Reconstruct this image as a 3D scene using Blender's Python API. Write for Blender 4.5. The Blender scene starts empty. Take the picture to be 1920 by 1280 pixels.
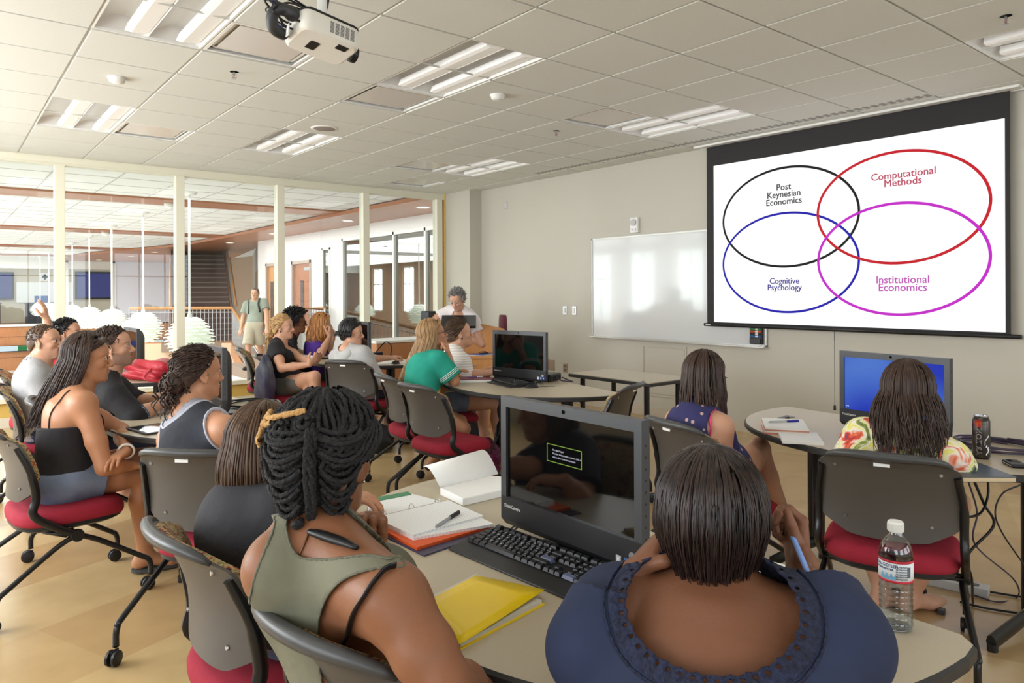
import bpy, bmesh, math, random
import numpy as np
from mathutils import Vector, Matrix, Quaternion
random.seed(7)
SC = bpy.context.scene
COL = SC.collection
PI = math.pi
H, F, YAW, HOR, ROLL = 1.4525, 1345.72, .6764, 546.1, .004
CEIL = H + 1.539
SN, CS = math.sin(YAW), math.cos(YAW)

def ray(x, y):
    a = x - 960; b = y - HOR
    a, b = a - ROLL * b, b + ROLL * a
    r = a / F
    return np.array([SN + r * CS, CS - r * SN, -b / F])
def D(x, y, d): return np.array([0, 0, H]) + ray(x, y) * d          # point at a distance along the sight line
def Z(x, y, z):
    r = ray(x, y); return np.array([0, 0, H]) + r * ((z - H) / r[2])
def onX(x, y, X):
    r = ray(x, y); return np.array([0, 0, H]) + r * (X / r[0])
def onY(x, y, Y):
    r = ray(x, y); return np.array([0, 0, H]) + r * (Y / r[1])

# ---------------------------------------------------------------- materials
def lin(c):
    return tuple(((v / 255) / 12.92 if v <= 10.3 else ((v / 255 + .055) / 1.055) ** 2.4) for v in c) + (1,)
MATS = {}
def mat(name, c, rough=.6, metal=0, spec=.5, var=0, vscale=8, bump=0, bscale=200, emit=0, stretch=None, trans=0, coat=0, sss=0, c2=None, ior=1.45):
    if name in MATS: return MATS[name]
    m = bpy.data.materials.new(name); m.use_nodes = True
    nt = m.node_tree; b = nt.nodes['Principled BSDF']
    b.inputs['Base Color'].default_value = lin(c)
    b.inputs['Roughness'].default_value = rough
    b.inputs['Metallic'].default_value = metal
    b.inputs['Specular IOR Level'].default_value = spec
    b.inputs['Transmission Weight'].default_value = trans
    b.inputs['Coat Weight'].default_value = coat
    b.inputs['IOR'].default_value = ior
    if sss:
        b.inputs['Subsurface Weight'].default_value = sss
        b.inputs['Subsurface Radius'].default_value = (.012, .005, .003)
        b.inputs['Subsurface Scale'].default_value = 1
    if emit:
        b.inputs['Emission Color'].default_value = lin(c); b.inputs['Emission Strength'].default_value = emit
    tc = None
    if var or bump or c2:
        tc = nt.nodes.new('ShaderNodeTexCoord'); mp = nt.nodes.new('ShaderNodeMapping')
        nt.links.new(tc.outputs['Object'], mp.inputs['Vector'])
        if stretch: mp.inputs['Scale'].default_value = stretch
    if var or c2:
        n = nt.nodes.new('ShaderNodeTexNoise'); n.inputs['Scale'].default_value = vscale; n.inputs['Detail'].default_value = 4
        nt.links.new(mp.outputs[0], n.inputs['Vector'])
        r = nt.nodes.new('ShaderNodeValToRGB')
        a = lin(c); k = lin(c2) if c2 else tuple(v * (1 - var) for v in a[:3]) + (1,)
        r.color_ramp.elements[0].color = k; r.color_ramp.elements[1].color = a
        r.color_ramp.elements[0].position = .3; r.color_ramp.elements[1].position = .7
        nt.links.new(n.outputs['Fac'], r.inputs[0]); nt.links.new(r.outputs[0], b.inputs['Base Color'])
    if bump:
        n = nt.nodes.new('ShaderNodeTexNoise'); n.inputs['Scale'].default_value = bscale; n.inputs['Detail'].default_value = 2
        nt.links.new(mp.outputs[0], n.inputs['Vector'])
        bp = nt.nodes.new('ShaderNodeBump'); bp.inputs['Strength'].default_value = bump; bp.inputs['Distance'].default_value = .01
        nt.links.new(n.outputs['Fac'], bp.inputs['Height']); nt.links.new(bp.outputs[0], b.inputs['Normal'])
    MATS[name] = m
    return m
def wood(name, c, c2, rot=(0, 0, 0), scale=(1, 1, 12)):
    m = mat(name, c, .38, c2=c2, vscale=3.5, stretch=scale, coat=.2)
    return m
def glass_mat(name, tint=(245, 250, 248), refl=.12):
    m = bpy.data.materials.new(name); m.use_nodes = True; nt = m.node_tree
    for n in list(nt.nodes): nt.nodes.remove(n)
    o = nt.nodes.new('ShaderNodeOutputMaterial'); mx = nt.nodes.new('ShaderNodeMixShader')
    t = nt.nodes.new('ShaderNodeBsdfTransparent'); g = nt.nodes.new('ShaderNodeBsdfGlossy')
    t.inputs[0].default_value = lin(tint); g.inputs['Roughness'].default_value = 0.01
    lw = nt.nodes.new('ShaderNodeLayerWeight'); lw.inputs['Blend'].default_value = .15
    ml = nt.nodes.new('ShaderNodeMath'); ml.operation = 'MULTIPLY_ADD'
    ml.inputs[1].default_value = .5; ml.inputs[2].default_value = refl
    nt.links.new(lw.outputs['Fresnel'], ml.inputs[0]); nt.links.new(ml.outputs[0], mx.inputs[0])
    nt.links.new(t.outputs[0], mx.inputs[1]); nt.links.new(g.outputs[0], mx.inputs[2]); nt.links.new(mx.outputs[0], o.inputs[0])
    MATS[name] = m
    return m

# ---------------------------------------------------------------- objects
def empty(name, loc=(0, 0, 0), rz=0, parent=None):
    o = bpy.data.objects.new(name, None); COL.objects.link(o)
    o.location = loc; o.rotation_euler = (0, 0, rz); o.empty_display_size = .1
    if parent: o.parent = parent
    return o
def tag(o, label=None, cat=None, group=None, kind=None):
    if label: o['label'] = label
    if cat: o['category'] = cat
    if group: o['group'] = group
    if kind: o['kind'] = kind
    return o
def thing(name, label, cat, loc=(0, 0, 0), rz=0, group=None):
    return tag(empty(name, loc, rz), label, cat, group)
def mk(name, bm, m, parent=None, smooth=False, loc=None, rot=None, bevel=0, auto=None):
    me = bpy.data.meshes.new(name)
    if isinstance(bm, bmesh.types.BMesh):
        bmesh.ops.recalc_face_normals(bm, faces=bm.faces)
        bm.to_mesh(me); bm.free()
    else:
        v, f = bm; me.from_pydata([tuple(x) for x in v], [], [tuple(x) for x in f])
    for k in (m if isinstance(m, (list, tuple)) else [m]): me.materials.append(k)
    o = bpy.data.objects.new(name, me); COL.objects.link(o)
    if smooth: me.polygons.foreach_set('use_smooth', [True] * len(me.polygons))
    if smooth and auto: me.set_sharp_from_angle(angle=auto)
    if parent: o.parent = parent
    if loc is not None: o.location = loc
    if rot is not None: o.rotation_euler = rot
    if bevel:
        b = o.modifiers.new('bevel', 'BEVEL'); b.width = bevel; b.segments = 2; b.limit_method = 'ANGLE'; b.angle_limit = .6
    return o
def struct(name, bm, m, parent=None, **k):
    o = mk(name, bm, m, parent, **k)
    if not parent: o['kind'] = 'structure'
    return o
def kids(o): return [c for c in bpy.data.objects if c.parent == o]
CH = {}
def dup(root, loc, rz, label=None, group=None, cat=None):
    if root.name not in CH:
        CH[root.name] = [(c, kids(c)) for c in kids(root)]
    r = root.copy(); COL.objects.link(r); r.location = loc; r.rotation_euler = (0, 0, rz)
    if label: r['label'] = label
    if group: r['group'] = group
    if cat: r['category'] = cat
    for c, gs in CH[root.name]:
        k = c.copy(); COL.objects.link(k); k.parent = r
        for g in gs:
            q = g.copy(); COL.objects.link(q); q.parent = k
    return r

# ---------------------------------------------------------------- mesh makers
def B(): return bmesh.new()
def box(bm, c, s, mi=0, rz=0):
    r = bmesh.ops.create_cube(bm, size=1)
    M = Matrix.Translation(c) @ Matrix.Rotation(rz, 4, 'Z') @ Matrix.Diagonal((s[0], s[1], s[2], 1))
    bmesh.ops.transform(bm, matrix=M, verts=r['verts'])
    if mi:
        for f in {f for v in r['verts'] for f in v.link_faces}: f.material_index = mi
    return r['verts']
def b2(bm, lo, hi, mi=0):
    return box(bm, [(a + b) / 2 for a, b in zip(lo, hi)], [abs(b - a) for a, b in zip(lo, hi)], mi)
def frame_of(d, up=(0, 0, 1)):
    d = Vector(d).normalized(); u = Vector(up)
    if abs(d.dot(u)) > .98: u = Vector((1, 0, 0))
    s = d.cross(u).normalized(); return s, s.cross(d).normalized()
def tube(bm, pts, r, n=8, caps=True, mi=0, flat=1, up=(0, 0, 1)):
    pts = [Vector(p) for p in pts]; L = len(pts)
    rr = [r] * L if not hasattr(r, '__len__') else r
    rings = []; s = None
    for i, p in enumerate(pts):
        d = (pts[min(i + 1, L - 1)] - pts[max(i - 1, 0)])
        if d.length < 1e-9: d = Vector((0, 0, 1))
        d.normalize()
        if s is None: s, u = frame_of(d, up)
        else:
            s = (s - d * s.dot(d))
            if s.length < 1e-6: s, u = frame_of(d, up)
            s.normalize(); u = s.cross(d)
        rings.append([bm.verts.new(p + s * math.cos(2 * PI * k / n) * rr[i] + u * math.sin(2 * PI * k / n) * rr[i] * flat) for k in range(n)])
    fs = []
    for a, b in zip(rings, rings[1:]):
        for k in range(n): fs.append(bm.faces.new((a[k], a[(k + 1) % n], b[(k + 1) % n], b[k])))
    if caps:
        fs.append(bm.faces.new(rings[0][::-1])); fs.append(bm.faces.new(rings[-1]))
    if mi:
        for f in fs: f.material_index = mi
    return fs
def curve(pts, n=6):
    """Catmull-Rom through pts"""
    P = [np.array(p, float) for p in pts]; P = [2 * P[0] - P[1]] + P + [2 * P[-1] - P[-2]]; out = []
    for i in range(1, len(P) - 2):
        for k in range(n):
            t = k / n; a, b, c, d = P[i - 1:i + 3]
            out.append(.5 * (2 * b + (c - a) * t + (2 * a - 5 * b + 4 * c - d) * t * t + (3 * b - a - 3 * c + d) * t ** 3))
    out.append(P[-2]); return out
def lathe(bm, prof, n=24, c=(0, 0, 0), mi=0):
    rings = []
    for r, z in prof:
        rings.append([bm.verts.new((c[0] + r * math.cos(2 * PI * k / n), c[1] + r * math.sin(2 * PI * k / n), c[2] + z)) for k in range(n)])
    for a, b in zip(rings, rings[1:]):
        for k in range(n):
            f = bm.faces.new((a[k], a[(k + 1) % n], b[(k + 1) % n], b[k])); f.material_index = mi
    for rg in (rings[0], rings[-1]):
        try: bm.faces.new(rg).material_index = mi
        except ValueError: pass
def prism(bm, poly, z0, z1, mi=0, mtop=None):
    a = [bm.verts.new((p[0], p[1], z0)) for p in poly]; b = [bm.verts.new((p[0], p[1], z1)) for p in poly]
    n = len(poly)
    fs = [bm.faces.new((a[k], a[(k + 1) % n], b[(k + 1) % n], b[k])) for k in range(n)]
    t = bm.faces.new(b); u = bm.faces.new(a[::-1])
    for f in fs + [t, u]: f.material_index = mi
    if mtop is not None: t.material_index = mtop
    return fs
def sheet(bm, P, mi=0):
    """P[i][j] grid of points"""
    V = [[bm.verts.new(tuple(p)) for p in r] for r in P]
    for i in range(len(V) - 1):
        for j in range(len(V[0]) - 1):
            bm.faces.new((V[i][j], V[i + 1][j], V[i + 1][j + 1], V[i][j + 1])).material_index = mi
def text(bm, s, size, M, mi=0, align='CENTER', depth=.0004, bold=0):
    cu = bpy.data.curves.new('txt', 'FONT'); cu.body = s; cu.size = size; cu.align_x = align; cu.align_y = 'CENTER'
    cu.extrude = depth; cu.offset = bold; cu.resolution_u = 3
    o = bpy.data.objects.new('txt', cu); COL.objects.link(o)
    bpy.context.view_layer.update()
    me = bpy.data.meshes.new_from_object(o.evaluated_get(bpy.context.evaluated_depsgraph_get()))
    me.transform(M); n0 = len(bm.faces); bm.from_mesh(me); bm.faces.ensure_lookup_table()
    for f in bm.faces[n0:]: f.material_index = mi
    bpy.data.objects.remove(o); bpy.data.meshes.remove(me); bpy.data.curves.remove(cu)
def basis(x, y, z, o=(0, 0, 0)):
    M = Matrix.Identity(4)
    for i in range(3): M[i][0] = x[i]; M[i][1] = y[i]; M[i][2] = z[i]; M[i][3] = o[i]
    return M
# ================================================================ camera
cam = bpy.data.cameras.new('camera'); co = bpy.data.objects.new('camera', cam); COL.objects.link(co)
cam.sensor_width = 36; cam.lens = F / 1920 * 36; cam.shift_y = -(640 - HOR) / 1920; cam.clip_start = .05
fw = Vector((SN, CS, 0)); rt = Vector((CS, -SN, 0)); up = Vector((0, 0, 1))
cr, sr = math.cos(ROLL), math.sin(ROLL)
rx = rt * cr - up * sr; ux = up * cr + rt * sr
co.matrix_world = basis(rx, ux, -fw, (0, 0, H))
SC.camera = co
SC.view_settings.view_transform = 'Standard'; SC.view_settings.look = 'None'; SC.view_settings.gamma = 1
SC.view_settings.exposure = -.13; SC.view_settings.use_curve_mapping = False
SC.cycles.use_denoising = True; SC.cycles.max_bounces = 7; SC.cycles.diffuse_bounces = 4; SC.cycles.transparent_max_bounces = 12
SC.cycles.caustics_reflective = False; SC.cycles.caustics_refractive = False; SC.cycles.sample_clamp_indirect = 4

# ================================================================ materials
WALLM = mat('wall_paint', (191, 186, 173), .6, bump=.03, bscale=300)
WHITEP = mat('white_paint', (226, 223, 216), .5)
CREAM = mat('mullion_paint', (226, 222, 202), .45)
YELL = mat('ochre_paint', (206, 172, 92), .55)
BLACK = mat('black_plastic', (22, 22, 24), .4)
DGREY = mat('dark_grey_plastic', (52, 52, 54), .45, bump=.05, bscale=500)
MGREY = mat('grey_plastic', (120, 119, 118), .5)
LGREY = mat('light_grey_plastic', (190, 189, 186), .5)
WPLAS = mat('white_plastic', (232, 231, 226), .35)
STEEL = mat('brushed_steel', (180, 180, 182), .3, metal=1)
CHROME = mat('chrome', (220, 220, 220), .12, metal=1)
PAPER = mat('white_paper', (238, 238, 236), .7)
WOODM = wood('maple_wood', (206, 150, 92), (192, 134, 78), scale=(14, 14, 1))
WOODB = wood('cherry_wood', (172, 112, 76), (158, 98, 64), scale=(1, 8, 8))
WOODP = wood('wood_panelling', (186, 128, 84), (172, 114, 72), scale=(10, 10, 1))
TILE = mat('ceiling_tile', (217, 217, 209), .85, bump=.12, bscale=260, var=.03, vscale=60)
GRID = mat('ceiling_grid', (196, 195, 188), .5)
GLASS = glass_mat('clear_glass', refl=.03)
GLASSR = glass_mat('office_glass', tint=(225, 228, 224), refl=.30)

# floor: wide vinyl planks in several tans, glossy
FLOOR = bpy.data.materials.new('vinyl_floor'); FLOOR.use_nodes = True
nt = FLOOR.node_tree; bs = nt.nodes['Principled BSDF']; bs.inputs['Roughness'].default_value = .26; bs.inputs['Specular IOR Level'].default_value = .45
tc = nt.nodes.new('ShaderNodeTexCoord'); mp = nt.nodes.new('ShaderNodeMapping'); mp.inputs['Rotation'].default_value = (0, 0, math.radians(-22))
br = nt.nodes.new('ShaderNodeTexBrick'); br.inputs['Scale'].default_value = 1; br.inputs['Brick Width'].default_value = 1.7; br.inputs['Row Height'].default_value = .55
br.inputs['Mortar Size'].default_value = .0; br.offset = .37
br.inputs['Color1'].default_value = lin((202, 174, 126)); br.inputs['Color2'].default_value = lin((176, 139, 95)); br.inputs['Bias'].default_value = -.2
no = nt.nodes.new('ShaderNodeTexNoise'); no.inputs['Scale'].default_value = 5; no.inputs['Detail'].default_value = 6
mx = nt.nodes.new('ShaderNodeMix'); mx.data_type = 'RGBA'; mx.blend_type = 'MULTIPLY'; mx.inputs[0].default_value = .35
rp = nt.nodes.new('ShaderNodeValToRGB'); rp.color_ramp.elements[0].color = (.62, .58, .52, 1); rp.color_ramp.elements[0].position = .3; rp.color_ramp.elements[1].position = .7
nt.links.new(tc.outputs['Object'], mp.inputs[0]); nt.links.new(mp.outputs[0], br.inputs['Vector']); nt.links.new(mp.outputs[0], no.inputs['Vector'])
nt.links.new(no.outputs['Fac'], rp.inputs[0]); nt.links.new(br.outputs['Color'], mx.inputs[6]); nt.links.new(rp.outputs[0], mx.inputs[7]); nt.links.new(mx.outputs[2], bs.inputs['Base Color'])

# ================================================================ room shell
XL, XR, YB, YG = -2.3, 6.475, -3.2, 9.47
bm = B(); b2(bm, (XL, YB, -.12), (XR, YG + .15, 0)); struct('floor', bm, FLOOR)
# ceiling: tiles with bevelled edges between grid bars; cells taken by lights and vents stay open
X0, Y0, T = .7021, 4.769, .61
LIGHTS = [(0, -2), (0, 3), (3, 3), (3, -2), (7, -2), (7, 3), (7, -7), (0, -7), (3, -7)]
VENTS = [(1, -1), (1, 4), (3, 0), (6, -1), (6, 4), (7, 6)]
taken = {(i, j + k) for i, j in LIGHTS for k in (0, 1)} | set(VENTS)
bm = B()
for i in range(-5, 10):
    for j in range(-14, 8):
        if (i, j) in taken: continue
        a, b = max(X0 + i * T, XL), min(X0 + (i + 1) * T, XR); c, d = max(Y0 + j * T, YB), min(Y0 + (j + 1) * T, YG)
        if b - a < .05 or d - c < .03: continue
        w, e = .0088, .0105; zz = CEIL - .008
        q = [(a + w, c + w), (b - w, c + w), (b - w, d - w), (a + w, d - w)]; p = [(a + e, c + e), (b - e, c + e), (b - e, d - e), (a + e, d - e)]
        lo = [bm.verts.new((x, y, zz)) for x, y in p]; hi = [bm.verts.new((x, y, CEIL + .012)) for x, y in q]
        bm.faces.new(lo)
        for k in range(4): bm.faces.new((hi[k], hi[(k + 1) % 4], lo[(k + 1) % 4], lo[k]))
n = len(bm.faces)
for i in range(-5, 11):
    x = X0 + i * T
    if XL < x < XR: box(bm, (x, (YB + YG) / 2, CEIL + .006), (.018, YG - YB, .008), 1)
for j in range(-14, 9):
    y = Y0 + j * T
    if YB < y < YG: box(bm, ((XL + XR) / 2, y, CEIL + .0062), (XR - XL, .016, .008), 1)
ob = struct('ceiling', bm, [TILE, GRID])
bm = B(); b2(bm, (XL, YB, CEIL + .2), (XR + .3, YG + .3, CEIL + .26)); struct('ceiling_deck', bm, mat('plenum', (120, 118, 112), .8))
# walls
bm = B(); b2(bm, (XR, YB, 0), (XR + .15, YG + .1, CEIL + .2)); struct('wall_screen', bm, WALLM)
bm = B(); b2(bm, (6.255, 8.80, 0), (XR, YG, CEIL)); struct('trim_1', bm, WALLM)
bm = B(); b2(bm, (6.24, YG - .02, .0), (6.34, YG + .12, CEIL)); struct('trim_2', bm, YELL)
BASE = mat('baseboard_vinyl', (196, 186, 168), .5)
bm = B(); b2(bm, (XR - .012, YB, 0), (XR, 8.8, .1)); b2(bm, (6.243, 8.79, 0), (6.255, YG, .1)); struct('baseboard_screen', bm, BASE)
# side walls behind and left of the camera, with window openings
def wall_holes(name, m, axis, at, th, lo, hi, holes, z1=CEIL + .2):
    bm = B(); x = lo
    def seg(a, b, z0, zt):
        if b - a < 1e-4 or zt - z0 < 1e-4: return
        if axis == 'y': b2(bm, (a, at - th, z0), (b, at, zt))
        else: b2(bm, (at - th, a, z0), (at, b, zt))
    for a, b, z0, zt in holes:
        seg(x, a, -0.0, z1); seg(a, b, 0, z0); seg(a, b, zt, z1); x = b
    seg(x, hi, 0, z1)
    return struct(name, bm, m)
wall_holes('wall_back', WALLM, 'y', YB, .15, XL, XR, [(-1.4, .6, .8, 2.6), (1.2, 3.2, .8, 2.6), (3.8, 5.8, .8, 2.6)])
wall_holes('wall_left', WALLM, 'x', XL, .15, YB, YG, [(-2.4, -.2, .8, 2.6), (.6, 2.8, .8, 2.6), (3.6, 5.8, .8, 2.6), (6.4, 8.6, .8, 2.6)])
wn = 0
def win_frame(cx, cy, z0, z1, w, axis, m=CREAM, rows=2, cols=3, th=.05, glass=True):
    global wn
    wn += 1
    bm = B(); g = B()
    def bb(a, b, lo, hi, dd=.06):
        if axis == 'y': b2(bm, (a, cy - dd / 2, lo), (b, cy + dd / 2, hi))
        else: b2(bm, (cx - dd / 2, a, lo), (cx + dd / 2, b, hi))
    c = cx if axis == 'y' else cy
    bb(c - w / 2, c + w / 2, z0, z0 + th); bb(c - w / 2, c + w / 2, z1 - th, z1)
    bb(c - w / 2, c - w / 2 + th, z0, z1); bb(c + w / 2 - th, c + w / 2, z0, z1)
    for k in range(1, cols): x = c - w / 2 + w * k / cols; bb(x - th / 3, x + th / 3, z0, z1, .05)
    for k in range(1, rows): z = z0 + (z1 - z0) * (.62 if rows == 2 else k / rows); bb(c - w / 2, c + w / 2, z - th / 3, z + th / 3, .05)
    o = struct('window_%d' % wn, bm, m)
    return o
for c in (-.4, 2.2, 4.8): win_frame(c, YB - .08, .8, 2.6, 2, 'y')
for c in (-1.3, 1.7, 4.7, 7.5): win_frame(XL - .08, c, .8, 2.6, 2.2, 'x')

# glazed partition to the atrium
HD, SL = H + 1.452, .315
bm = B(); b2(bm, (XL, YG, HD), (6.25, YG + .12, CEIL + .02)); b2(bm, (XL, YG - .01, HD - .012), (6.25, YG + .13, HD)); struct('trim_3', bm, CREAM)
bm = B(); b2(bm, (XL, YG + .02, 0), (6.25, YG + .12, SL - .04)); struct('wall_glazed', bm, YELL)
bm = B(); b2(bm, (XL, YG - .03, SL - .05), (6.25, YG + .14, SL)); struct('trim_4', bm, CREAM)
bm = B(); b2(bm, (XL, YG, 0), (6.25, YG + .02, .105)); struct('baseboard_glazed', bm, mat('pale_vinyl', (214, 208, 190), .5))
ms = [XL + .05] + [1.09 + 1.266 * k for k in range(-2, 5)] 
for k, x in enumerate(ms):
    bm = B(); b2(bm, (x - .05, YG - .005, SL), (x + .05, YG + .125, HD)); struct('trim_%d' % (5 + k), bm, CREAM, bevel=.004)
for k, (a, b) in enumerate(zip(ms, ms[1:])):
    wn += 1
    bm = B(); b2(bm, (a + .05, YG + .055, SL), (b - .05, YG + .063, HD)); struct('window_%d' % wn, bm, GLASS)

# ================================================================ ceiling fittings
LENS = mat('lamp_lens', (250, 249, 246), .4, emit=.10)
BAFF = mat('troffer_reflector', (220, 219, 216), .35)
def troffer():
    t = empty('ceiling_light')
    bm = B(); w, l = T - .02, 2 * T - .02; s = .0
    # two curved white reflector bays
    for c in (-w / 4, w / 4):
        P = []
        for k in range(9):
            u = k / 8; P.append([(c - w / 4 + w / 2 * u, y, .01 + .085 * math.sin(PI * u) ** .7) for y in (-l / 2 + .04, l / 2 - .04)])
        sheet(bm, P)
        for y, sg in ((-l / 2, 1), (l / 2, -1)):
            P = []
            for k in range(9):
                u = k / 8; x = c - w / 4 + w / 2 * u; P.append([(x, y, .004), (x, y + sg * .045, .01 + .085 * math.sin(PI * u) ** .7)])
            sheet(bm, P)
    mk('reflector', bm, BAFF, t, smooth=True)
    bm = B(); f = .012
    for sx in (-1, 1): box(bm, (sx * (w / 2 + .001), 0, .006), (f, l, .02))
    for sy in (-1, 1): box(bm, (0, sy * (l / 2 + .001), .006), (w, f, .02))
    mk('frame', bm, WPLAS, t)
    for c in (-w / 4 + .075, w / 4 + .062):     # slanted lamp shields, each with its lit lens
        bm = B(); q = []
        for y in (-l / 2 + .05, l / 2 - .05):
            q.append([(c - .066, y, .004), (c - .03, y, -.001), (c + .062, y, .012), (c + .066, y, .05), (c - .05, y, .05)])
        a = [bm.verts.new(p) for p in q[0]]; b = [bm.verts.new(p) for p in q[1]]
        for k in range(5): bm.faces.new((a[k], a[(k + 1) % 5], b[(k + 1) % 5], b[k]))
        bm.faces.new(a); bm.faces.new(b)
        mk('lens', bm, LENS, t)
    return t
tr = troffer()
LB = ['cut off at the top left, beside the projector', 'lowest on the left, above the leftmost glass panes', 'in mid ceiling just below the round speaker grille', 'behind the projector, beside the vent with cross-shaped reflections',
      'beside the beige square vent in front of the screen', 'nearest the corner pilaster, beside two square vents', 'at the top right corner above the screen', 'behind the camera on the window side', 'behind the camera in mid ceiling']
for k, (i, j) in enumerate(LIGHTS[:7]):
    lo = (X0 + (i + .5) * T, Y0 + (j + 1) * T, CEIL); lb = 'white two-lamp recessed ceiling light ' + LB[k]
    if k == 0: o = tr; o.location = lo; tag(o, lb, 'ceiling light', 'recessed ceiling lights')
    else: dup(tr, lo, 0, lb)
bm = B()
for i, j in LIGHTS[7:]: b2(bm, (X0 + i * T, Y0 + j * T, CEIL), (X0 + (i + 1) * T, Y0 + (j + 2) * T, CEIL + .01))
struct('ceiling_blank', bm, TILE)
PLQ = mat('vent_plaque', (206, 198, 190), .2, spec=.6)
def vent():
    t = empty('ceiling_vent'); bm = B(); w = T / 2 - .008
    for k in range(3):
        a, b = w - k * .03, w - .02 - k * .03; z = k * .018
        for sx, sy in ((1, 0), (-1, 0), (0, 1), (0, -1)):
            c = ((a + b) / 2 * sx, (a + b) / 2 * sy, z); s = (a - b, 2 * a, .006) if sx else (2 * a, a - b, .006)
            box(bm, c, s)
    box(bm, (0, 0, .09), (2 * w, 2 * w, .004))
    for sx in (-1, 1): box(bm, (sx * w, 0, .045), (.004, 2 * w, .09)); box(bm, (0, sx * w, .045), (2 * w, .004, .09))
    mk('frame', bm, WPLAS, t)
    bm = B(); box(bm, (0, 0, .012), (2 * w - .13, 2 * w - .13, .008)); mk('plaque', bm, PLQ, t, bevel=.003)
    return t
vt = vent()
VL = ['beside the projector, left of it', 'at the left, right of the lowest left light', 'with cross-shaped reflections below the light behind the projector', 'in front of the screen, left of the light there', 'high right of the glass wall, the larger of two seen edge-on', 'nearest the glass wall, small and seen edge-on']
for k, (i, j) in enumerate(VENTS):
    lo = (X0 + (i + .5) * T, Y0 + (j + .5) * T, CEIL); lb = 'square ceiling air vent ' + VL[k]
    if k == 0: vt.location = lo; tag(vt, lb, 'ceiling vent', 'square air vents')
    else: dup(vt, lo, 0, lb)
# slot diffuser, screen housing
t = thing('slot_diffuser', 'long narrow slotted air diffuser in the ceiling along the screen wall', 'air diffuser', (6.1, 4.7, CEIL))
bm = B(); b2(bm, (-.07, -2.4, -.004), (.07, 2.4, .004)); mk('frame', bm, WPLAS, t)
bm = B(); P = [(-.012, -2.36)]; Q = []
for k in range(70):
    y = -2.36 + k * .0682; P += [(-.005, y), (-.045, y), (-.045, y + .036), (-.005, y + .036)]; Q += [(.005, y), (.045, y), (.045, y + .036), (.005, y + .036)]
prism(bm, P[1:] + Q[::-1], -.010, -.004)
mk('slots', bm, mat('slot_grey', (150, 148, 142), .6), t)
# speakers, smoke detectors, sprinklers
t = thing('ceiling_speaker', 'round grey ceiling speaker grille in mid ceiling', 'speaker', (2.84, 6.33, CEIL - .004))
bm = B(); lathe(bm, [(0, -.012), (.1, -.010), (.112, -.008)], 32); mk('grille', bm, mat('speaker_mesh', (150, 140, 130), .7, bump=.4, bscale=400), t, smooth=True)
bm = B(); lathe(bm, [(.11, -.010), (.125, -.006), (.125, .002)], 32); mk('ring', bm, WPLAS, t, smooth=True)
def disc(nm, lb, cat, x, y, prof, m, group):
    bm = B(); lathe(bm, prof, 24); o = mk(nm, bm, m, None, True, (x, y, CEIL - .004)); tag(o, lb, cat, group); return o
SM = [(0, -.045), (.03, -.045), (.05, -.035), (.052, -.015), (.06, -.012), (.06, 0)]
disc('smoke_detector', 'small round white smoke detector on the ceiling at left', 'smoke detector', 1.01, 5.74, SM, WPLAS, 'smoke detectors')
disc('smoke_detector', 'small round white smoke detector on the ceiling right of the projector', 'smoke detector', 3.42, 4.43, SM, WPLAS, 'smoke detectors')
for x, y, lb in ((1.62, 5.09, 'left of the projector cables'), (4.63, 5.08, 'just left of the long slotted diffuser'), (4.68, 1.40, 'at the top right of the photo')):
    t = thing('sprinkler', 'small ceiling fire sprinkler head ' + lb, 'sprinkler', (x, y, CEIL - .004), 0, 'ceiling sprinklers')
    bm = B(); lathe(bm, [(.0, -.004), (.03, -.004), (.036, 0)], 20); mk('plate', bm, WPLAS, t, True)
    bm = B(); tube(bm, [(0, 0, 0), (0, 0, -.03)], .008); tube(bm, [(-.012, 0, -.02), (-.014, 0, -.04), (0, 0, -.05), (.014, 0, -.04), (.012, 0, -.02)], .003)
    lathe(bm, [(0, -.052), (.016, -.052), (.016, -.049), (0, -.049)], 12); mk('nozzle', bm, STEEL, t)
    bm = B(); tube(bm, [(0, 0, -.03), (0, 0, -.048)], .003); mk('bulb', bm, mat('red_liquid', (200, 40, 40), .2), t)

# ================================================================ projector
t = thing('projector', 'white ceiling-hung projector with black cables and pole mount', 'projector', (1.40, 3.14, 2.62), math.radians(4))
bm = B(); r = .05; w, l, h = .17, .125, .06
poly = []
for cx, cy, a0 in ((w - r, l - r, 0), (-w + r, l - r, 90), (-w + r, -l + r, 180), (w - r, -l + r, 270)):
    for k in range(6): a = math.radians(a0 + 18 * k); poly.append((cx + r * math.cos(a), cy + r * math.sin(a)))
def shrink(p, f): return [(x * f, y * f) for x, y in p]
rings = [(shrink(poly, .9), -h), (shrink(poly, .97), -h + .008), (poly, -h + .025), (poly, h - .015), (shrink(poly, .97), h - .005)]
V = [[bm.verts.new((x, y, z)) for x, y in p] for p, z in rings]
for a, b in zip(V, V[1:]):
    for k in range(len(a)): bm.faces.new((a[k], a[(k + 1) % len(a)], b[(k + 1) % len(a)], b[k]))
bm.faces.new(V[0][::-1]); bm.faces.new(V[-1])
body = mk('body', bm, mat('projector_white', (226, 222, 212), .4), t, True, auto=.5)
bm = B(); prism(bm, shrink(poly, .985), h - .008, h + .006); mk('top_cover', bm, BLACK, t)
bm = B()
for q in range(5):
    for k in range(9): box(bm, (-.01 + q * .03, -l - .0005, h - .03 - k * .0075), (.022, .003, .004))
mk('grille', bm, MGREY, t)
for c_, s_ in (((-.05, .01, -h - .001), (.05, .08, .004)), ((.08, -.07, -h - .001), (.06, .045, .004))): bm = B(); box(bm, c_, s_); mk('foot_recess', bm, BLACK, t)
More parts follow.
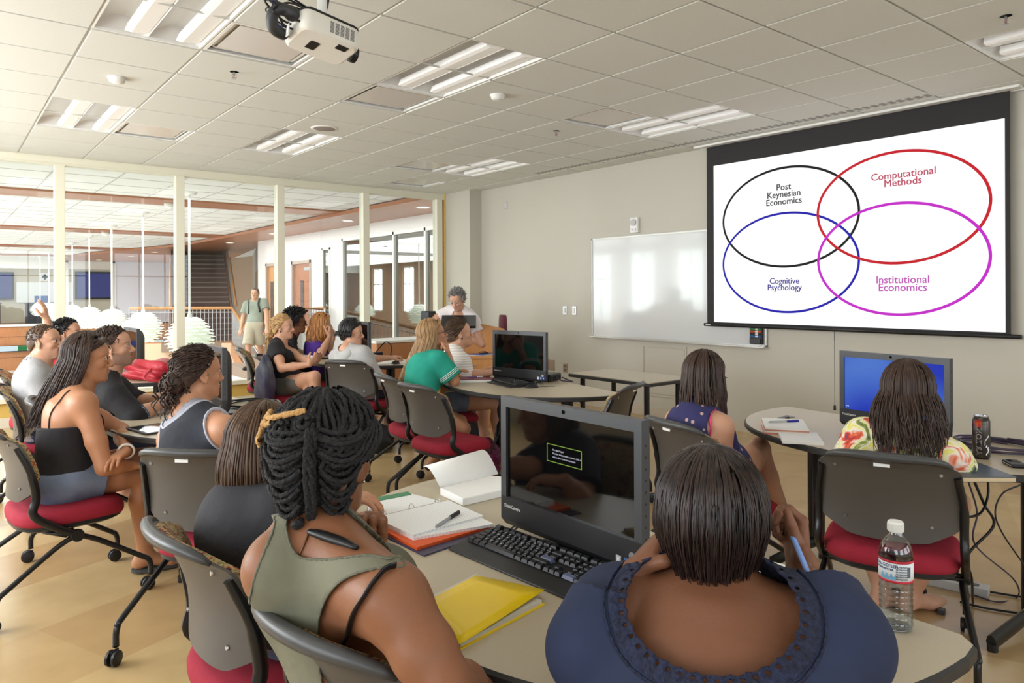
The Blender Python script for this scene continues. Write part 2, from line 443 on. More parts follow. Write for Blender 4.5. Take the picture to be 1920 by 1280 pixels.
bm = B(); lathe(bm, [(0, 0), (.045, 0), (.045, .03), (.036, .03), (.034, .012), (0, .02)], 24); mk('lens', bm, BLACK, t, loc=(w - .005, .03, 0), rot=(0, PI / 2, 0))
bm = B(); tube(bm, [(0, 0, h), (0, 0, CEIL - 2.62 - .003)], .022, 12); lathe(bm, [(.06, CEIL - 2.625 - .012), (.06, CEIL - 2.625)], 20); mk('pole', bm, WPLAS, t, True, auto=.5)
bm = B(); b2(bm, (-.06, -.05, h + .006), (.06, .05, h + .02)); b2(bm, (-.05, -.04, h + .02), (-.04, .04, h + .07)); b2(bm, (.04, -.04, h + .02), (.05, .04, h + .07)); b2(bm, (-.05, -.03, h + .06), (.05, .03, h + .07))
for sx, sy in ((1, 1), (-1, 1), (1, -1), (-1, -1)): tube(bm, [(0, 0, h + .012), (sx * .12, sy * .09, h + .012)], .008, 6); tube(bm, [(sx * .12, sy * .09, h + .026), (sx * .12, sy * .09, h)], .01, 8)
mk('bracket', bm, LGREY, t)
rnd = random.Random(3)
for q in range(7):
    bm = B(); p0 = np.array([-w + .01, -.08 + q * .024, rnd.uniform(-.03, .03)]); pts = [p0, p0 + (-.06, rnd.uniform(-.03, .03), rnd.uniform(-.02, .04)), p0 + (-.12 - rnd.random() * .05, rnd.uniform(-.05, .05), rnd.uniform(0, .08)), p0 + (-.06, .03, .10 + rnd.random() * .04), np.array([-.03 + q * .005, .03, h + .10]), np.array([0.028, .0, h + .2])]
    tube(bm, curve(pts), .0055 if q < 5 else .004, 6)
    mk('cable', bm, BLACK if q != 5 else mat('blue_cable', (60, 60, 140), .5), t, True)
bm = B(); tube(bm, curve([(-.17, -.05, .02), (-.25, -.05, .035), (-.29, -.02, 0), (-.26, .02, -.05), (-.18, .05, -.04)]), [.02, .035, .04, .04, .035, .03, .03, .03] + [.03] * 16 + [.02], 10); mk('cable_sleeve', bm, DGREY, t, True)
bm = B(); b2(bm, (-.2, -.02, -.075), (-.195, .01, -.02)); b2(bm, (-.215, -.05, -.08), (-.21, -.03, -.03)); mk('cable_tag', bm, PAPER, t)

Rt = Matrix.Rotation(math.radians(-13), 4, Vector((CS, -SN, 0)))
for c_ in kids(t):
    if c_.name.split('.')[0] != 'pole':
        R0_ = Matrix.Rotation(t.rotation_euler.z, 4, 'Z'); c_.matrix_basis = R0_.inverted() @ Rt @ R0_ @ c_.matrix_basis @ Matrix.Scale(.86, 4)
t.location.z += .01
# ================================================================ projection screen with the slide
SX = 6.40
t = thing('projection_screen', 'pull-down projection screen showing four overlapping coloured circles', 'projection screen', (SX, 3.26, 1.09))
yy = lambda y: y - 3.26
zz = lambda z: z - 1.09
SCB = mat('screen_border', (38, 35, 36), .7)
bm = B(); b2(bm, (-.001, yy(1.89), zz(1.10)), (.002, yy(4.655), zz(2.985))); mk('fabric', bm, SCB, t)
bm = B(); tube(bm, [(0, yy(1.82), zz(1.092)), (0, yy(4.69), zz(1.092))], .018, 10); mk('bottom_bar', bm, BLACK, t, True)
bm = B(); b2(bm, (-.10, yy(1.80), zz(2.965)), (-.02, yy(4.75), zz(2.99))); b2(bm, (.02, yy(1.80), zz(2.965)), (.06, yy(4.75), zz(2.99))); mk('housing', bm, WPLAS, t)
bm = B(); b2(bm, (-.19, yy(4.66), zz(1.086)), (-.185, yy(4.6), zz(1.098))); mk('maker_plate', bm, LGREY, t, loc=(.165, 0, 0))
bm = B(); tube(bm, [(-.0, yy(3.27), zz(1.075)), (0, yy(3.27), zz(.99))], .003, 6); tube(bm, [(0, yy(3.27), zz(1.02)), (0, yy(3.27), zz(.40))], .0022, 6); lathe(bm, [(0, .40 - 1.09 - .05), (.012, .40 - 1.09 - .04), (.01, .40 - 1.09)], 10, (0, yy(3.27), 0)); mk('pull_cord', bm, BLACK, t)
def em(name, c, s=1.0):
    m = bpy.data.materials.new(name); m.use_nodes = True; n = m.node_tree; b = n.nodes['Principled BSDF']
    b.inputs['Specular IOR Level'].default_value = .05; b.inputs['Base Color'].default_value = (.02, .02, .02, 1); b.inputs['Emission Color'].default_value = lin(c); b.inputs['Emission Strength'].default_value = s; b.inputs['Roughness'].default_value = .8
    MATS[name] = m; return m
SL_M = [em('slide_white', (255, 255, 255), 1.18), em('slide_black', (12, 12, 14)), em('slide_red', (206, 16, 36)), em('slide_blue', (24, 16, 176)), em('slide_magenta', (204, 36, 208)),
        em('slide_text_black', (60, 56, 60)), em('slide_text_red', (196, 80, 104)), em('slide_text_blue', (70, 62, 150)), em('slide_text_magenta', (200, 90, 190))]
bm = B(); b2(bm, (-.004, yy(1.924), zz(1.122)), (-.002, yy(4.566), zz(2.765)))
def ring(cy, cz, a, b, w, mi, x):
    n = 96; o = []; i = []
    for k in range(n):
        c, s = math.cos(2 * PI * k / n), math.sin(2 * PI * k / n)
        o.append(bm.verts.new((x, yy(cy) + (a + w / 2) * c, zz(cz) + (b + w / 2) * s))); i.append(bm.verts.new((x, yy(cy) + (a - w / 2) * c, zz(cz) + (b - w / 2) * s)))
    for k in range(n): bm.faces.new((o[k], o[(k + 1) % n], i[(k + 1) % n], i[k])).material_index = mi
ring(3.743, 2.160, .703, .478, .023, 1, -.0050); ring(3.745, 1.720, .703, .478, .022, 3, -.0054)
ring(2.720, 2.155, .701, .475, .024, 2, -.0058); ring(2.720, 1.716, .698, .475, .024, 4, -.0062)
def stext(s, y, z, size, mi):
    for k, (a, b) in enumerate(((-.0012, 0), (.0012, .0008), (.0012, -.0008))): text(bm, s, size * 1.04, basis((0, -1, 0), (0, 0, 1), (-1, 0, 0), (-.0066 - k * .0003, yy(y + a), zz(z + b))), mi)
for s, y, z in (('Post', 3.765, 2.45), ('Keynesian', 3.765, 2.381), ('Economics', 3.765, 2.309)): stext(s, y, z, .084, 5)
for s, y, z in (('Computational', 2.67, 2.432), ('Methods', 2.67, 2.366)): stext(s, y, z, .084, 6)
for s, y, z in (('Cognitive', 3.762, 1.541), ('Psychology', 3.762, 1.478)): stext(s, y, z, .078, 7)
for s, y, z in (('Institutional', 2.677, 1.537), ('Economics', 2.677, 1.471)): stext(s, y, z, .088, 8)
mk('slide', bm, SL_M, t)

# ================================================================ whiteboard and wall fittings
t = thing('whiteboard', 'glossy white marker board on the wall left of the screen', 'whiteboard', (XR, 5.21, .89))
WB = mat('whiteboard_enamel', (210, 211, 210), .14, spec=.9, coat=.3)
bm = B(); b2(bm, (-.016, -1.21, .01), (-.002, 1.21, 1.21)); mk('panel', bm, WB, t)
bm = B()
for a, b in (((-.024, -1.22, 1.2), (-.001, 1.22, 1.22)), ((-.024, 1.205, 0), (-.001, 1.22, 1.22)), ((-.024, -1.22, 0), (-.001, -1.205, 1.22)), ((-.024, -1.22, -.0), (-.001, 1.22, .014))): b2(bm, a, b)
mk('frame', bm, mat('aluminium', (198, 196, 192), .35, metal=.6), t)
bm = B(); b2(bm, (-.075, -1.22, -.012), (-.001, 1.22, .002)); mk('tray', bm, MATS['aluminium'], t)
t = thing('marker_holder', 'black marker and eraser holder at the right end of the whiteboard', 'marker holder', (XR - .026, 4.09, .915))
bm = B(); b2(bm, (-.03, -.07, 0), (0, .07, .17)); mk('rack', bm, BLACK, t, bevel=.004)
for k, c in enumerate(((40, 90, 160), (40, 40, 44), (200, 80, 40), (60, 140, 80))):
    bm = B(); tube(bm, [(-.032, -.06, .075 + k * .024), (-.032, .062, .075 + k * .024)], .009, 8); bm2 = bm
    tube(bm, [(-.032, .0, .075 + k * .024), (-.032, -.03, .075 + k * .024)], .0095, 8, mi=1)
    mk('marker', bm, [mat('marker_%d' % k, c, .4), WPLAS], t)
bm = B(); b2(bm, (-.05, -.06, .004), (-.03, .06, .055)); mk('eraser', bm, DGREY, t, bevel=.005)
t = thing('fire_strobe', 'white wall-mounted fire alarm speaker strobe above the whiteboard', 'fire alarm', (XR, 5.71, 2.14))
bm = B(); b2(bm, (-.045, -.06, 0), (-.001, .06, .18)); mk('box', bm, WPLAS, t, bevel=.006)
bm = B(); lathe(bm, [(0, 0), (.038, 0), (.04, -.006), (.04, -.01)], 20); mk('speaker', bm, LGREY, t, loc=(-.052, 0, .12), rot=(0, PI / 2, 0))
bm = B(); b2(bm, (-.065, -.035, .02), (-.046, .035, .05)); mk('strobe', bm, mat('strobe_lens', (240, 240, 245), .1), t, bevel=.004)
bm = B(); text(bm, 'FIRE', .022, basis((0, -1, 0), (0, 0, 1), (-1, 0, 0), (-.0655, 0, .035)), 0); mk('lettering', bm, mat('red_print', (180, 40, 40), .5), t)
def plate(nm, lb, cat, y, z, w=.075, h=.12, m=STEEL, kind='switch', group=None):
    t = thing(nm, lb, cat, (XR, y, z), 0, group)
    bm = B(); b2(bm, (-.008, -w / 2, -h / 2), (-.001, w / 2, h / 2)); mk('plate', bm, m, t, bevel=.003)
    if kind == 'switch':
        bm = B(); b2(bm, (-.014, -.014, -.03), (-.008, .014, .03)); mk('toggle', bm, WPLAS, t, bevel=.003)
    elif kind == 'outlet':
        for s in (-1, 1):
            bm = B(); b2(bm, (-.011, -.017, s * .026 - .017), (-.008, .017, s * .026 + .017)); mk('socket', bm, mat('socket_brown', (90, 76, 62), .5), t, bevel=.004)
    elif kind == 'cover':
        bm = B()
        for s in (-1, 1):
            for u in (-1, 1): lathe(bm, [(0, -.0095), (.004, -.0095), (.004, -.008)], 8, (0, 0, 0)) if False else box(bm, (-.009, s * (w / 2 - .012), u * (h / 2 - .012)), (.003, .006, .006))
        mk('screws', bm, DGREY, t)
    return t
plate('light_switch', 'left of two steel light switch plates beside the whiteboard', 'light switch', 6.95, 1.2, group='light switches')
plate('light_switch', 'right of two steel light switch plates beside the whiteboard', 'light switch', 6.77, 1.2, group='light switches')
plate('wall_outlet', 'brown steel power outlet low on the wall left of the whiteboard', 'power outlet', 6.95, .44, kind='outlet', m=mat('bronze_plate', (150, 130, 110), .35, metal=.7))
plate('blank_plate', 'wide blank metal cover plate low on the wall behind the far computer', 'cover plate', 7.27, .46, .22, .14, kind='cover', m=MATS['bronze_plate'])
plate('wall_thermostat', 'small grey sensor plate high on the wall near the pilaster', 'wall sensor', 8.2, 2.7, .07, .11, LGREY, 'cover')
t = thing('access_panel', 'flush painted wall access panel below the whiteboard', 'access panel', (XR, 5.3, .27))
bm = B(); b2(bm, (-.006, -.29, 0), (-.001, .29, .53)); mk('door', bm, WALLM, t, bevel=.001)
bm = B()
for a, b in (((-.009, -.32, -.03), (-.001, -.295, .56)), ((-.009, .295, -.03), (-.001, .32, .56)), ((-.009, -.295, .535), (-.001, .295, .56)), ((-.009, -.295, -.03), (-.001, .295, -.005))): b2(bm, a, b)
mk('frame', bm, WALLM, t)
bm = B(); lathe(bm, [(0, 0), (.012, 0), (.012, .004)], 12); mk('lock', bm, STEEL, t, loc=(-.006, -.26, .27), rot=(0, -PI / 2, 0))
# ================================================================ atrium beyond the glass
AW = mat('atrium_white', (222, 220, 220), .6)
AC = mat('atrium_ceiling', (236, 235, 232), .8)
AZ = 3.0
bm = B(); b2(bm, (-6, YG + .2, AZ), (14, 42, AZ + .1))
struct('ceiling_atrium', bm, AC)
bm = B()
for k in range(26):
    x = -5.6 + k * .75
    if x < 6.2: b2(bm, (x, YG + .3, AZ - .004), (x + .02, 38, AZ + .01))
for k in range(38): y = YG + .6 + k * .75; b2(bm, (-6, y, AZ - .004), (6.2, y + .015, AZ + .01))
struct('trim_40', bm, mat('joint_grey', (190, 188, 184), .6))
n = 41
for y0, y1 in ((12.7, 13.5), (19.8, 20.8), (27.6, 28.6), (34, 35)):
    bm = B(); b2(bm, (-6, y0, AZ - .03), (6.1, y1, AZ + .02)); struct('trim_%d' % n, bm, WOODB); n += 1
# wooden soffit that runs along the corridor and curves away at the far end
edgeL = [(6.0, 9.65), (6.0, 15), (6.0, 22), (5.7, 25.5), (4.9, 29), (4.3, 33), (4.5, 37.9)]
bm = B(); P = [p[:2] for p in curve([(x, y, 0) for x, y in edgeL], 6)] + [(11, 37.9), (9.6, 30), (8.3, 24), (7.25, 20), (7.25, 9.65)]
prism(bm, P, AZ - .09, AZ - .02); struct('trim_%d' % n, bm, WOODB); n += 1
DL = mat('downlight_glow', (255, 240, 214), .4, emit=3)
spots = [(6.55, 10.6), (6.55, 13.5), (6.55, 17.6), (6.7, 21.5), (6.1, 28), (6.0, 31.5), (5.6, 36)]
for k, (x, y) in enumerate(spots):
    t = thing('downlight', 'round glowing downlight in the wooden soffit, ' + ['nearest the room', 'second from the room', 'third from the room', 'above the landing', 'far left, right of a pendant cord', 'far left behind the near pendant', 'farthest of all'][k], 'downlight', (x, y, AZ - .09), 0, 'soffit downlights')
    bm = B(); lathe(bm, [(0, -.004), (.10, -.004), (.10, 0)], 20); mk('bulb', bm, DL, t)
    bm = B(); lathe(bm, [(.10, -.001), (.10, -.012), (.125, -.006), (.125, 0)], 20); mk('trim_ring', bm, WPLAS, t)
# lower hall floor and walls
LOW = -1.9
bm = B(); b2(bm, (-6, YG + .12, LOW - .1), (14, 42, LOW)); struct('floor_lower', bm, mat('pale_stone', (222, 220, 216), .3))
bm = B(); b2(bm, (XL, YG + .02, LOW), (6.3, YG + .12, 0)); struct('wall_below', bm, AW)
# corridor floor on the right, landing
CF = mat('corridor_carpet', (150, 128, 112), .8)
bm = B(); prism(bm, [(4.75, YG + .12), (7.2, YG + .12), (7.2, 20.5), (9.8, 26), (8, 26), (6.76, 21.5), (5.75, 17), (5.2, 15.6), (4.75, 15.6)], -.25, -.05)
prism(bm, [(5.0, 22.2), (6.76, 21.5), (9, 26), (6, 26)], -.25, 0); struct('floor_corridor', bm, CF)
bm = B(); b2(bm, (4.75, YG + .12, LOW), (4.85, 15.6, -.25)); struct('wall_void', bm, AW)
# white wall with doors and office glazing, facing left
WXX = 7.2
def wseg(name, y0, y1, z0, z1, m=AW): bm = B(); b2(bm, (WXX, y0, z0), (WXX + .15, y1, z1)); return bm
bm = B()
for y0, y1, z0, z1 in ((YG + .1, 11.0, -.05, AZ), (11.0, 15.1, 2.66, AZ), (11.0, 15.1, -.05, .25), (15.1, 15.75, -.05, AZ), (15.75, 16.2, 2.5, AZ), (16.2, 16.85, -.05, AZ), (16.85, 18.1, 2.25, AZ), (18.1, 18.95, -.05, AZ), (18.95, 19.95, 2.25, AZ), (19.95, 20.6, -.05, AZ)):
    b2(bm, (WXX, y0, z0), (WXX + .15, y1, z1))
struct('wall_corridor', bm, AW)
FRW = mat('frame_white', (228, 226, 220), .45)
def mull(name, y, w=.06, z0=.25, z1=2.66):
    b2(name, (WXX - .03, y - w / 2, z0), (WXX + .08, y + w / 2, z1))
bm = B()
for y in (11.03, 11.55, 12.75, 14.0, 15.07): mull(bm, y)
b2(bm, (WXX - .03, 11, 2.6), (WXX + .08, 15.1, 2.67)); b2(bm, (WXX - .03, 11, .22), (WXX + .08, 15.1, .29))
b2(bm, (WXX - .02, 15.75, 0), (WXX + .05, 15.8, 2.5)); b2(bm, (WXX - .02, 16.15, 0), (WXX + .05, 16.2, 2.5)); b2(bm, (WXX - .02, 15.75, 2.45), (WXX + .05, 16.2, 2.5))
struct('window_30', bm, FRW)
bm = B(); b2(bm, (WXX + .02, 11, .29), (WXX + .03, 15.1, 2.6)); struct('window_31', bm, GLASSR)
bm = B(); b2(bm, (WXX + .02, 15.8, 0), (WXX + .03, 16.15, 2.45)); struct('window_32', bm, GLASSR)
bm = B(); b2(bm, (WXX + 2.6, YG, -.05), (WXX + 2.7, 20, AZ)); b2(bm, (WXX + .1, YG + .1, -.05), (WXX + 2.6, YG + .2, AZ)); b2(bm, (WXX + .1, 20, -.05), (WXX + 2.6, 20.1, AZ)); b2(bm, (WXX + .15, YG + .1, -.2), (WXX + 2.7, 20.1, -.06))
struct('wall_office', bm, mat('office_wall', (172, 150, 128), .7))
for k, (y0, y1) in enumerate(((16.85, 18.1), (18.95, 19.95))):
    bm = B(); f = .08
    b2(bm, (WXX - .02, y0, -.05), (WXX + .1, y0 + f, 2.25)); b2(bm, (WXX - .02, y1 - f, -.05), (WXX + .1, y1, 2.25)); b2(bm, (WXX - .02, y0, 2.25 - f), (WXX + .1, y1, 2.25))
    fr = struct('door_%d' % (2 * k + 1), bm, mat('door_frame', (176, 160, 148), .5))
    bm = B(); b2(bm, (WXX + .04, y0 + f, -.04), (WXX + .08, y1 - f, 2.25 - f))
    d = struct('door_%d' % (2 * k + 2), bm, WOODB if k == 0 else WOODM)
    bm = B(); b2(bm, (WXX + .03, y0 + .55, .5), (WXX + .045, y0 + .75, 1.75)); mk('door_lite', bm, mat('dark_lite', (96, 84, 84), .15), d)
    bm = B(); tube(bm, [(WXX + .03, y1 - .25, 1.0), (WXX - .03, y1 - .25, 1.0), (WXX - .03, y1 - .4, 1.0)], .012); b2(bm, (WXX + .02, y0 + .15, 2.0), (WXX + .05, y0 + .5, 2.08)); mk('door_handle', bm, STEEL, d)
# glazed partition and grey wall to the right of the stair
bm = B(); A0, A1 = np.array([7.3, 20.6]), np.array([10.6, 31.])
u = (A1 - A0) / np.linalg.norm(A1 - A0); nn = np.array([u[1], -u[0]])
def seg2(bm, s0, s1, z0, z1, th=.15):
    a, b = A0 + u * s0, A0 + u * s1
    prism(bm, [tuple(a), tuple(b), tuple(b + nn * th), tuple(a + nn * th)], z0, z1)
seg2(bm, 0, 11, 2.2, 3); seg2(bm, 0, .6, -.05, 3)
for s in (1.7, 2.9, 4.1, 5.3): seg2(bm, s, s + .12, -.05, 2.2)
seg2(bm, 6.4, 11, -.05, 2.2)
struct('wall_partition', bm, mat('grey_wall', (176, 172, 166), .6))
bm = B(); seg2(bm, .6, 6.4, -.05, 2.2, .02); struct('window_33', bm, GLASSR)
bm = B(); b2(bm, (10.5, 20.5, -.1), (10.6, 40, 3)); struct('wall_far_side', bm, MATS['office_wall'])
# ---------------- far glazed meeting room
YF = 38
bm = B(); b2(bm, (-6, YF, LOW), (14, YF + .2, .02)); struct('wall_fascia', bm, WOODP)
bm = B()
for k in range(10): b2(bm, (-6 + k * 2, YF - .012, LOW), (-6 + k * 2 + .02, YF, .0))
for z in (-.45, -1.35): b2(bm, (-6, YF - .012, z), (14, YF, z + .02))
struct('trim_60', bm, mat('joint_brown', (120, 80, 52), .6))
STR = [em('strip_white', (226, 240, 250), 1.2), em('strip_green', (40, 150, 80), .8), em('strip_blue', (70, 100, 210), .9), em('strip_yellow', (240, 206, 70), 1)]
t = thing('display_strip', 'long glowing multicoloured display strip across the far wood panelling', 'display', (0, YF - .06, -.95))
bm = B(); b2(bm, (-6, -.06, -.13), (9.5, .05, .13)); mk('frame', bm, mat('strip_frame', (40, 40, 60), .5), t)
bm = B(); rr = random.Random(5)
x = -6
while x < 9.4:
    w = rr.uniform(.25, .9); b2(bm, (x, -.07, -.10), (min(x + w, 9.45), -.05, .12), rr.choice((0, 0, 0, 0, 1, 2, 3))); x += w
mk('screen', bm, STR, t)
bm = B(); b2(bm, (-6, YF, 2.55), (6.6, YF + .2, 3)); b2(bm, (-6, YF - .05, .0), (6.6, YF + .2, .1))
for x in (-2.2, 1.3, 4.6, 6.5): b2(bm, (x - .09, YF - .05, 0), (x + .09, YF + .1, 3))
b2(bm, (-6, YF - .05, 2.85), (6.6, YF + .1, 3)); struct('window_34', bm, FRW)
bm = B(); b2(bm, (6.6, YF, 0), (14, YF + .2, 3)); struct('wall_atrium_far', bm, mat('lilac_white', (206, 200, 206), .6))
bm = B(); b2(bm, (-6, 43, 0), (9, 43.2, 3.0)); struct('wall_meeting', bm, mat('meeting_beige', (206, 196, 176), .6))
bm = B(); b2(bm, (-6, YF, -.02), (9, 43, 0.01)); struct('floor_meeting', bm, CF)
bm = B(); b2(bm, (-6, YF + .2, 2.95), (9, 43, 3.05)); struct('ceiling_meeting', bm, AC)
TV = em('tv_blue', (62, 66, 140), .8)
for (px0, py0, px1, py1, lb) in ((-60, 510, 26, 562, 'wall screen at the far left edge, seen through the atrium'), (141, 510, 229, 561, 'wide blue wall screen in the far room behind the white pendants')):
    a = onY(px0, py1, 42.9); b = onY(px1, py0, 42.9)
    t = thing('wall_screen', lb, 'screen', ((a[0] + b[0]) / 2, 42.9, a[2]), 0, 'far room wall screens')
    w = (b[0] - a[0]) / 2; h = b[2] - a[2]
    bm = B(); b2(bm, (-w, -.02, 0), (w, .08, h)); mk('bezel', bm, BLACK, t)
    bm = B(); b2(bm, (-w + .09, -.03, .09), (w - .09, -.02, h - .09)); mk('display', bm, TV, t)
a = onY(50, 604, 42.5); b = onY(135, 528, 42.5)
t = thing('far_whiteboard', 'white board on the far room wall left of the blue screen', 'whiteboard', (4.3, 42.95, 1.0))
bm = B(); b2(bm, (-1.2, 0, 0), (1.2, .04, 1.0)); mk('panel', bm, PAPER, t)
a = onY(84, 519, 42.99)
bm = B(); b2(bm, (-.2, -.03, -.2), (.2, 0, .2), 0); b2(bm, (-.12, -.04, -.05), (.12, -.03, .05), 1); b2(bm, (-.05, -.04, -.14), (.05, -.03, .14), 1)
o = mk('notice_box', bm, [PAPER, DGREY], None, loc=tuple(a)); tag(o, 'small white notice box on the far room wall between the two blue screens', 'notice')
for k, (x, w, c) in enumerate(((-1.5, 1.9, (70, 56, 60)), (1.5, 1.7, (60, 60, 76)), (4.0, 1.3, (56, 58, 66)))):
    t = thing('far_counter', 'dark counter in the far glazed room, ' + ['at its left', 'in its middle', 'at its right under the blue screen'][k], 'counter', (x, 41.4, 0.01), 0, 'far room counters')
    bm = B(); b2(bm, (-w / 2, -.3, 0), (w / 2, .3, .95)); mk('body', bm, mat('counter_%d' % k, c, .5), t)
    bm = B(); b2(bm, (-w / 2 - .05, -.36, .95), (w / 2 + .05, .36, 1.0)); mk('top', bm, mat('counter_top', (90, 88, 92), .3), t)
    bm = B(); b2(bm, (-.3, -.1, 1.0), (.3, -.06, 1.32)); mk('monitor', bm, em('far_monitor_%d' % k, (90, 120, 190), .7), t)
# ---------------- left side of the atrium: tall windows
WYS = [11.6, 13.7, 15.6, 17.5, 19.6, 22.5, 26.0, 29.6, 33.0, 36.4]; ww = 1.15
bm = B(); y = YG + .1
for c in WYS:
    b2(bm, (-5.2, y, LOW), (-5, c - ww / 2, AZ)); b2(bm, (-5.2, c - ww / 2, LOW), (-5, c + ww / 2, .35)); b2(bm, (-5.2, c - ww / 2, 2.8), (-5, c + ww / 2, AZ)); y = c + ww / 2
b2(bm, (-5.2, y, LOW), (-5, 43, AZ)); b2(bm, (-5.2, YG + .1, LOW), (XL, YG + .2, AZ)); struct('wall_atrium_left', bm, mat('tan_wall', (176, 140, 112), .6))
for k, c in enumerate(WYS):
    win_frame(-5.1, c, .35, 2.8, ww, 'x', FRW, 2, 2, .07)
# ---------------- stairs
sd = np.array([math.sin(.235), math.cos(.235)]); sp = np.array([sd[1], -sd[0]])
S0 = np.array([6.35, 22.9])
t = thing('staircase', 'grey staircase rising from the far landing with wood sides', 'staircase', (S0[0], S0[1], 0), -.235)
CARP = mat('stair_carpet', (112, 92, 88), .85)
bm = B()
for k in range(20): b2(bm, (-.85, k * .28, k * .165), (.85, k * .28 + .32, (k + 1) * .165))
mk('steps', bm, CARP, t)
bm = B()
for k in range(20): b2(bm, (-.85, k * .28 - .012, (k + 1) * .165 - .03), (.85, k * .28 + .03, (k + 1) * .165 + .004))
mk('nosings', bm, mat('nosing', (150, 136, 132), .6), t)
for s in (-1, 1):
    bm = B(); a = [(0, -.05), (5.7, 3.3), (5.7, 3.75), (0, .38), (-.35, .18), (-.35, -.05)]
    v0 = [bm.verts.new((s * .86, y, z)) for y, z in a]; v1 = [bm.verts.new((s * .96, y, z)) for y, z in a]
    for k in range(6): bm.faces.new((v0[k], v0[(k + 1) % 6], v1[(k + 1) % 6], v1[k]))
    bm.faces.new(v0); bm.faces.new(v1); mk('stringer', bm, WOODP, t)
    bm = B(); tube(bm, [(s * .91, -.3, 1.05), (s * .91, 2.6, 2.62), (s * .91, 3.0, 2.66), (s * .91, 5.4, 4.2)], .04, 8); mk('handrail', bm, WOODM, t)
    bm = B(); tube(bm, [(s * .8, -.3, .9), (s * .8, 2.6, 2.47), (s * .8, 5.4, 4.05)], .022, 6)
    for k in range(40): y = -.25 + k * .135; z = .2 + y * .588; tube(bm, [(s * .91, y, max(z, .05)), (s * .91, y, z + .98)], .009, 5, False)
    mk('balusters', bm, STEEL, t)
def railing(nm, lb, pts, h=1.0, gap=.11, base=.22, m=WOODM, cat='railing', group=None):
    """pts are top-rail points; balusters drop from them to a wood stringer"""
    pts = [np.array(p, float) for p in pts]; t = thing(nm, lb, cat, tuple(pts[0] - (0, 0, h)), 0, group); o = pts[0] - (0, 0, h)
    bm = B(); tube(bm, [p - o for p in pts], .045, 8); mk('handrail', bm, m, t, True, auto=.6)
    bm = B(); s2 = B(); b3 = B()
    for a, b in zip(pts, pts[1:]):
        L = np.linalg.norm((b - a)[:2]); n = max(2, int(L / gap))
        for k in range(n + 1):
            p = a + (b - a) * k / n - o; w = .022 if k in (0, n) else .009
            tube(bm, [p, p - (0, 0, h)], w, 5, False)
        tube(bm, [a - o - (0, 0, .12), b - o - (0, 0, .12)], .015, 6)
        q = (b - a)[:2] / L; nrm = np.array([-q[1], q[0], 0]) * .05
        for sg, zt, zb, bb in ((1, h - .02, h + base, s2),):
            v = [a - o + nrm - (0, 0, zt), b - o + nrm - (0, 0, zt), b - o + nrm - (0, 0, zb), a - o + nrm - (0, 0, zb)]; w = [x - 2 * nrm for x in v]
            v = [bb.verts.new(x) for x in v]; w = [bb.verts.new(x) for x in w]
            for k in range(4): bb.faces.new((v[k], v[(k + 1) % 4], w[(k + 1) % 4], w[k]))
            bb.faces.new(v); bb.faces.new(w)
    mk('balusters', bm, STEEL, t); mk('stringer', s2, WOODP, t)
    return t
railing('landing_railing', 'steel baluster railing with wooden handrail along the landing and down the stair', [(4.4, 23.3, 1.0), (6.76, 21.5, 1.0), (6.05, 17.0, -.05), (5.6, 14.9, -.62)], base=.35)
railing('stair_railing', 'second railing with wooden handrail behind the walking man, by the doors', [(6.98, 15.6, 1.07), (6.78, 17.0, 1.07), (5.9, 13.95, .6), (5.55, 12.7, .2)], base=.2)
bm = B(); prism(bm, [(4.4, 23.2), (6.76, 21.4), (6.85, 21.5), (4.5, 23.4)], LOW, -.02); struct('wall_landing', bm, mat('warm_panel', (226, 190, 160), .6))
# ---------------- artichoke pendants
LEAF = mat('pendant_leaf', (250, 252, 242), .4, emit=.16)
def pendant():
    t = empty('pendant_lamp'); bm = B(); rnd = random.Random(2)
    NR = 11
    for k in range(NR):
        f = k / (NR - 1); z = .52 - f * .50; R = .10 + .25 * math.sin(PI * (.13 + .70 * f))
        nl = 10
        for q in range(nl):
            a = 2 * PI * (q + .5 * (k % 2)) / nl; wd = R * .62
            c, s = math.cos(a), math.sin(a); P = []
            for rr, zz2, ww2 in ((R * .40, .060, .35), (R * .68, .046, .95), (R * .92, .016, .85), (R * 1.06, .004, .10)):
                P.append([(rr * c - s * wd / 2 * ww2 * v, rr * s + c * wd / 2 * ww2 * v, z + zz2 - .010 * abs(v)) for v in (-1, 0, 1)])
            sheet(bm, P)
    o = mk('leaves', bm, LEAF, t); sol = o.modifiers.new('solid', 'SOLIDIFY'); sol.thickness = .003
    bm = B(); lathe(bm, [(.0, .05), (.1, .06), (.12, .3), (.06, .5), (0, .52)], 16); mk('bulb', bm, mat('pendant_bulb', (255, 252, 240), .4, emit=1.2), t)
    bm = B(); lathe(bm, [(.03, .50), (.035, .60), (.02, .66), (.008, .67)], 12); mk('socket', bm, WPLAS, t)
    bm = B(); tube(bm, [(0, 0, .66), (0, 0, 2.47)], .018, 8); mk('stem', bm, WPLAS, t)
    bm = B(); lathe(bm, [(.0, 2.44), (.1, 2.46), (.12, 2.50)], 20); mk('canopy', bm, WPLAS, t)
    return t
pd = pendant()
PN = ['nearest, partly behind the mullion left of the stair', 'second nearest, beside the bearded man', 'third nearest', 'fourth, in mid distance', 'fifth, just right of the leftmost mullion', 'sixth, hidden by the leftmost mullion', 'seventh, behind the raised hand', 'farthest, left of the raised hand']
for k in range(8):
    lo = (3.04 + .05 * k, 11.7 + 3.42 * k, .5); lb = 'white layered-leaf pendant lamp, ' + PN[k]
    if k == 0: pd.location = lo; tag(pd, lb, 'pendant lamp', 'artichoke pendants over the atrium')
    else: dup(pd, lo, .3 * k, lb)
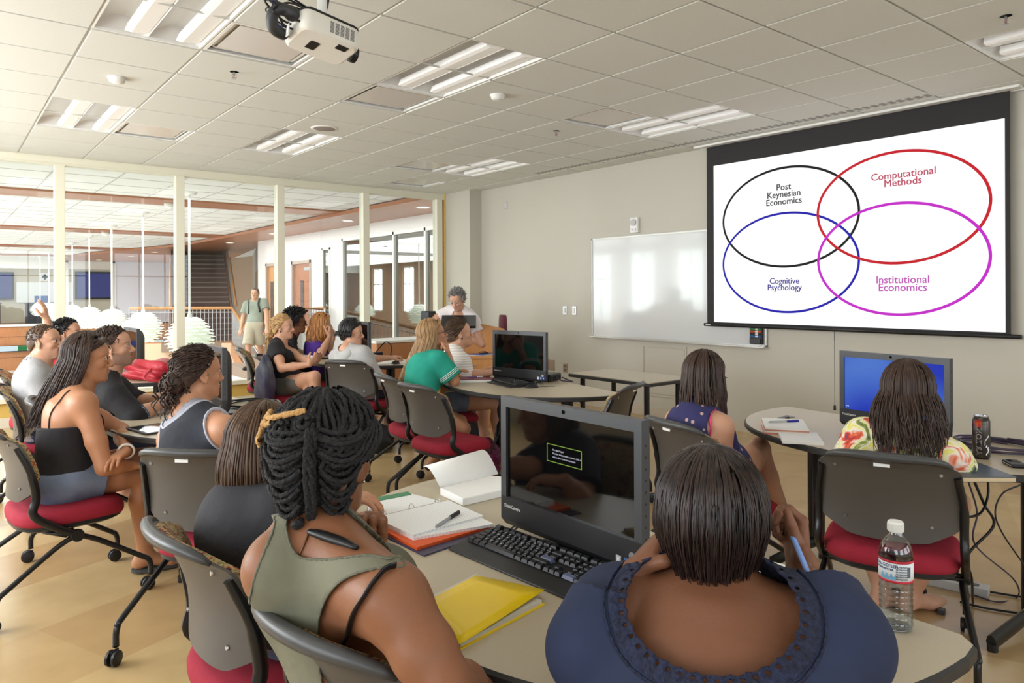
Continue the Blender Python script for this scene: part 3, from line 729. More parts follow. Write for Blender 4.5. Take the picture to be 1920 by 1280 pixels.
for k, (px, py, Y) in enumerate(((318, 377, 13.1), (197, 428, 20.3), (126, 458, 28.1))):
    p = onY(px, py, Y); bm = B(); lathe(bm, [(0, -.10), (.07, -.08), (.09, -.03), (.09, 0)], 16)
    o = mk('security_camera', bm, WPLAS, None, True, (p[0], p[1], AZ - .03)); tag(o, 'white dome camera under a wooden ceiling beam, ' + ['nearest', 'second', 'farthest'][k], 'security camera', 'ceiling dome cameras')

# ================================================================ light
W = bpy.data.worlds.new('world'); SC.world = W; W.use_nodes = True
bg = W.node_tree.nodes['Background']; bg.inputs[0].default_value = (.86, .93, 1, 1); bg.inputs[1].default_value = 4.6
def area(name, loc, rot, sx, sy, power, col=(1, 1, 1), spread=PI):
    l = bpy.data.lights.new(name, 'AREA'); l.shape = 'RECTANGLE'; l.size = sx; l.size_y = sy; l.energy = power; l.color = col; l.spread = spread
    o = bpy.data.objects.new(name, l); COL.objects.link(o); o.location = loc; o.rotation_euler = rot; return o
# daylight at the windows behind and left of the camera
for k, c in enumerate((-.4, 2.2, 4.8)): area('daylight_back_%d' % k, (c, YB - .2, 1.7), (PI / 2, 0, 0), 2, 1.8, 8, (.93, .97, 1))
for k, c in enumerate((-1.3, 1.7, 4.7, 7.5)): area('daylight_left_%d' % k, (XL - .2, c, 1.7), (PI / 2, 0, -PI / 2), 2.2, 1.8, (8, 34, 165, 220)[k], (.94, .975, 1))
# atrium: daylight along its left windows, added fill panels under the closed ceiling
area('atrium_left', (-5.35, 24, 1.5), (PI / 2, 0, -PI / 2), 28, 2.4, 2000, (.95, .97, 1))
area('atrium_fill', (.5, 17, 2.9), (0, 0, 0), 8, 12, 1050, (.98, .98, 1))
area('atrium_fill_far', (.5, 31, 2.9), (0, 0, 0), 8, 12, 1050, (.98, .98, 1))
area('corridor_lamps', (6.4, 15, 2.88), (0, 0, 0), 1.0, 10, 100, (1, .97, .95))
area('meeting_lamps', (1, 40.5, 2.9), (0, 0, 0), 9, 3, 200)
for k, (i, j) in enumerate(LIGHTS):
    area('lamp_%d' % k, (X0 + (i + .5) * T, Y0 + (j + 1) * T, CEIL - .012), (0, 0, 0), .5, 1.1, 4, (1, .98, .95))
# ================================================================ chairs
REDF = mat('red_fabric', (158, 30, 52), .85, bump=.25, bscale=700, var=.12, vscale=30)
SHELL = mat('chair_shell', (78, 74, 70), .4, bump=.06, bscale=600)
LIP = mat('chair_lip', (66, 66, 66), .38)
TUBE = mat('black_tube', (20, 20, 21), .3)
# floral fabric: blotches of tan, olive, rust and navy
FLOR = bpy.data.materials.new('floral_fabric'); FLOR.use_nodes = True; nt = FLOR.node_tree; bs = nt.nodes['Principled BSDF']; bs.inputs['Roughness'].default_value = .8
tc = nt.nodes.new('ShaderNodeTexCoord'); vo = nt.nodes.new('ShaderNodeTexNoise'); vo.inputs['Scale'].default_value = 26; vo.inputs['Detail'].default_value = 1; vo.inputs['Distortion'].default_value = 1.5
rp = nt.nodes.new('ShaderNodeValToRGB'); rp.color_ramp.interpolation = 'CONSTANT'
for p, c in ((.0, (60, 40, 50)), (.36, (150, 66, 40)), (.43, (176, 150, 104)), (.52, (120, 124, 84)), (.58, (196, 164, 120)), (.64, (90, 60, 50)), (.7, (150, 140, 96))):
    e = rp.color_ramp.elements[0] if p == 0 else rp.color_ramp.elements.new(p); e.position = p; e.color = lin(c)
while len(rp.color_ramp.elements) > 7: rp.color_ramp.elements.remove(rp.color_ramp.elements[-1])
nt.links.new(tc.outputs['Object'], vo.inputs['Vector']); nt.links.new(vo.outputs['Fac'], rp.inputs[0]); nt.links.new(rp.outputs[0], bs.inputs['Base Color'])

def sq(a, b, n, e=3.2):
    o = []
    for k in range(n):
        t = 2 * PI * k / n; c, s = math.cos(t), math.sin(t)
        o.append((a * math.copysign(abs(c) ** (2 / e), c), b * math.copysign(abs(s) ** (2 / e), s)))
    return o
def back_pt(u, v, off=0):
    """u -1..1 across, v 0..1 up, off = distance in front of the shell"""
    wtop = .247 - .03 * max(0, .25 - v); y = u * wtop
    z = .50 + v * .335
    x = -.215 - .075 * v - .028 * math.sin(PI * min(1, v * 1.1)) * -1 + .055 * u * u - .03 * max(0, v - .86) / .14 * 1.0
    return (x + off, y, z)
def shell_mesh(off, th, inset=0., lip=True, vmin=0, vmax=1):
    bm = B(); NU, NV = 20, 16; fr = []; bk = []
    for j in range(NV + 1):
        v = vmin + (vmax - vmin) * j / NV; rf = []; rb = []
        for i in range(NU + 1):
            u = -1 + 2 * i / NU
            # rounded outline: shrink the width near top and bottom
            e = abs(2 * ((v - vmin) / (vmax - vmin)) - 1); k = (1 - (max(0, e - .60) / .40) ** 3 * (.15 if v > .5 else .24)) * (1 - inset)
            uu = u * k
            # rounded top and bottom corners
            dv = (abs(u) ** 6) * (.085 if v > .5 else -.10) * (e if e > .5 else 0)
            p = back_pt(uu, v - dv, off); rf.append(p); rb.append((p[0] - th, p[1], p[2]))
        fr.append(rf); bk.append(rb)
    sheet(bm, fr); sheet(bm, [r[::-1] for r in bk])
    bmesh.ops.remove_doubles(bm, verts=bm.verts, dist=1e-5)
    bmesh.ops.bridge_loops(bm, edges=[e for e in bm.edges if e.is_boundary])
    return bm
def chair():
    t = empty('nesting_chair')
    # seat pad
    bm = B(); prof = [(.90, .385), (.985, .392), (1, .410), (1, .428), (.97, .446), (.88, .458), (.6, .462), (.25, .460)]
    V = []
    for k, zz_ in prof:
        V.append([bm.verts.new((x * k + .01 - .00 * k, y * k, zz_ - .02 * max(0, x * k - .12) / .11 * (1 if zz_ > .4 else .6))) for x, y in sq(.235, .245, 40)])
    for a, b in zip(V, V[1:]):
        for q in range(40): bm.faces.new((a[q], a[(q + 1) % 40], b[(q + 1) % 40], b[q]))
    bm.faces.new(V[-1]); bm.faces.new(V[0][::-1]); mk('seat', bm, REDF, t, True)
    bm = B(); P = sq(.225, .235, 40); V = [[bm.verts.new((x * k + .01, y * k, z)) for x, y in P] for k, z in ((.9, .36), (1, .372), (1.0, .392))]
    for a, b in zip(V, V[1:]):
        for q in range(40): bm.faces.new((a[q], a[(q + 1) % 40], b[(q + 1) % 40], b[q]))
    bm.faces.new(V[-1]); bm.faces.new(V[0][::-1]); mk('seat_pan', bm, BLACK, t, True, auto=.7)
    o = mk('backrest', shell_mesh(0, .010), SHELL, t, True, auto=.9)
    mk('back_cushion', shell_mesh(.026, .024, .06, vmin=.16, vmax=.985), FLOR, t, True, auto=1.2)
    # rolled top lip
    bm = B(); pts = []
    for k in range(25):
        u = -1 + 2 * k / 24; e = abs(u) ** 6 * .085
        p = back_pt(u * .86, 1 - e); pts.append((p[0] - .012, p[1], p[2] + .003))
    tube(bm, pts, [.006 + .012 * math.sin(PI * k / 24) ** .4 for k in range(25)], 8); mk('top_lip', bm, LIP, t, True)
    bm = B(); p = back_pt(.05, .90); box(bm, (p[0] - .0125, p[1], p[2]), (.003, .055, .014)); mk('label', bm, PAPER, t)
    bm = B()
    for u, v in ((-.72, .82), (.72, .82), (-.6, .2), (.6, .2)): p = back_pt(u, v); lathe(bm, [(0, -.004), (.006, -.004), (.007, 0)], 8); bmesh.ops.transform(bm, matrix=Matrix.Translation((p[0] - .011, p[1], p[2])) @ Matrix.Rotation(PI / 2, 4, 'Y'), verts=bm.verts[-24:])
    mk('screws', bm, STEEL, t)
    for s in (-1, 1):
        bm = B(); a = back_pt(s * .93, .80); b = back_pt(s * .96, .45); c = back_pt(s * .97, .12)
        tube(bm, curve([(a[0] - .012, a[1], a[2]), (b[0] - .012, b[1] + s * .012, b[2]), (c[0] + .0, c[1] + s * .014, c[2]), (-.17, s * .252, .46), (-.08, s * .255, .385), (.0, s * .255, .335)], 5), [.013] * 6 + [.016] * 20, 8, flat=1.15)
        lathe(bm, [(0, -.014), (.026, -.014), (.028, -.01), (.028, .01), (.026, .014), (0, .014)], 16)
        bmesh.ops.transform(bm, matrix=Matrix.Translation((.0, s * .258, .335)) @ Matrix.Rotation(PI / 2, 4, 'X'), verts=bm.verts[-96:])
        mk('frame_side', bm, TUBE, t, True, auto=.8)
        for d in (1, -1):
            bm = B(); yo = s * (.262 if d > 0 else .285)
            tube(bm, curve([(0, s * .245, .335), (d * .09, s * .25, .29), (d * .28, yo, .165), (d * .305, yo, .145), (d * .315, yo, .115), (d * .315, yo, .07)], 5), .0125, 8)
            lg = mk('leg', bm, TUBE, t, True)
            bm = B(); cx = d * .315 - .014
            for w in (-1, 1):
                lathe(bm, [(0, -.008), (.022, -.008), (.03, -.005), (.0305, .005), (.024, .008), (0, .008)], 18)
                bmesh.ops.transform(bm, matrix=Matrix.Translation((cx, yo + w * .013, .0308)) @ Matrix.Rotation(PI / 2, 4, 'X'), verts=bm.verts[-108:])
            b2(bm, (cx - .012, yo - .005, .02), (cx + .024, yo + .005, .06)); mk('caster', bm, BLACK, lg, True, auto=.6)
    bm = B(); tube(bm, [(0, -.255, .335), (0, .255, .335)], .011, 8); tube(bm, [(-.12, -.18, .362), (-.04, -.245, .34)], .01, 6); tube(bm, [(-.12, .18, .362), (-.04, .245, .34)], .01, 6); mk('crossbar', bm, TUBE, t, True)
    return t
ch0 = chair()
CG = 'red-seated nesting chairs on casters'
CHAIRS = [  # centre, yaw, label
    ((.48, 4.10), 6, 'grey-backed red chair at far left under the long-haired woman in the black camisole'),
    ((.97, 3.17), 43, 'grey-backed red chair seen from behind under the woman in the black tank top'),
    ((.76, 2.0), 3, 'red chair with tall grey back at lower left under the person in jeans'),
    ((.82, 1.31), 10.7, 'nearest grey chair back, at bottom left behind the woman in the olive top'),
    ((2.97, 2.10), -13, 'dark-backed red chair under the woman in the starry navy dress'),
    ((3.03, 1.315), 20, 'dark chair seen squarely from behind under the woman in the tie-dye shirt'),
    ((2.74, 4.10), 4, 'empty red chair in the middle of the photo, beside the purple bag'),
    ((2.86, 4.66), -8, 'red chair under the blonde in the teal shirt, behind the empty one'),
    ((3.32, 5.02), -12, 'red chair under the woman in the striped white top'),
    ((3.45, 3.44), 113, 'empty red chair at the right end of the middle table, turned away'),
    ((3.07, 6.06), 33, 'dark-backed chair under the person in the grey hoodie'),
    ((2.72, 6.86), -25, 'chair under the blonde with the ponytail'),
    ((2.86, 7.86), -20, 'chair under the woman with dark afro hair, half hidden behind the blonde'),
    ((3.36, 7.66), -30, 'chair under the red-haired woman in purple'),
    ((.62, 5.78), -8, 'chair hidden behind the long-haired woman, under the man in the grey tee'),
    ((.68, 7.02), -6, 'chair at the far left under the man in red'),
    ((.74, 4.92), -6, 'chair under the bearded man in black'),
    ((.80, .62), 30, 'chair below the frame under the woman in navy'),
]
for k, ((x, y), a, lb) in enumerate(CHAIRS):
    if k == 0: ch0.location = (x, y, 0); ch0.rotation_euler = (0, 0, math.radians(a)); tag(ch0, lb, 'chair', CG)
    else: dup(ch0, (x, y, 0), math.radians(a), lb)

# ================================================================ half-round tables
LAM = mat('table_laminate', (188, 175, 151), .38, var=.05, vscale=150)
EDGE = mat('table_edge', (44, 43, 43), .45)
def dshape(a=.9, b=.86, e=2.25, n=60, rc=.06):
    pts = []
    for k in range(n + 1):
        t = -PI / 2 + PI * k / n; c, s = math.cos(t), math.sin(t)
        pts.append((-b * abs(c) ** (2 / e), a * math.copysign(abs(s) ** (2 / e), s)))
    return [(.0, -a + .0)] * 0 + [(rc * .3, -a + .04)] * 0 + pts[0:] 
def table():
    t = empty('half_round_table'); bm = B(); P = dshape()
    P = [(.03, -.86), (.0, -.892)] + P[1:-1] + [(.0, .892), (.03, .86)]
    def off(f, d): return [(x * f, y * f) for x, y in P]
    V = [[bm.verts.new((x, y, z)) for x, y in off(f, 0)] for f, z in ((.988, .708), (1, .714), (1, .734), (.992, .74))]
    n = len(P)
    for a, b in zip(V, V[1:]):
        for k in range(n): bm.faces.new((a[k], a[(k + 1) % n], b[(k + 1) % n], b[k])).material_index = 1
    bm.faces.new(V[-1]); bm.faces.new(V[0][::-1]).material_index = 1
    mk('tabletop', bm, [LAM, EDGE], t)
    for y in (-.52, .52):
        bm = B(); tube(bm, [(-.22, y, .06), (-.22, y, .70)], .045, 16); mk('column', bm, TUBE, t, True, auto=.8)
        bm = B(); tube(bm, curve([(-.60, y, .035), (-.5, y, .045), (-.22, y, .07), (-.05, y, .045), (.02, y, .035)]), [.02] * 24 + [.02], 8, flat=1.6); lathe(bm, [(0, 0), (.02, 0), (.02, .03)], 10, (-.59, y, 0)); lathe(bm, [(0, 0), (.02, 0), (.02, .03)], 10, (.01, y, 0)); mk('foot', bm, TUBE, t, True, auto=.8)
        bm = B(); b2(bm, (-.40, y - .03, .69), (-.06, y + .03, .708)); mk('bracket', bm, TUBE, t)
    bm = B(); b2(bm, (-.235, -.5, .655), (-.205, .5, .69)); mk('beam', bm, TUBE, t)
    return t
tb0 = table()
TG = 'half-round beige tables with black edges'
TABLES = [((1.62, 1.43), 0, 'nearest half-round beige table with the large black computer and yellow folder'),
          ((3.95, 1.50), -6, 'half-round table at the right edge with the lit blue screen'),
          ((3.84, 4.25), -9.8, 'half-round table in mid photo with the all-in-one computer behind the empty chair'),
          ((1.55, 4.38), 0, 'half-round table on the left where the bearded man leans'),
          ((1.68, 7.08), 0, 'half-round table far left with the red bag on it'),
          ((3.82, 6.98), 0, 'half-round table at the back by the glass wall, beside the grey hoodie')]
for k, ((x, y), a, lb) in enumerate(TABLES):
    if k == 0: tb0.location = (x, y, 0); tag(tb0, lb, 'table', TG)
    else: dup(tb0, (x, y, 0), math.radians(a), lb)
t = thing('side_table', 'small rectangular beige table with black edge and legs before the wall', 'table', (4.3, 3.66, 0))
bm = B(); b2(bm, (0, 0, .706), (.55, .92, .735)); mk('edge_band', bm, EDGE, t, bevel=.006)
bm = B(); b2(bm, (.004, .004, .733), (.546, .916, .740)); mk('tabletop', bm, LAM, t)
for x in (.08, .47):
    for y in (.1, .82): bm = B(); tube(bm, [(x, y, 0), (x, y, .71)], .022, 10); mk('leg', bm, TUBE, t, True, auto=.8)

# ================================================================ all-in-one computers
SCR = mat('screen_glass', (9, 9, 10), .05, spec=.9)
BEZ = mat('computer_bezel', (66, 67, 70), .4)
KEYM = mat('keycap', (26, 26, 29), .4)
def computer(lb, loc, rz, state='off', near=False, group='all-in-one computers'):
    t = thing('desktop_computer', lb, 'computer', loc, rz, group); w, h, z0 = .2725, .378, .025
    # front faces local -X
    bm = B()
    for a, b in (((-.028, -w, z0 + h - .03), (0, w, z0 + h)), ((-.028, -w, z0 + .085), (0, -w + .024, z0 + h - .03)), ((-.028, w - .024, z0 + .085), (0, w, z0 + h - .03))): b2(bm, a, b)
    P = [(-.028, z0 + .085), (-.028, z0 + .018), (-.016, z0), (0, z0), (0, z0 + .085)]
    mk('bezel', bm, BEZ, t); bm = B()
    v = [[bm.verts.new((x, s * (w - (.006 if z < z0 + .01 else 0)), z)) for x, z in P] for s in (-1, 1)]
    for k in range(5): bm.faces.new((v[0][k], v[0][(k + 1) % 5], v[1][(k + 1) % 5], v[1][k]))
    bm.faces.new(v[0]); bm.faces.new(v[1][::-1])
    mk('chin', bm, mat('computer_chin', (34, 34, 37), .35), t)
    bm = B(); P = [(0, z0 + .014), (0, z0 + h - .012), (.03, z0 + h - .03), (.055, z0 + h - .08), (.055, z0 + .06), (.03, z0 + .02)]
    v = [[bm.verts.new((x, s * (w - .006 - x * 1.7), z)) for x, z in P] for s in (-1, 1)]
    for k in range(6): bm.faces.new((v[0][k], v[0][(k + 1) % 6], v[1][(k + 1) % 6], v[1][k]))
    bm.faces.new(v[0]); bm.faces.new(v[1][::-1]); mk('rear_case', bm, BLACK, t)
    bm = B(); b2(bm, (-.020, -w + .022, z0 + .083), (-.002, w - .022, z0 + h - .028))
    if state == 'lit':
        m = em('desktop_wallpaper', (58, 96, 226), .75); n2 = m.node_tree
        tc = n2.nodes.new('ShaderNodeTexCoord'); gr = n2.nodes.new('ShaderNodeTexNoise'); gr.inputs['Scale'].default_value = 2.2; gr.inputs['Detail'].default_value = 0; r2 = n2.nodes.new('ShaderNodeValToRGB')
        r2.color_ramp.elements[0].color = lin((24, 56, 206)); r2.color_ramp.elements[0].position = .35; r2.color_ramp.elements[1].color = lin((96, 150, 244)); r2.color_ramp.elements[1].position = .72
        n2.links.new(tc.outputs['Object'], gr.inputs[0]); n2.links.new(gr.outputs['Fac'], r2.inputs[0]); n2.links.new(r2.outputs[0], n2.nodes['Principled BSDF'].inputs['Emission Color']); n2.nodes['Principled BSDF'].inputs['Roughness'].default_value = .08
        mk('screen', bm, m, t)
    else: mk('screen', bm, SCR, t)
    Mf = lambda y, z, x=-.0285: basis((0, -1, 0), (0, 0, 1), (-1, 0, 0), (x, y, z))
    bm = B(); text(bm, 'ThinkCentre', .0145, Mf(w - .014, z0 + .058), align='LEFT'); mk('wordmark', bm, WPLAS, t)
    bm = B(); lathe(bm, [(0, .0), (.0055, 0), (.0055, -.002)], 14); bmesh.ops.transform(bm, matrix=Matrix.Translation((-.028, 0, z0 + h - .014)) @ Matrix.Rotation(PI / 2, 4, 'Y'), verts=bm.verts); mk('webcam', bm, SCR, t)
    if state == 'dialog':
        bm = B(); a, b, c, d = .075, -.06, .245, .292   # outline box with three short lines of tiny print
        for p, q in (((a, c), (b, c + .0018)), ((a, d), (b, d + .0018)), ((a, c), (a - .0018, d)), ((b, c), (b - .0018, d + .0018))): b2(bm, (-.0212, q[0], p[1]), (-.0204, p[0], q[1]))
        mk('dialog_frame', bm, em('dialog_green', (150, 190, 70), .7), t)
        bm = B(); rnd = random.Random(4)
        for k, s in enumerate(('No signal input', 'Monitor sleeps, make a mouse click or', 'select, then move mouse input')): text(bm, s, .0072, Mf(.052, .279 - k * .0095, -.0206), align='LEFT')
        mk('dialog_text', bm, em('dialog_white', (190, 190, 205), .7), t)
    if state == 'lit':
        bm = B(); text(bm, '8:46', .010, Mf(w - .03, z0 + .10, -.0206), align='LEFT'); mk('clock_text', bm, em('clock_white', (220, 225, 240), .9), t)
    bm = B(); lathe(bm, [(.0075, 0), (.010, 0), (.010, -.002), (.0075, -.002)], 20); bmesh.ops.transform(bm, matrix=Matrix.Translation((-.0285, -w + .03, z0 + .048)) @ Matrix.Rotation(PI / 2, 4, 'Y'), verts=bm.verts); mk('power_ring', bm, STEEL, t)
    for k, (c, y) in enumerate((((200, 200, 205), .075), ((60, 120, 200), .048), ((40, 70, 170), .022))):
        bm = B(); b2(bm, (-.0292, -w + y - .008, z0 + .018), (-.028, -w + y + .008, z0 + .038), 0); b2(bm, (-.0296, -w + y - .003, z0 + .025), (-.0291, -w + y + .004, z0 + .033), 1); mk('sticker', bm, [mat('sticker_%d' % k, c, .4), PAPER], t)
    # stand: rear leg, foot frame
    bm = B(); b2(bm, (.03, -.10, .004), (.05, .10, .18)); b2(bm, (.0, -.12, 0), (.17, .12, .012)); mk('stand', bm, BLACK, t, bevel=.003)
    for s in (-1, 1):
        bm = B(); tube(bm, [(.02, s * (w - .04), z0 + .01), (-.045, s * (w - .04), .008), (-.045, s * (w - .055), .008), (.02, s * (w - .055), z0 + .01)], .003, 6)
        mk('front_foot', bm, STEEL, t)
    bm = B()
    for k in range(9): b2(bm, (-.016, -w - .0004, z0 + .09 + k * .028), (-.011, -w + .002, z0 + .096 + k * .028))
    mk('side_ports', bm, BLACK, t)
    return t
TZ = .7402
computer('large black all-in-one computer with dark screen, nearest, on the front table', (1.335, 1.411, TZ), 0, 'dialog', True)
computer('black computer with glowing blue desktop before the tie-dye shirt', (3.60, 1.545, TZ), math.radians(-8), 'lit')
computer('dark computer facing the camera on the middle table beside the white-top woman', (3.56, 4.33, TZ), math.radians(10))
computer('computer seen edge-on beside the face of the woman in the tank top', (1.27, 4.40, TZ), 0)
computer('computer seen edge-on beside the bearded man', (1.37, 7.09, TZ), 0)
computer('computer behind the head of the person in the grey hoodie', (3.50, 6.96, TZ), 0)

def keyboard(lb, loc, rz, near=False):
    t = thing('keyboard', lb, 'keyboard', loc, rz, 'black keyboards')    # long side along Y, typist at -X; left end at +Y
    bm = B(); P = [(-.10, 0), (-.10, .006), (-.045, .014), (.08, .026), (.10, .024), (.10, 0)]
    v = [[bm.verts.new((x, s * .232, z)) for x, z in P] for s in (-1, 1)]
    for k in range(6): bm.faces.new((v[0][k], v[0][(k + 1) % 6], v[1][(k + 1) % 6], v[1][k]))
    bm.faces.new(v[0]); bm.faces.new(v[1][::-1]); mk('base', bm, mat('keyboard_black', (34, 34, 35), .45), t, bevel=.003)
    rows = [(.068, [1, -.5, 1, 1, 1, 1, -.4, 1, 1, 1, 1, -.4, 1, 1, 1, 1, -.3, 1, 1, 1]), (.042, [1] * 13 + [2, -.3, 1, 1, 1, -.3, 1, 1, 1, 1]), (.023, [1.5] + [1] * 12 + [1.5, -.3, 1, 1, 1, -.3, 1, 1, 1, 1]), (.004, [1.75] + [1] * 11 + [2.25, -3.6, 1, 1, 1, 1]), (-.015, [2.25] + [1] * 10 + [2.75, -1.3, 1, -1.3, 1, 1, 1, 1]), (-.034, [1.3, 1.3, 1.3, 6, 1.3, 1.3, 1.3, 1.2, -.3, 1, 1, 1, -.3, 2, 1, 1])]
    blue = {(3, 12), (5, 13)}
    if not near:
        bm = B()
    for ri, (x, ks) in enumerate(rows):
        tot = sum(abs(k) for k in ks); u = .44 / tot; y = .22; z = .0165 + (x + .034) * .096
        for ki, k in enumerate(ks):
            wd = abs(k) * u
            if k > 0:
                if near: bm = B()
                h = .0085; a = (x - .0085, y - wd + .0007, z); b = (x + .0085, y - .0007, z + h); g = .0028
                lo = [bm.verts.new(p) for p in ((a[0], a[1], z), (b[0], a[1], z), (b[0], b[1], z), (a[0], b[1], z))]
                hi = [bm.verts.new(p) for p in ((a[0] + g, a[1] + g, z + h), (b[0] - g, a[1] + g, z + h + .0016), (b[0] - g, b[1] - g, z + h + .0016), (a[0] + g, b[1] - g, z + h))]
                for q in range(4): bm.faces.new((lo[q], lo[(q + 1) % 4], hi[(q + 1) % 4], hi[q]))
                bm.faces.new(hi)
                if near:
                    o = mk('key', bm, mat('blue_key', (92, 98, 128), .4) if (ri, ki) in blue else KEYM, t)
            y -= wd
    if not near: mk('keys', bm, KEYM, t)
    if near:
        bm = B(); ss = iter('`1234567890-=QWERTYUIOP[]ASDFGHJKL;ZXCVBNM,./')
        for ri, (x, ks) in enumerate(rows):
            tot = sum(abs(k) for k in ks); u = .44 / tot; y = .22; z = .0165 + (x + .034) * .096 + .0105
            for ki, k in enumerate(ks):
                if k == 1 and 1 <= ri <= 4 and ki < 13:
                    c = next(ss, None)
                    if c: text(bm, c, .0085, basis((0, -1, 0), (1, 0, .1), (0, 0, 1), (x, y - u / 2, z)))
                y -= abs(k) * u
        mk('key_legends', bm, mat('legend_grey', (190, 190, 195), .6), t)
        bm = B(); text(bm, 'lenovo', .011, basis((0, -1, 0), (1, 0, 0), (0, 0, 1), (.091, -.175, .0257))); mk('wordmark', bm, LGREY, t)
    return t
keyboard('black full-size keyboard in front of the nearest computer', (1.215, 1.432, TZ), math.radians(4), True)
keyboard('black keyboard before the dark computer on the middle table', tuple(Z(950, 719, .742)[:2]) + (TZ,), math.radians(-10))
keyboard('keyboard before the computer beside the bearded man', (1.22, 6.93, TZ), 0)
def mouse(lb, loc, rz, cord=None):
    t = thing('computer_mouse', lb, 'mouse', loc, rz, 'black computer mice'); bm = B()
    bmesh.ops.create_uvsphere(bm, u_segments=20, v_segments=12, radius=1)
    for v in bm.verts: v.co = (v.co.x * .056 * (1 - .1 * v.co.x), v.co.y * .032, max(0, v.co.z) * .034)
    mk('shell', bm, BLACK, t, True); bm = B(); tube(bm, [(.022, -.003, .033), (.038, -.003, .026)], .005, 8); mk('wheel', bm, DGREY, t)
    if cord:
        bm = B(); tube(bm, curve([(.053, 0, .008)] + cord), .0022, 6); mk('cord', bm, BLACK, t, True)
    return t
mouse('black mouse behind the left arm of the woman in navy', tuple(Z(1166, 1108, .745)[:2]) + (TZ,), .1, [(.09, -.02, .003), (.12, -.09, .003), (.14, -.14, .003)])
mouse('black mouse beside the keyboard on the middle table', tuple(Z(998, 726, .742)[:2]) + (TZ,), -.2, [(.1, 0, .003), (.18, -.03, .003)])
mouse('black mouse on a book at the right table', tuple(Z(1795, 857, .772)[:2]) + (.7622,), .3)
mouse('dark mouse on the back table by the glass wall', tuple(Z(742, 681, .745)[:2]) + (TZ,), .4)

# ================================================================ lectern, credenza
LT = np.array([4.72, 6.55])
t = thing('lectern', 'maple wood teaching lectern with curved front and side desk', 'lectern', (4.45, 6.75, 0))
p1 = D(825, 600, 8.05); p2 = D(932, 622, 7.65)
bm = B(); W3 = WOODM
a = np.array([4.15, 6.72]); u = np.array([.80, -.60]); u /= np.linalg.norm(u); nrm = np.array([u[1], -u[0]])    # front face direction
o2 = np.array([4.45, 6.75])
def lp(s, d): q = o2 * 0 + u * s - nrm * d; return (q[0], q[1])
ztop = lambda s: 1.13 - .10 * max(0, (s - .05) / .62) ** 1.6
n = 14; fr = []; bk = []
for k in range(n + 1):
    s = -.28 + .95 * k / n; fr.append([lp(s, 0) + (.0,), lp(s, 0) + (ztop(s),)]); bk.append([lp(s, .04) + (.0,), lp(s, .04) + (ztop(s),)])
sheet(bm, fr); sheet(bm, [r[::-1] for r in bk])
bmesh.ops.bridge_loops(bm, edges=[e for e in bm.edges if e.is_boundary]); mk('front_panel', bm, W3, t)
bm = B(); prism(bm, [lp(-.28, .04), lp(.62, .04), lp(.62, .6), lp(-.28, .6)], .94, .97); mk('desktop', bm, WOODM, t)
for s in (-.28, .60): bm = B(); prism(bm, [lp(s, .04), lp(s + .03, .04), lp(s + .03, .6), lp(s, .6)], 0, .94); mk('side_panel', bm, WOODM, t)
bm = B(); prism(bm, [lp(-.02, -.42), lp(.62, -.42), lp(.62, -.003), lp(-.02, -.003)], .0, .74); mk('drawer_unit', bm, WOODM, t)
bm = B(); prism(bm, [lp(-.04, -.44), lp(.64, -.44), lp(.64, -.003), lp(-.04, -.003)], .74, .765); mk('side_desk', bm, WOODM, t)
for z0, z1 in ((.04, .28), (.29, .50), (.51, .72)):
    bm = B(); prism(bm, [lp(.0, -.435), lp(.60, -.435), lp(.60, -.421), lp(.0, -.421)], z0, z1); d = mk('drawer', bm, WOODM, t, bevel=.002)
    bm = B(); q0, q1 = lp(.26, -.45), lp(.36, -.45); tube(bm, [q0 + (z1 - .05,), q1 + (z1 - .05,)], .006); mk('handle', bm, STEEL, d)
q = o2 + np.array(lp(.42, -.22))
t = thing('blue_magazine', 'blue and white magazine with dark glasses on the lectern side desk', 'magazine', (q[0], q[1], .7655), .3)
bm = B(); b2(bm, (-.14, -.1, 0), (.14, .1, .006)); mk('cover', bm, mat('blue_print', (64, 104, 170), .4), t); bm = B(); b2(bm, (-.145, -.105, -.0003), (.1, .08, .003)); mk('pages', bm, PAPER, t)
t = thing('folded_glasses', 'pair of dark glasses on the blue magazine', 'glasses', (q[0] + .03, q[1], .772), .2)
bm = B(); tube(bm, curve([(-.07, 0, .004), (-.04, .03, .02), (0, .01, .02), (.04, .03, .02), (.07, 0, .004)]), .004); mk('frame', bm, BLACK, t, True); bm = B(); b2(bm, (-.05, -.012, .003), (.05, .012, .012)); mk('case', bm, BLACK, t)
q = D(860, 597, 7.92)[:2]
t = thing('lectern_monitor', 'slim dark monitor tilted flat on the lectern', 'monitor', (q[0], q[1], .971), math.atan2(u[1], u[0]))
bm = B(); box(bm, (0, 0, .15), (.38, .03, .25)); bmesh.ops.rotate(bm, cent=(0, 0, .15), matrix=Matrix.Rotation(-1.1, 3, 'X'), verts=bm.verts); mk('case', bm, BLACK, t, bevel=.005)
bm = B(); tube(bm, [(0, .03, .0), (0, .0, .15)], .03); mk('stand', bm, BLACK, t)
q = o2 + np.array(lp(-.2, .2))
t = thing('desk_speaker', 'small black box speaker at the left end of the lectern', 'speaker', (q[0], q[1], .971), .4)
bm = B(); b2(bm, (-.07, -.06, 0), (.07, .06, .26)); mk('cabinet', bm, BLACK, t, bevel=.012); bm = B(); b2(bm, (-.055, -.064, .02), (.055, -.06, .24)); mk('grille', bm, DGREY, t)
t = thing('office_chair', 'maroon upholstered chair back behind the lectern, by the pilaster', 'chair', (5.30, 6.78, 0), -.5)
bm = B(); V = []
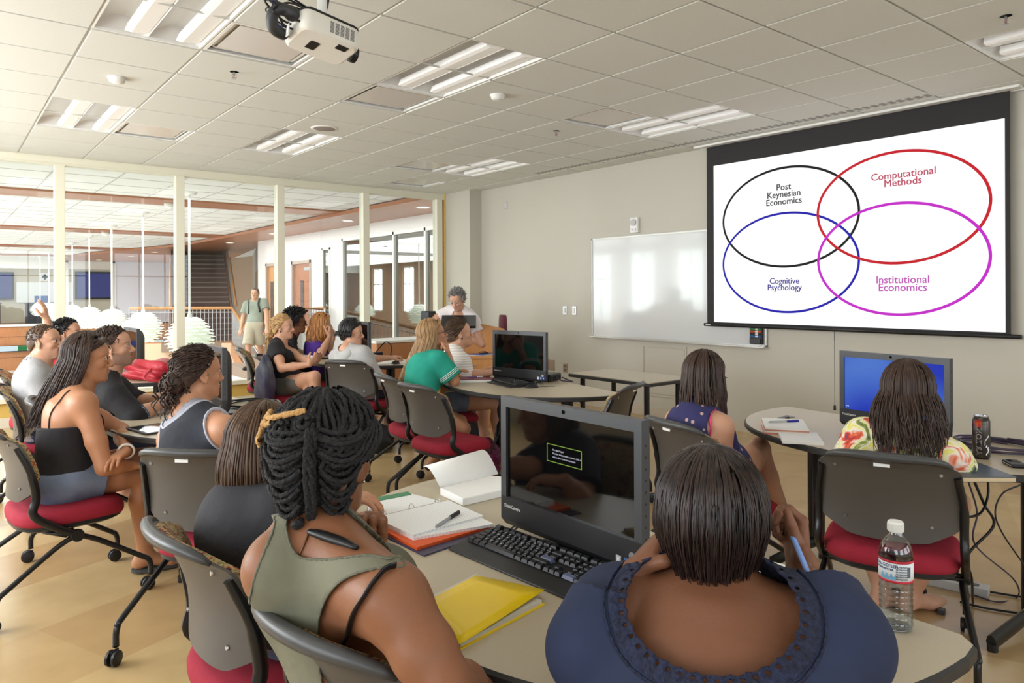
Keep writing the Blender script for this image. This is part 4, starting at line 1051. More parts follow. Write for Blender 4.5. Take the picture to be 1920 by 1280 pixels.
for k, z in ((.75, .80), (.95, .84), (1, .95), (.98, 1.05), (.85, 1.13), (.55, 1.17)): V.append([bm.verts.new((.035 * c, .21 * k * s, z)) for c, s in [(math.copysign(abs(math.cos(2 * PI * q / 24)) ** .6, math.cos(2 * PI * q / 24)), math.sin(2 * PI * q / 24)) for q in range(24)]])
for a_, b_ in zip(V, V[1:]):
    for q_ in range(24): bm.faces.new((a_[q_], a_[(q_ + 1) % 24], b_[(q_ + 1) % 24], b_[q_]))
bm.faces.new(V[0][::-1]); bm.faces.new(V[-1]); mk('backrest', bm, mat('maroon_fabric', (104, 44, 58), .8), t, True, auto=.9)
bm = B(); prism(bm, [(x - .27, y) for x, y in sq(.23, .24, 28)], .60, .67); mk('seat', bm, MATS['maroon_fabric'], t, bevel=.02)
bm = B(); tube(bm, [(-.27, 0, .1), (-.27, 0, .6)], .03); tube(bm, [(-.2, 0, .62), (.03, 0, .66), (.045, 0, .86)], .02); mk('column', bm, BLACK, t)
for k in range(5):
    a_ = 2 * PI * k / 5; bm = B(); tube(bm, [(-.27, 0, .12), (-.27 + .28 * math.cos(a_), .28 * math.sin(a_), .07)], .02); lathe(bm, [(0, 0), (.025, .01), (.025, .05), (0, .06)], 10, (-.27 + .28 * math.cos(a_), .28 * math.sin(a_), 0)); mk('leg', bm, BLACK, t)
t = thing('credenza', 'low wooden credenza with white top under the glass wall', 'cabinet', (5.35, 9.14, 0))
bm = B(); b2(bm, (-.62, -.27, .05), (.62, .27, .74)); mk('body', bm, WOODP, t); bm = B(); b2(bm, (-.6, -.22, 0), (.6, .25, .05)); mk('plinth', bm, BLACK, t)
bm = B(); b2(bm, (-.64, -.29, .74), (.64, .28, .775)); mk('top', bm, WPLAS, t, bevel=.004)
for x in (-.62, 0): 
    for z0, z1 in ((.06, .39), (.395, .73)): bm = B(); b2(bm, (x + .004, -.284, z0), (x + .616, -.27, z1)); mk('door', bm, WOODP, t, bevel=.002)

# ================================================================ things on the near table
def stack_box(bm, w, l, h, z=0, mi=0): b2(bm, (-w / 2, -l / 2, z), (w / 2, l / 2, z + h), mi)
# ring binder, open
q = Z(800, 985, .75)
t = thing('ring_binder', 'open ring binder with lined paper and an orange divider', 'binder', (q[0], q[1], TZ), math.radians(-52))
RULE = bpy.data.materials.new('ruled_paper'); RULE.use_nodes = True; nt = RULE.node_tree; bs = nt.nodes['Principled BSDF']; bs.inputs['Roughness'].default_value = .7
tc = nt.nodes.new('ShaderNodeTexCoord'); wv = nt.nodes.new('ShaderNodeTexWave'); wv.inputs['Scale'].default_value = 38; wv.bands_direction = 'X'; rp = nt.nodes.new('ShaderNodeValToRGB')
rp.color_ramp.elements[0].color = lin((240, 240, 238)); rp.color_ramp.elements[0].position = .90; rp.color_ramp.elements[1].color = lin((206, 214, 228)); rp.color_ramp.elements[1].position = .99
nt.links.new(tc.outputs['Object'], wv.inputs[0]); nt.links.new(wv.outputs['Fac'], rp.inputs[0]); nt.links.new(rp.outputs[0], bs.inputs['Base Color'])
bc = Z(800, 985, .742)[:2]
def loc2(px, py, z=.742): v = Z(px, py, z)[:2] - bc; a = math.radians(52); return (v[0] * math.cos(a) - v[1] * math.sin(a), v[0] * math.sin(a) + v[1] * math.cos(a))
def quad_slab(bm, pts, z0, z1, mi=0): prism(bm, pts, z0, z1, mi)
sp0, sp1 = (705, 976), (835, 945)     # spine (ring line) ends
bm = B(); quad_slab(bm, [loc2(*p) for p in ((690, 985), (795, 1036), (925, 992), (880, 955), (835, 938), (775, 926), (690, 948))], 0, .004); mk('cover', bm, mat('binder_cover', (60, 58, 84), .4), t)
bm = B(); quad_slab(bm, [loc2(*p) for p in ((700, 985), (782, 1027), (845, 1008), (925, 985), (848, 950), (705, 978))], .004, .012); mk('divider', bm, mat('orange_card', (226, 92, 36), .5), t)
bm = B(); quad_slab(bm, [loc2(*p) for p in ((703, 980), (776, 1014), (925, 988), (842, 948))], .012, .020); quad_slab(bm, [loc2(*p) for p in ((703, 980), (774, 1013), (905, 976), (840, 947))], .020, .026); mk('right_pages', bm, RULE, t)
bm = B(); quad_slab(bm, [loc2(*p) for p in ((696, 976), (833, 944), (772, 928), (690, 942))], .004, .014); mk('left_pages', bm, RULE, t)
bm = B(); quad_slab(bm, [loc2(*p) for p in ((690, 946), (772, 930), (765, 925), (690, 939))], .012, .016); mk('green_tab', bm, mat('green_card', (60, 130, 90), .5), t)
bm = B()
a_, b_ = np.array(loc2(*sp0)), np.array(loc2(*sp1))
tube(bm, [tuple(a_) + (.018,), tuple(b_) + (.018,)], .004, 6)
for f in (.12, .5, .88):
    c_ = a_ + (b_ - a_) * f; d_ = (b_ - a_) / np.linalg.norm(b_ - a_); e_ = np.array([-d_[1], d_[0]])
    tube(bm, [tuple(c_ + e_ * .016 * math.cos(k * PI / 8)) + (.018 + .018 * math.sin(k * PI / 8),) for k in range(9)], .0018, 6)
mk('rings', bm, CHROME, t)
def pen(lb, p0, p1, z, body, cap, r=.0042):
    a = np.array(p0); b = np.array(p1); t = thing('ballpoint_pen', lb, 'pen', (a[0], a[1], z + r)); d = b - a
    bm = B(); tube(bm, [(0, 0, 0), tuple(d * .62) + (0,)], r * .9, 8); mk('barrel', bm, body, t, True, auto=.7)
    bm = B(); tube(bm, [tuple(d * .60) + (0,), tuple(d) + (0,)], r * 1.25, 8); L = np.linalg.norm(d); mk('cap', bm, cap, t, True, auto=.7)
    bm = B(); tube(bm, [(0, 0, 0), tuple(-d * .07) + (0,)], [r * .8, r * .2], 8); mk('tip', bm, body, t)
CLR = mat('clear_plastic', (210, 212, 214), .15, trans=.5)
a_ = Z(819, 988, .768); b_ = Z(860, 962, .768)
pen('black pen lying on the open ring binder', a_[:2], b_[:2], .7668, CLR, BLACK, .005)
# paperback, open
q = Z(880, 920, .742)
t = thing('paperback_book', 'open white paperback lying behind the ring binder', 'book', (q[0], q[1], TZ), math.radians(-60))
bm = B()
def l3(px, py): v = Z(px, py, .742)[:2] - q[:2]; a = math.radians(60); return (v[0] * math.cos(a) - v[1] * math.sin(a), v[0] * math.sin(a) + v[1] * math.cos(a))
quad_slab(bm, [l3(825, 927), l3(868, 948), l3(945, 930), l3(945, 905), l3(915, 903)], 0, .026); mk('page_block', bm, PAPER, t, bevel=.003)
bm = B(); e0, e1 = np.array(l3(825, 927)), np.array(l3(925, 903)); dv = np.array(l3(868, 948)) - e0; P = []
for k in range(9):
    f = k / 8; P.append([tuple(e0 - dv * (f * 1.0) * .8 + (e1 - e0) * s_) + (.027 + .07 * math.sin(PI * min(1, f * .62 + .0)) * (.75 + .25 * s_),) for s_ in (0, .5, 1.1)])
sheet(bm, P); o = mk('raised_page', bm, PAPER, t, True); sl = o.modifiers.new('solid', 'SOLIDIFY'); sl.thickness = .0015
# yellow folder
YEL = mat('yellow_card', (240, 204, 12), .32, spec=.4, bump=.06, bscale=12)
fc = np.array([.965, 1.34]); t = thing('yellow_folder', 'bright yellow pocket folder near the table edge', 'folder', (fc[0], fc[1], TZ))
k4 = [Z(x, y, .755)[:2] - fc for x, y in ((795, 1127), (893, 1076), (1021, 1110), (862, 1207))]
k5 = [Z(x, y, .742)[:2] - fc for x, y in ((795, 1129), (893, 1080), (1022, 1132), (862, 1218))]
bm = B(); quad_slab(bm, [tuple(p) for p in k5], .0, .0025); mk('back_cover', bm, YEL, t)
bm = B(); quad_slab(bm, [tuple(p * .955) for p in k5], .0025, .011); mk('papers', bm, mat('paper_edges', (206, 202, 190), .8), t)
bm = B(); P = []
for i in range(7):
    r_ = []
    for j in range(7):
        a_ = k4[0] + (k4[1] - k4[0]) * i / 6; b_ = k4[3] + (k4[2] - k4[3]) * i / 6; p = a_ + (b_ - a_) * j / 6
        r_.append((p[0], p[1], .0125 + .007 * (i / 6) ** 2 * (j / 6) + .002 * (j / 6)))
    P.append(r_)
sheet(bm, P); o = mk('front_cover', bm, YEL, t, True); sl = o.modifiers.new('solid', 'SOLIDIFY'); sl.thickness = .0012
# water bottle
q = Z(1680, 1176, .74)
t = thing('water_bottle', 'clear plastic water bottle with white cap and red-banded label', 'bottle', (q[0], q[1], TZ), 2.2)
PET = glass_mat('pet_plastic', (244, 246, 247), .12)
R = .0325; prof = [(0, .004), (.02, .0), (R * .9, .003), (R, .012)]
for k in range(7): z = .018 + k * .0115; prof += [(R, z), (R * .93, z + .004), (R, z + .009)]
prof += [(R * .985, .102), (R * .985, .150), (R, .153), (R * .98, .165), (R * .86, .178), (R * .6, .190), (R * .42, .197), (R * .4, .206), (0.0125, .208)]
bm = B(); lathe(bm, prof, 36); mk('bottle', bm, PET, t, True)
bm = B(); lathe(bm, [(0, .006), (R * .93, .006), (R * .95, .02), (R * .95, .145), (R * .9, .158), (0, .158)], 32); mk('water', bm, glass_mat('water', (240, 243, 245), .0), t, True, auto=.6)
bm = B(); lathe(bm, [(.0145, .203), (.0155, .205), (.0155, .222), (.0140, .2245), (0, .2245)], 28)
for k in range(40):
    a_ = 2 * PI * k / 40; box(bm, (.0157 * math.cos(a_), .0157 * math.sin(a_), .2125), (.0012, .0008, .014), rz=a_)
mk('cap', bm, WPLAS, t)
bm = B(); lathe(bm, [(R + .0006, .104), (R + .0006, .150)], 48); mk('label', bm, [mat('label_white', (226, 232, 238), .4)], t, True)
for i_, f in enumerate(list(bpy.data.objects[-1:]) if False else []): pass
for z0, z1 in ((.104, .109), (.145, .150)): bm = B(); lathe(bm, [(R + .0009, z0), (R + .0009, z1)], 48); mk('label_band', bm, mat('label_red', (196, 40, 60), .4), t, True)
camdir = math.atan2(-q[1], -q[0]) - 2.2      # towards the viewer, in bottle coordinates
bm = B()
def wrap_text(bm, s, size, z, a0, mi=0):
    b_ = B(); text(b_, s, size, Matrix.Identity(4), 0, bold=.0002)
    for v in b_.verts:
        a = a0 + v.co.x / R; r = R + .0011; v.co = (r * math.cos(a), r * math.sin(a), z + v.co.y)
    me = bpy.data.meshes.new('x'); b_.to_mesh(me); n0 = len(bm.faces); bm.from_mesh(me); bpy.data.meshes.remove(me); b_.free()
    bm.faces.ensure_lookup_table()
    for f in bm.faces[n0:]: f.material_index = mi
wrap_text(bm, 'CRYSTAL GEYSER', .0090, .1385, camdir - .95, 0); wrap_text(bm, 'SPRING WATER', .0055, .131, camdir - .72, 0)
for k in range(6): wrap_text(bm, 'NUTRITION', .0042, .138 - k * .005, camdir + .35, 1)
for k in range(9):
    a_ = camdir + .70 + k * .028; box(bm, ((R + .0008) * math.cos(a_), (R + .0008) * math.sin(a_), .127), (.0006, .0004 + .0004 * (k % 2), .022), 1, rz=a_)
mk('label_print', bm, [mat('print_blue', (40, 70, 140), .5), mat('print_grey', (110, 116, 128), .5)], t)
bm = B(); P = []
for k in range(13):
    a_ = camdir - .95 + k * .08; h_ = .112 + .012 * abs(math.sin(k * .9)); P.append([((R + .0008) * math.cos(a_), (R + .0008) * math.sin(a_), .110), ((R + .0008) * math.cos(a_), (R + .0008) * math.sin(a_), h_)])
sheet(bm, P); mk('label_mountain', bm, mat('mountain_blue', (120, 176, 214), .4), t)
# loose paper and a note on the near table
q = Z(1430, 1085, .742)
t = thing('paper_sheets', 'white papers lying behind the head of the woman in navy', 'papers', (q[0], q[1], TZ), .2)
bm = B(); b2(bm, (-.11, -.14, 0), (.11, .14, .003)); mk('sheet', bm, PAPER, t); bm = B(); b2(bm, (-.09, -.15, .003), (.12, .12, .005)); mk('sheet', bm, PAPER, t)
q = Z(1082, 1210, .742); bm = B(); b2(bm, (-.03, -.02, 0), (.03, .02, .003)); o = mk('paper_note', bm, mat('pale_blue_paper', (180, 206, 214), .6), None, loc=(q[0], q[1], TZ), rot=(0, 0, .6)); tag(o, 'small pale blue paper note left of the navy sleeve', 'note')

# ================================================================ things on the right table
q = Z(1470, 800, .755)
t = thing('notebook_stack', 'stack of notebooks with a white page on top, left end of the right table', 'notebooks', (q[0], q[1], TZ), math.radians(-55))
for k, c in enumerate(((206, 120, 110), (232, 226, 216), (204, 140, 120), (236, 232, 224))):
    bm = B(); b2(bm, (-.105 + k * .002, -.14, k * .008), (.105, .135 + k * .003, k * .008 + .0075)); mk('notebook', bm, mat('notebook_%d' % k, c, .6), t)
bm = B(); b2(bm, (-.10, -.135, .032), (.10, .14, .0335)); mk('top_page', bm, PAPER, t)
a_ = Z(1443, 792, .776)[:2]; b_ = Z(1497, 790, .776)[:2]
pen('blue ballpoint pen on the stack of notebooks', a_, b_, .7745, CLR, mat('pen_blue', (40, 40, 140), .35), .005)
q = Z(1500, 822, .742); bm = B(); b2(bm, (-.09, -.13, 0), (.09, .13, .012)); o = mk('paper_pad', bm, PAPER, None, loc=(q[0], q[1], TZ), rot=(0, 0, -.95)); tag(o, 'white paper pad in front of the notebook stack on the right table', 'paper pad')
q = Z(1478, 783, .742)
t = thing('key_bunch', 'bunch of keys with a black fob behind the notebook stack', 'keys', (q[0], q[1], TZ))
bm = B(); tube(bm, [(.02 * math.cos(k * PI / 6), .02 * math.sin(k * PI / 6), .012) for k in range(13)], .002, 6); mk('ring', bm, STEEL, t)
bm = B(); b2(bm, (-.09, -.015, 0), (-.01, .015, .012)); mk('fob', bm, BLACK, t, bevel=.004); bm = B(); b2(bm, (.0, -.01, .003), (.055, .008, .006)); lathe(bm, [(0, 0), (.012, 0), (.012, .004), (0, .004)], 12, (.015, .02, .006)); mk('key', bm, STEEL, t)
q = Z(1840, 858, .742)
t = thing('beverage_can', 'tall black energy drink can beside the tie-dye shirt', 'can', (q[0], q[1], TZ), 0)
CANM = mat('can_black', (52, 48, 46), .28, metal=.7, c2=(96, 88, 82), vscale=30)
bm = B(); lathe(bm, [(0, .004), (.024, .002), (.027, .0), (.033, .012), (.033, .158), (.0265, .176)], 36); mk('body', bm, CANM, t, True)
bm = B(); lathe(bm, [(.0265, .176), (.0285, .178), (.0285, .182), (.026, .180), (.025, .175), (0, .175)], 32); b2(bm, (-.004, -.012, .175), (.008, .012, .177)); mk('lid', bm, STEEL, t, True, auto=.5)
bm = B(); R0 = R; R = .0331; cd = math.atan2(-q[1], -q[0])
b_ = B(); text(b_, 'ARIZONA', .030, Matrix.Identity(4), 0, bold=.0006)
for v in b_.verts:
    a = cd - .32 + v.co.y / R; r = R + .0006; v.co = (r * math.cos(a), r * math.sin(a), .085 + v.co.x)
me = bpy.data.meshes.new('x'); b_.to_mesh(me); bm.from_mesh(me); bpy.data.meshes.remove(me); b_.free(); mk('lettering', bm, LGREY, t)
bm = B()
for k in range(10):
    a = cd + .55 + .25 * math.sin(k * .8); tube(bm, [(R * math.cos(a), R * math.sin(a), .02 + k * .008), (R * math.cos(a + .12), R * math.sin(a + .12), .03 + k * .008)], .0022, 5)
mk('pattern', bm, MATS['can_black'] if False else STEEL, t)
bm = B(); wrap_text(bm, '99', .022, .150, cd - .35, 0); mk('price_mark', bm, mat('orange_print', (236, 130, 40), .4), t)
bm = B()
P = [[((R + .0004) * math.cos(cd - .35 + .42 * x_), (R + .0004) * math.sin(cd - .35 + .42 * x_), .150 + .016 * y_) for x_, y_ in ((x * math.sqrt(max(0, 1 - y * y / 2)), y) for x in np.linspace(-1, 1, 9))] for y in np.linspace(-1, 1, 7)]
sheet(bm, P); mk('price_patch', bm, mat('red_patch', (176, 40, 30), .4), t)
R = R0
q = Z(1808, 880, .755)
t = thing('textbook', 'thin dark-blue softcover book under the mouse on the right table', 'book', (q[0], q[1], TZ), math.radians(-40))
bm = B(); b2(bm, (-.11, -.13, .002), (.11, .13, .018)); mk('pages', bm, mat('book_pages', (206, 186, 150), .8), t)
bm = B(); b2(bm, (-.112, -.133, .018), (.112, .132, .0205)); b2(bm, (-.112, -.133, 0), (.112, .132, .002)); mk('cover', bm, mat('book_cover', (70, 84, 100), .35, var=.3, vscale=15), t)
q = Z(1903, 872, .742)
t = thing('flip_phone', 'small black mobile phone at the right edge of the right table', 'phone', (q[0], q[1], TZ), -.9)
bm = B(); b2(bm, (-.03, -.05, 0), (.03, .05, .016)); mk('body', bm, BLACK, t, bevel=.007); bm = B(); b2(bm, (-.02, -.005, .0161), (.02, .035, .0168)); mk('display', bm, SCR, t); bm = B(); b2(bm, (-.031, -.04, .006), (.031, .03, .009)); mk('trim', bm, LGREY, t)
CABP = mat('purple_cable', (70, 58, 78), .5)
rnd = random.Random(11)
def coil(lb, c, rx_, ry_, n, r, m, z=TZ, rz=0, name='cable_coil', tail=None):
    pts = []
    for k in range(n * 14 + 1):
        a = 2 * PI * k / 14; j = 1 + .12 * math.sin(a * .37 + n)
        pts.append((c[0] + rx_ * j * math.cos(a + rz), c[1] + ry_ * j * math.sin(a + rz), z + r + (k / 14) * r * .9 + .004 * math.sin(a * 1.7)))
    if tail: pts += tail
    bm = B(); o3 = np.array([c[0], c[1], z]); tube(bm, [np.array(p) - o3 for p in pts], r, 6); o = mk(name, bm, m, None, True, tuple(o3)); tag(o, lb, 'cable'); return o
q = Z(1872, 838, .745); coil('coil of purple-grey cable behind the tall can', q, .13, .16, 5, .005, CABP)
q = Z(1440, 690, .7)
def cab(lb, pts, r=.004, m=BLACK, name='power_cable', group=None):
    p = [np.array(x, float) for x in curve(pts, 8)]; o3 = p[0]; bm = B(); tube(bm, [x - o3 for x in p], r, 6); o = mk(name, bm, m, None, True, tuple(o3)); tag(o, lb, 'cable', group); return o
f0 = lambda px, py, d: D(px, py, d)
UC = 'cables under the right table'
cab('black cable hanging in a loop under the right table, left of the others', [f0(1852, 893, 2.95), f0(1852, 930, 2.95), f0(1838, 962, 2.9), f0(1808, 968, 2.85), f0(1800, 955, 2.85)], .005, group=UC)
cab('thick black cable snaking from the right table to the floor strip', [f0(1826, 900, 2.95), f0(1845, 945, 2.95), f0(1863, 985, 2.95), f0(1815, 1040, 2.95), f0(1822, 1085, 2.95), Z(1824, 1130, .006)], .0055, group=UC)
cab('purple cable curling from the right table down to the floor', [f0(1815, 900, 2.97), f0(1832, 960, 2.97), f0(1828, 1020, 2.97), Z(1900, 1085, .2), Z(1908, 1118, .01), Z(1870, 1128, .006), Z(1825, 1115, .006)], .0035, CABP, group=UC)
cab('thin cable arching at the right edge under the right table', [f0(1915, 908, 2.7), f0(1880, 925, 2.7), f0(1866, 960, 2.7), f0(1880, 1000, 2.7), f0(1925, 1065, 2.7), f0(1960, 1110, 2.6)], .003, group=UC)
cab('black cable lying along the floor to the right edge', [Z(1800, 1098, .008), Z(1850, 1108, .008), Z(1925, 1120, .008), Z(1990, 1128, .008)], .005, name='floor_cable', group='floor cables')
cab('second black cable lying on the floor, below the other', [Z(1800, 1128, .008), Z(1850, 1140, .008), Z(1915, 1150, .008), Z(1990, 1160, .008)], .005, name='floor_cable', group='floor cables')
q = Z(1790, 1103, .0)
t = thing('power_strip', 'grey metal power strip with plugs on the floor under the right table', 'power strip', (q[0], q[1], 0), math.radians(12))
bm = B(); b2(bm, (-.04, -.14, 0), (.04, .14, .04)); mk('case', bm, LGREY, t, bevel=.004)
for k in range(4): bm = B(); b2(bm, (-.016, -.1 + k * .06, .04), (.016, -.07 + k * .06, .042)); mk('socket', bm, BLACK, t)
bm = B(); b2(bm, (-.02, .06, .04), (.02, .11, .075)); mk('plug', bm, WPLAS, t, bevel=.005)
q = Z(1765, 1150, 0)
t = thing('cable_plug', 'small loose plug on the floor near the chair leg', 'plug', (q[0], q[1], 0), .3); bm = B(); b2(bm, (-.02, -.015, 0), (.02, .015, .022)); mk('body', bm, DGREY, t, bevel=.004); bm = B(); b2(bm, (.02, -.01, .008), (.035, -.006, .014)); b2(bm, (.02, .006, .008), (.035, .01, .014)); mk('prong', bm, STEEL, t)
# shoes under the tie-dye chair
for k, px in enumerate((1662, 1712)):
    q = Z(px, 1128, 0); t = thing('flat_sandal', ('left' if k == 0 else 'right') + ' dark sandal on the floor under the tie-dye chair', 'sandal', (q[0], q[1], 0), -.7, 'sandals under the chair')
    bm = B(); prism(bm, sq(.12, .042, 24, 2.4), 0, .016); mk('sole', bm, mat('dark_leather', (46, 36, 32), .5), t, bevel=.004)
    bm = B(); tube(bm, curve([(.02, -.042, .01), (.04, -.025, .05), (.05, 0, .06), (.04, .025, .05), (.02, .042, .01)]), .010, 6, flat=.5); mk('strap', bm, MATS['dark_leather'], t, True)

# ================================================================ middle, left and back tables
q = Z(885, 713, .742)
t = thing('open_notebook', 'open white notebook in a maroon cover under the hands at the middle table', 'notebook', (q[0], q[1], TZ), math.radians(-30))
bm = B(); b2(bm, (-.16, -.14, 0), (.14, .14, .02)); mk('pages', bm, PAPER, t, bevel=.004); bm = B(); b2(bm, (-.13, -.13, .02), (.15, .12, .026)); mk('cover', bm, mat('maroon_cover', (120, 58, 70), .45), t)
a_ = Z(878, 708, .77)[:2]; b_ = Z(905, 706, .77)[:2]; pen('purple-tipped pen on the maroon notebook', a_, b_, .7668, mat('pen_violet', (120, 80, 150), .4), PAPER, .005)
q = Z(1032, 713, .742); t = thing('power_adapter', 'black power adapter with purple cable behind the middle computer', 'adapter', (q[0], q[1], TZ), .3)
bm = B(); b2(bm, (-.09, -.05, 0), (.09, .05, .06)); mk('brick', bm, BLACK, t, bevel=.01); bm = B(); tube(bm, curve([(.0, -.05, .03), (-.03, -.12, .012), (.02, -.19, .004), (.08, -.12, .004), (.1, -.05, .02)]), .005); mk('cord', bm, CABP, t, True)
for k, (pp, lb) in enumerate(((((935, 745), (938, 800), (920, 850)), 'thin cable hanging from the left side of the middle table'), (((1085, 748), (1095, 765), (1110, 775)), 'thin cable sagging under the middle table, left'), (((1200, 740), (1190, 752), (1175, 762)), 'thin cable under the right end of the middle table'))):
    if k == 2: continue
    cab(lb, [D(x, y, 4.9 if k == 0 else 4.95) for x, y in pp], .004)
# left table: cables, book, tablet, papers
q = Z(470, 760, .742); coil('tangle of black cables on the left table behind the tank-top woman', q, .16, .2, 4, .005, BLACK)
q = Z(290, 768, .742); t = thing('closed_book', 'pale book lying under the bearded man\'s arm on the left table', 'book', (q[0], q[1], TZ), .3); bm = B(); b2(bm, (-.1, -.13, .002), (.1, .13, .018)); mk('pages', bm, PAPER, t); bm = B(); b2(bm, (-.103, -.133, 0), (.1, .133, .002)); b2(bm, (-.103, -.133, .018), (.1, .133, .020)); mk('cover', bm, mat('beige_cover', (206, 196, 184), .5), t)
q = Z(275, 806, .742); t = thing('tablet', 'dark tablet at the front edge of the left table', 'tablet', (q[0] + .03, q[1], TZ), .2); bm = B(); b2(bm, (-.09, -.13, 0), (.09, .13, .009)); mk('case', bm, DGREY, t, bevel=.003); bm = B(); b2(bm, (-.075, -.115, .009), (.075, .115, .0095)); mk('glass', bm, SCR, t)
q = Z(452, 790, .742); t = thing('loose_papers', 'white papers right of the tank-top woman on the left table', 'papers', (q[0], q[1], TZ), .1); bm = B(); b2(bm, (-.12, -.16, 0), (.12, .16, .006)); mk('sheet', bm, PAPER, t); bm = B(); b2(bm, (-.14, -.1, -.0), (.1, .2, .003)); mk('lower_sheet', bm, PAPER, t)
# far left table: red bag, cables
REDB = mat('red_nylon', (170, 28, 44), .5, bump=.5, bscale=25)
q = Z(287, 704, .76); t = thing('red_bag', 'crumpled red nylon bag on the far left table', 'bag', (q[0], q[1], TZ), .2)
bm = B(); bmesh.ops.create_icosphere(bm, subdivisions=4, radius=1)
rn = random.Random(3); ph = [rn.uniform(0, 6) for _ in range(6)]
for v in bm.verts:
    x, y, z = v.co; f = 1 + .16 * math.sin(5 * x + ph[0]) * math.sin(4 * y + ph[1]) + .1 * math.sin(9 * z + 7 * x + ph[2]); v.co = (x * .2 * f, y * .3 * f, max(0, (z + .4)) * .11 * f)
mk('body', bm, REDB, t, True); bm = B(); tube(bm, curve([(-.1, -.2, .1), (-.2, -.3, .04), (-.1, -.38, .012), (.05, -.3, .05)]), .012, 6, flat=.4); mk('strap', bm, REDB, t, True)
q = Z(275, 692, .745); coil('tangle of cables beside the red bag', q, .2, .26, 3, .007, BLACK)
# back table: binder, papers, keys
q = Z(597, 669, .742); t = thing('lined_binder', 'open binder with white pages before the red-haired woman', 'binder', (q[0], q[1], TZ), .15)
bm = B(); b2(bm, (-.17, -.26, 0), (.17, .26, .008)); mk('cover', bm, BLACK, t); bm = B(); b2(bm, (-.15, -.24, .008), (.15, .24, .028)); mk('pages', bm, PAPER, t, bevel=.008)
q = Z(722, 680, .742); bm = B(); b2(bm, (-.12, -.16, 0), (.12, .16, .004)); o = mk('paper_sheet', bm, PAPER, None, loc=(q[0], q[1], TZ), rot=(0, 0, .4)); tag(o, 'white paper on the back table right of the hoodie', 'paper')
q = Z(705, 668, .742); t = thing('cable_adapter', 'black adapter with a looping cable behind the back computer', 'adapter', (q[0], q[1], TZ), .2); bm = B(); b2(bm, (-.07, -.04, 0), (.07, .04, .05)); mk('brick', bm, BLACK, t, bevel=.01); bm = B(); tube(bm, curve([(0, .0, .05), (.05, -.1, .16), (.05, -.2, .12), (.02, -.22, .02)]), .006); mk('cord', bm, BLACK, t, True)
# floor bags
def lump(lb, nm, loc, s, m, seed, amp=.16, rz=0, extra=None):
    t = thing(nm, lb, 'bag', loc, rz); bm = B(); bmesh.ops.create_icosphere(bm, subdivisions=4, radius=1); rn = random.Random(seed); ph = [rn.uniform(0, 6) for _ in range(6)]
    for v in bm.verts:
        x, y, z = v.co; f = 1 + amp * math.sin(4 * x + ph[0]) * math.sin(5 * y + ph[1]) + amp * .6 * math.sin(8 * z + 6 * x + ph[2]) + amp * .3 * math.sin(15 * x + 13 * y + ph[3]); v.co = (x * s[0] * f, y * s[1] * f, max(-.55, z) * s[2] * f)
    mn = min(v.co.z for v in bm.verts)
    for v in bm.verts: v.co.z -= mn
    mk('body', bm, m, t, True); return t
PUR = mat('purple_print', (20, 14, 18), .75, c2=(150, 36, 96), vscale=38, bump=.5, bscale=60)
q = Z(893, 886, 0); t = lump('black bag printed with magenta swirls, on the floor by the empty chair', 'printed_bag', (q[0], q[1], 0), (.2, .30, .15), PUR, 2, .2, -.6)
bm = B(); tube(bm, curve([(-.1, .2, .2), (-.2, .3, .1), (-.15, .38, .03), (0, .35, .05)]), .014, 6, flat=.5); mk('strap', bm, PUR, t, True)
q = Z(905, 838, 0); t = lump('black backpack on the floor beside the middle table column', 'backpack', (q[0] - .1, q[1] + .1, 0), (.17, .22, .26), mat('black_nylon', (18, 18, 20), .6, bump=.3, bscale=30), 5, .08)
bm = B(); tube(bm, curve([(-.05, -.05, .36), (-.02, 0, .46), (.05, .05, .36)]), .012, 6); mk('handle', bm, MATS['black_nylon'], t, True)
q = Z(690, 840, 0); t = lump('dark bag on the floor left of the empty chair', 'duffel_bag', (q[0], q[1], 0), (.22, .3, .15), mat('charcoal_nylon', (34, 36, 40), .6, bump=.3, bscale=30), 8, .1)
bm = B(); tube(bm, curve([(-.1, -.15, .2), (0, 0, .27), (.05, .15, .2)]), .012, 6); mk('handle', bm, BLACK, t, True)
# jacket hanging on the far chair
q = D(498, 700, 6.75); t = lump('purple and grey jacket hanging over the chair behind the blonde', 'draped_jacket', (q[0], q[1], .42), (.09, .20, .26), mat('purple_jacket', (60, 48, 96), .8, c2=(92, 96, 104), vscale=4), 4, .12, -.4); t['category'] = 'jacket'
bm = B(); tube(bm, curve([(-.02, .16, .35), (-.03, .2, .2), (-.02, .21, .05)]), [.05] * 12 + [.04], 8, flat=.6); mk('sleeve', bm, MATS['purple_jacket'], t, True)
# ================================================================ figures: smooth distance-field bodies
def un(v): v = np.array(v, float); return v / max(1e-9, np.linalg.norm(v))
A3 = lambda *v: np.array(v, float)
class Prim: pass
def cap(a, b, r1, r2, k=.025, tag='torso', fn=None, ff=1, end=None, op=0):
    p = Prim(); p.t = 'c'; p.a = np.array(a, float); p.b = np.array(b, float); p.r1 = r1; p.r2 = r2; p.k = k; p.tag = tag
    p.fn = un(fn) if fn is not None else None; p.ff = ff; p.end = end; p.op = op; m = max(r1, r2) * max(1, ff)
    p.lo = np.minimum(p.a, p.b) - m; p.hi = np.maximum(p.a, p.b) + m; return p
def ell(c, r, R=None, k=.025, tag='torso', op=0):
    p = Prim(); p.t = 'e'; p.c = np.array(c, float); p.r = np.array(r, float); p.R = np.eye(3) if R is None else R; p.k = k; p.tag = tag; p.op = op
    m = np.abs(p.R) @ p.r; p.lo = p.c - m; p.hi = p.c + m; return p
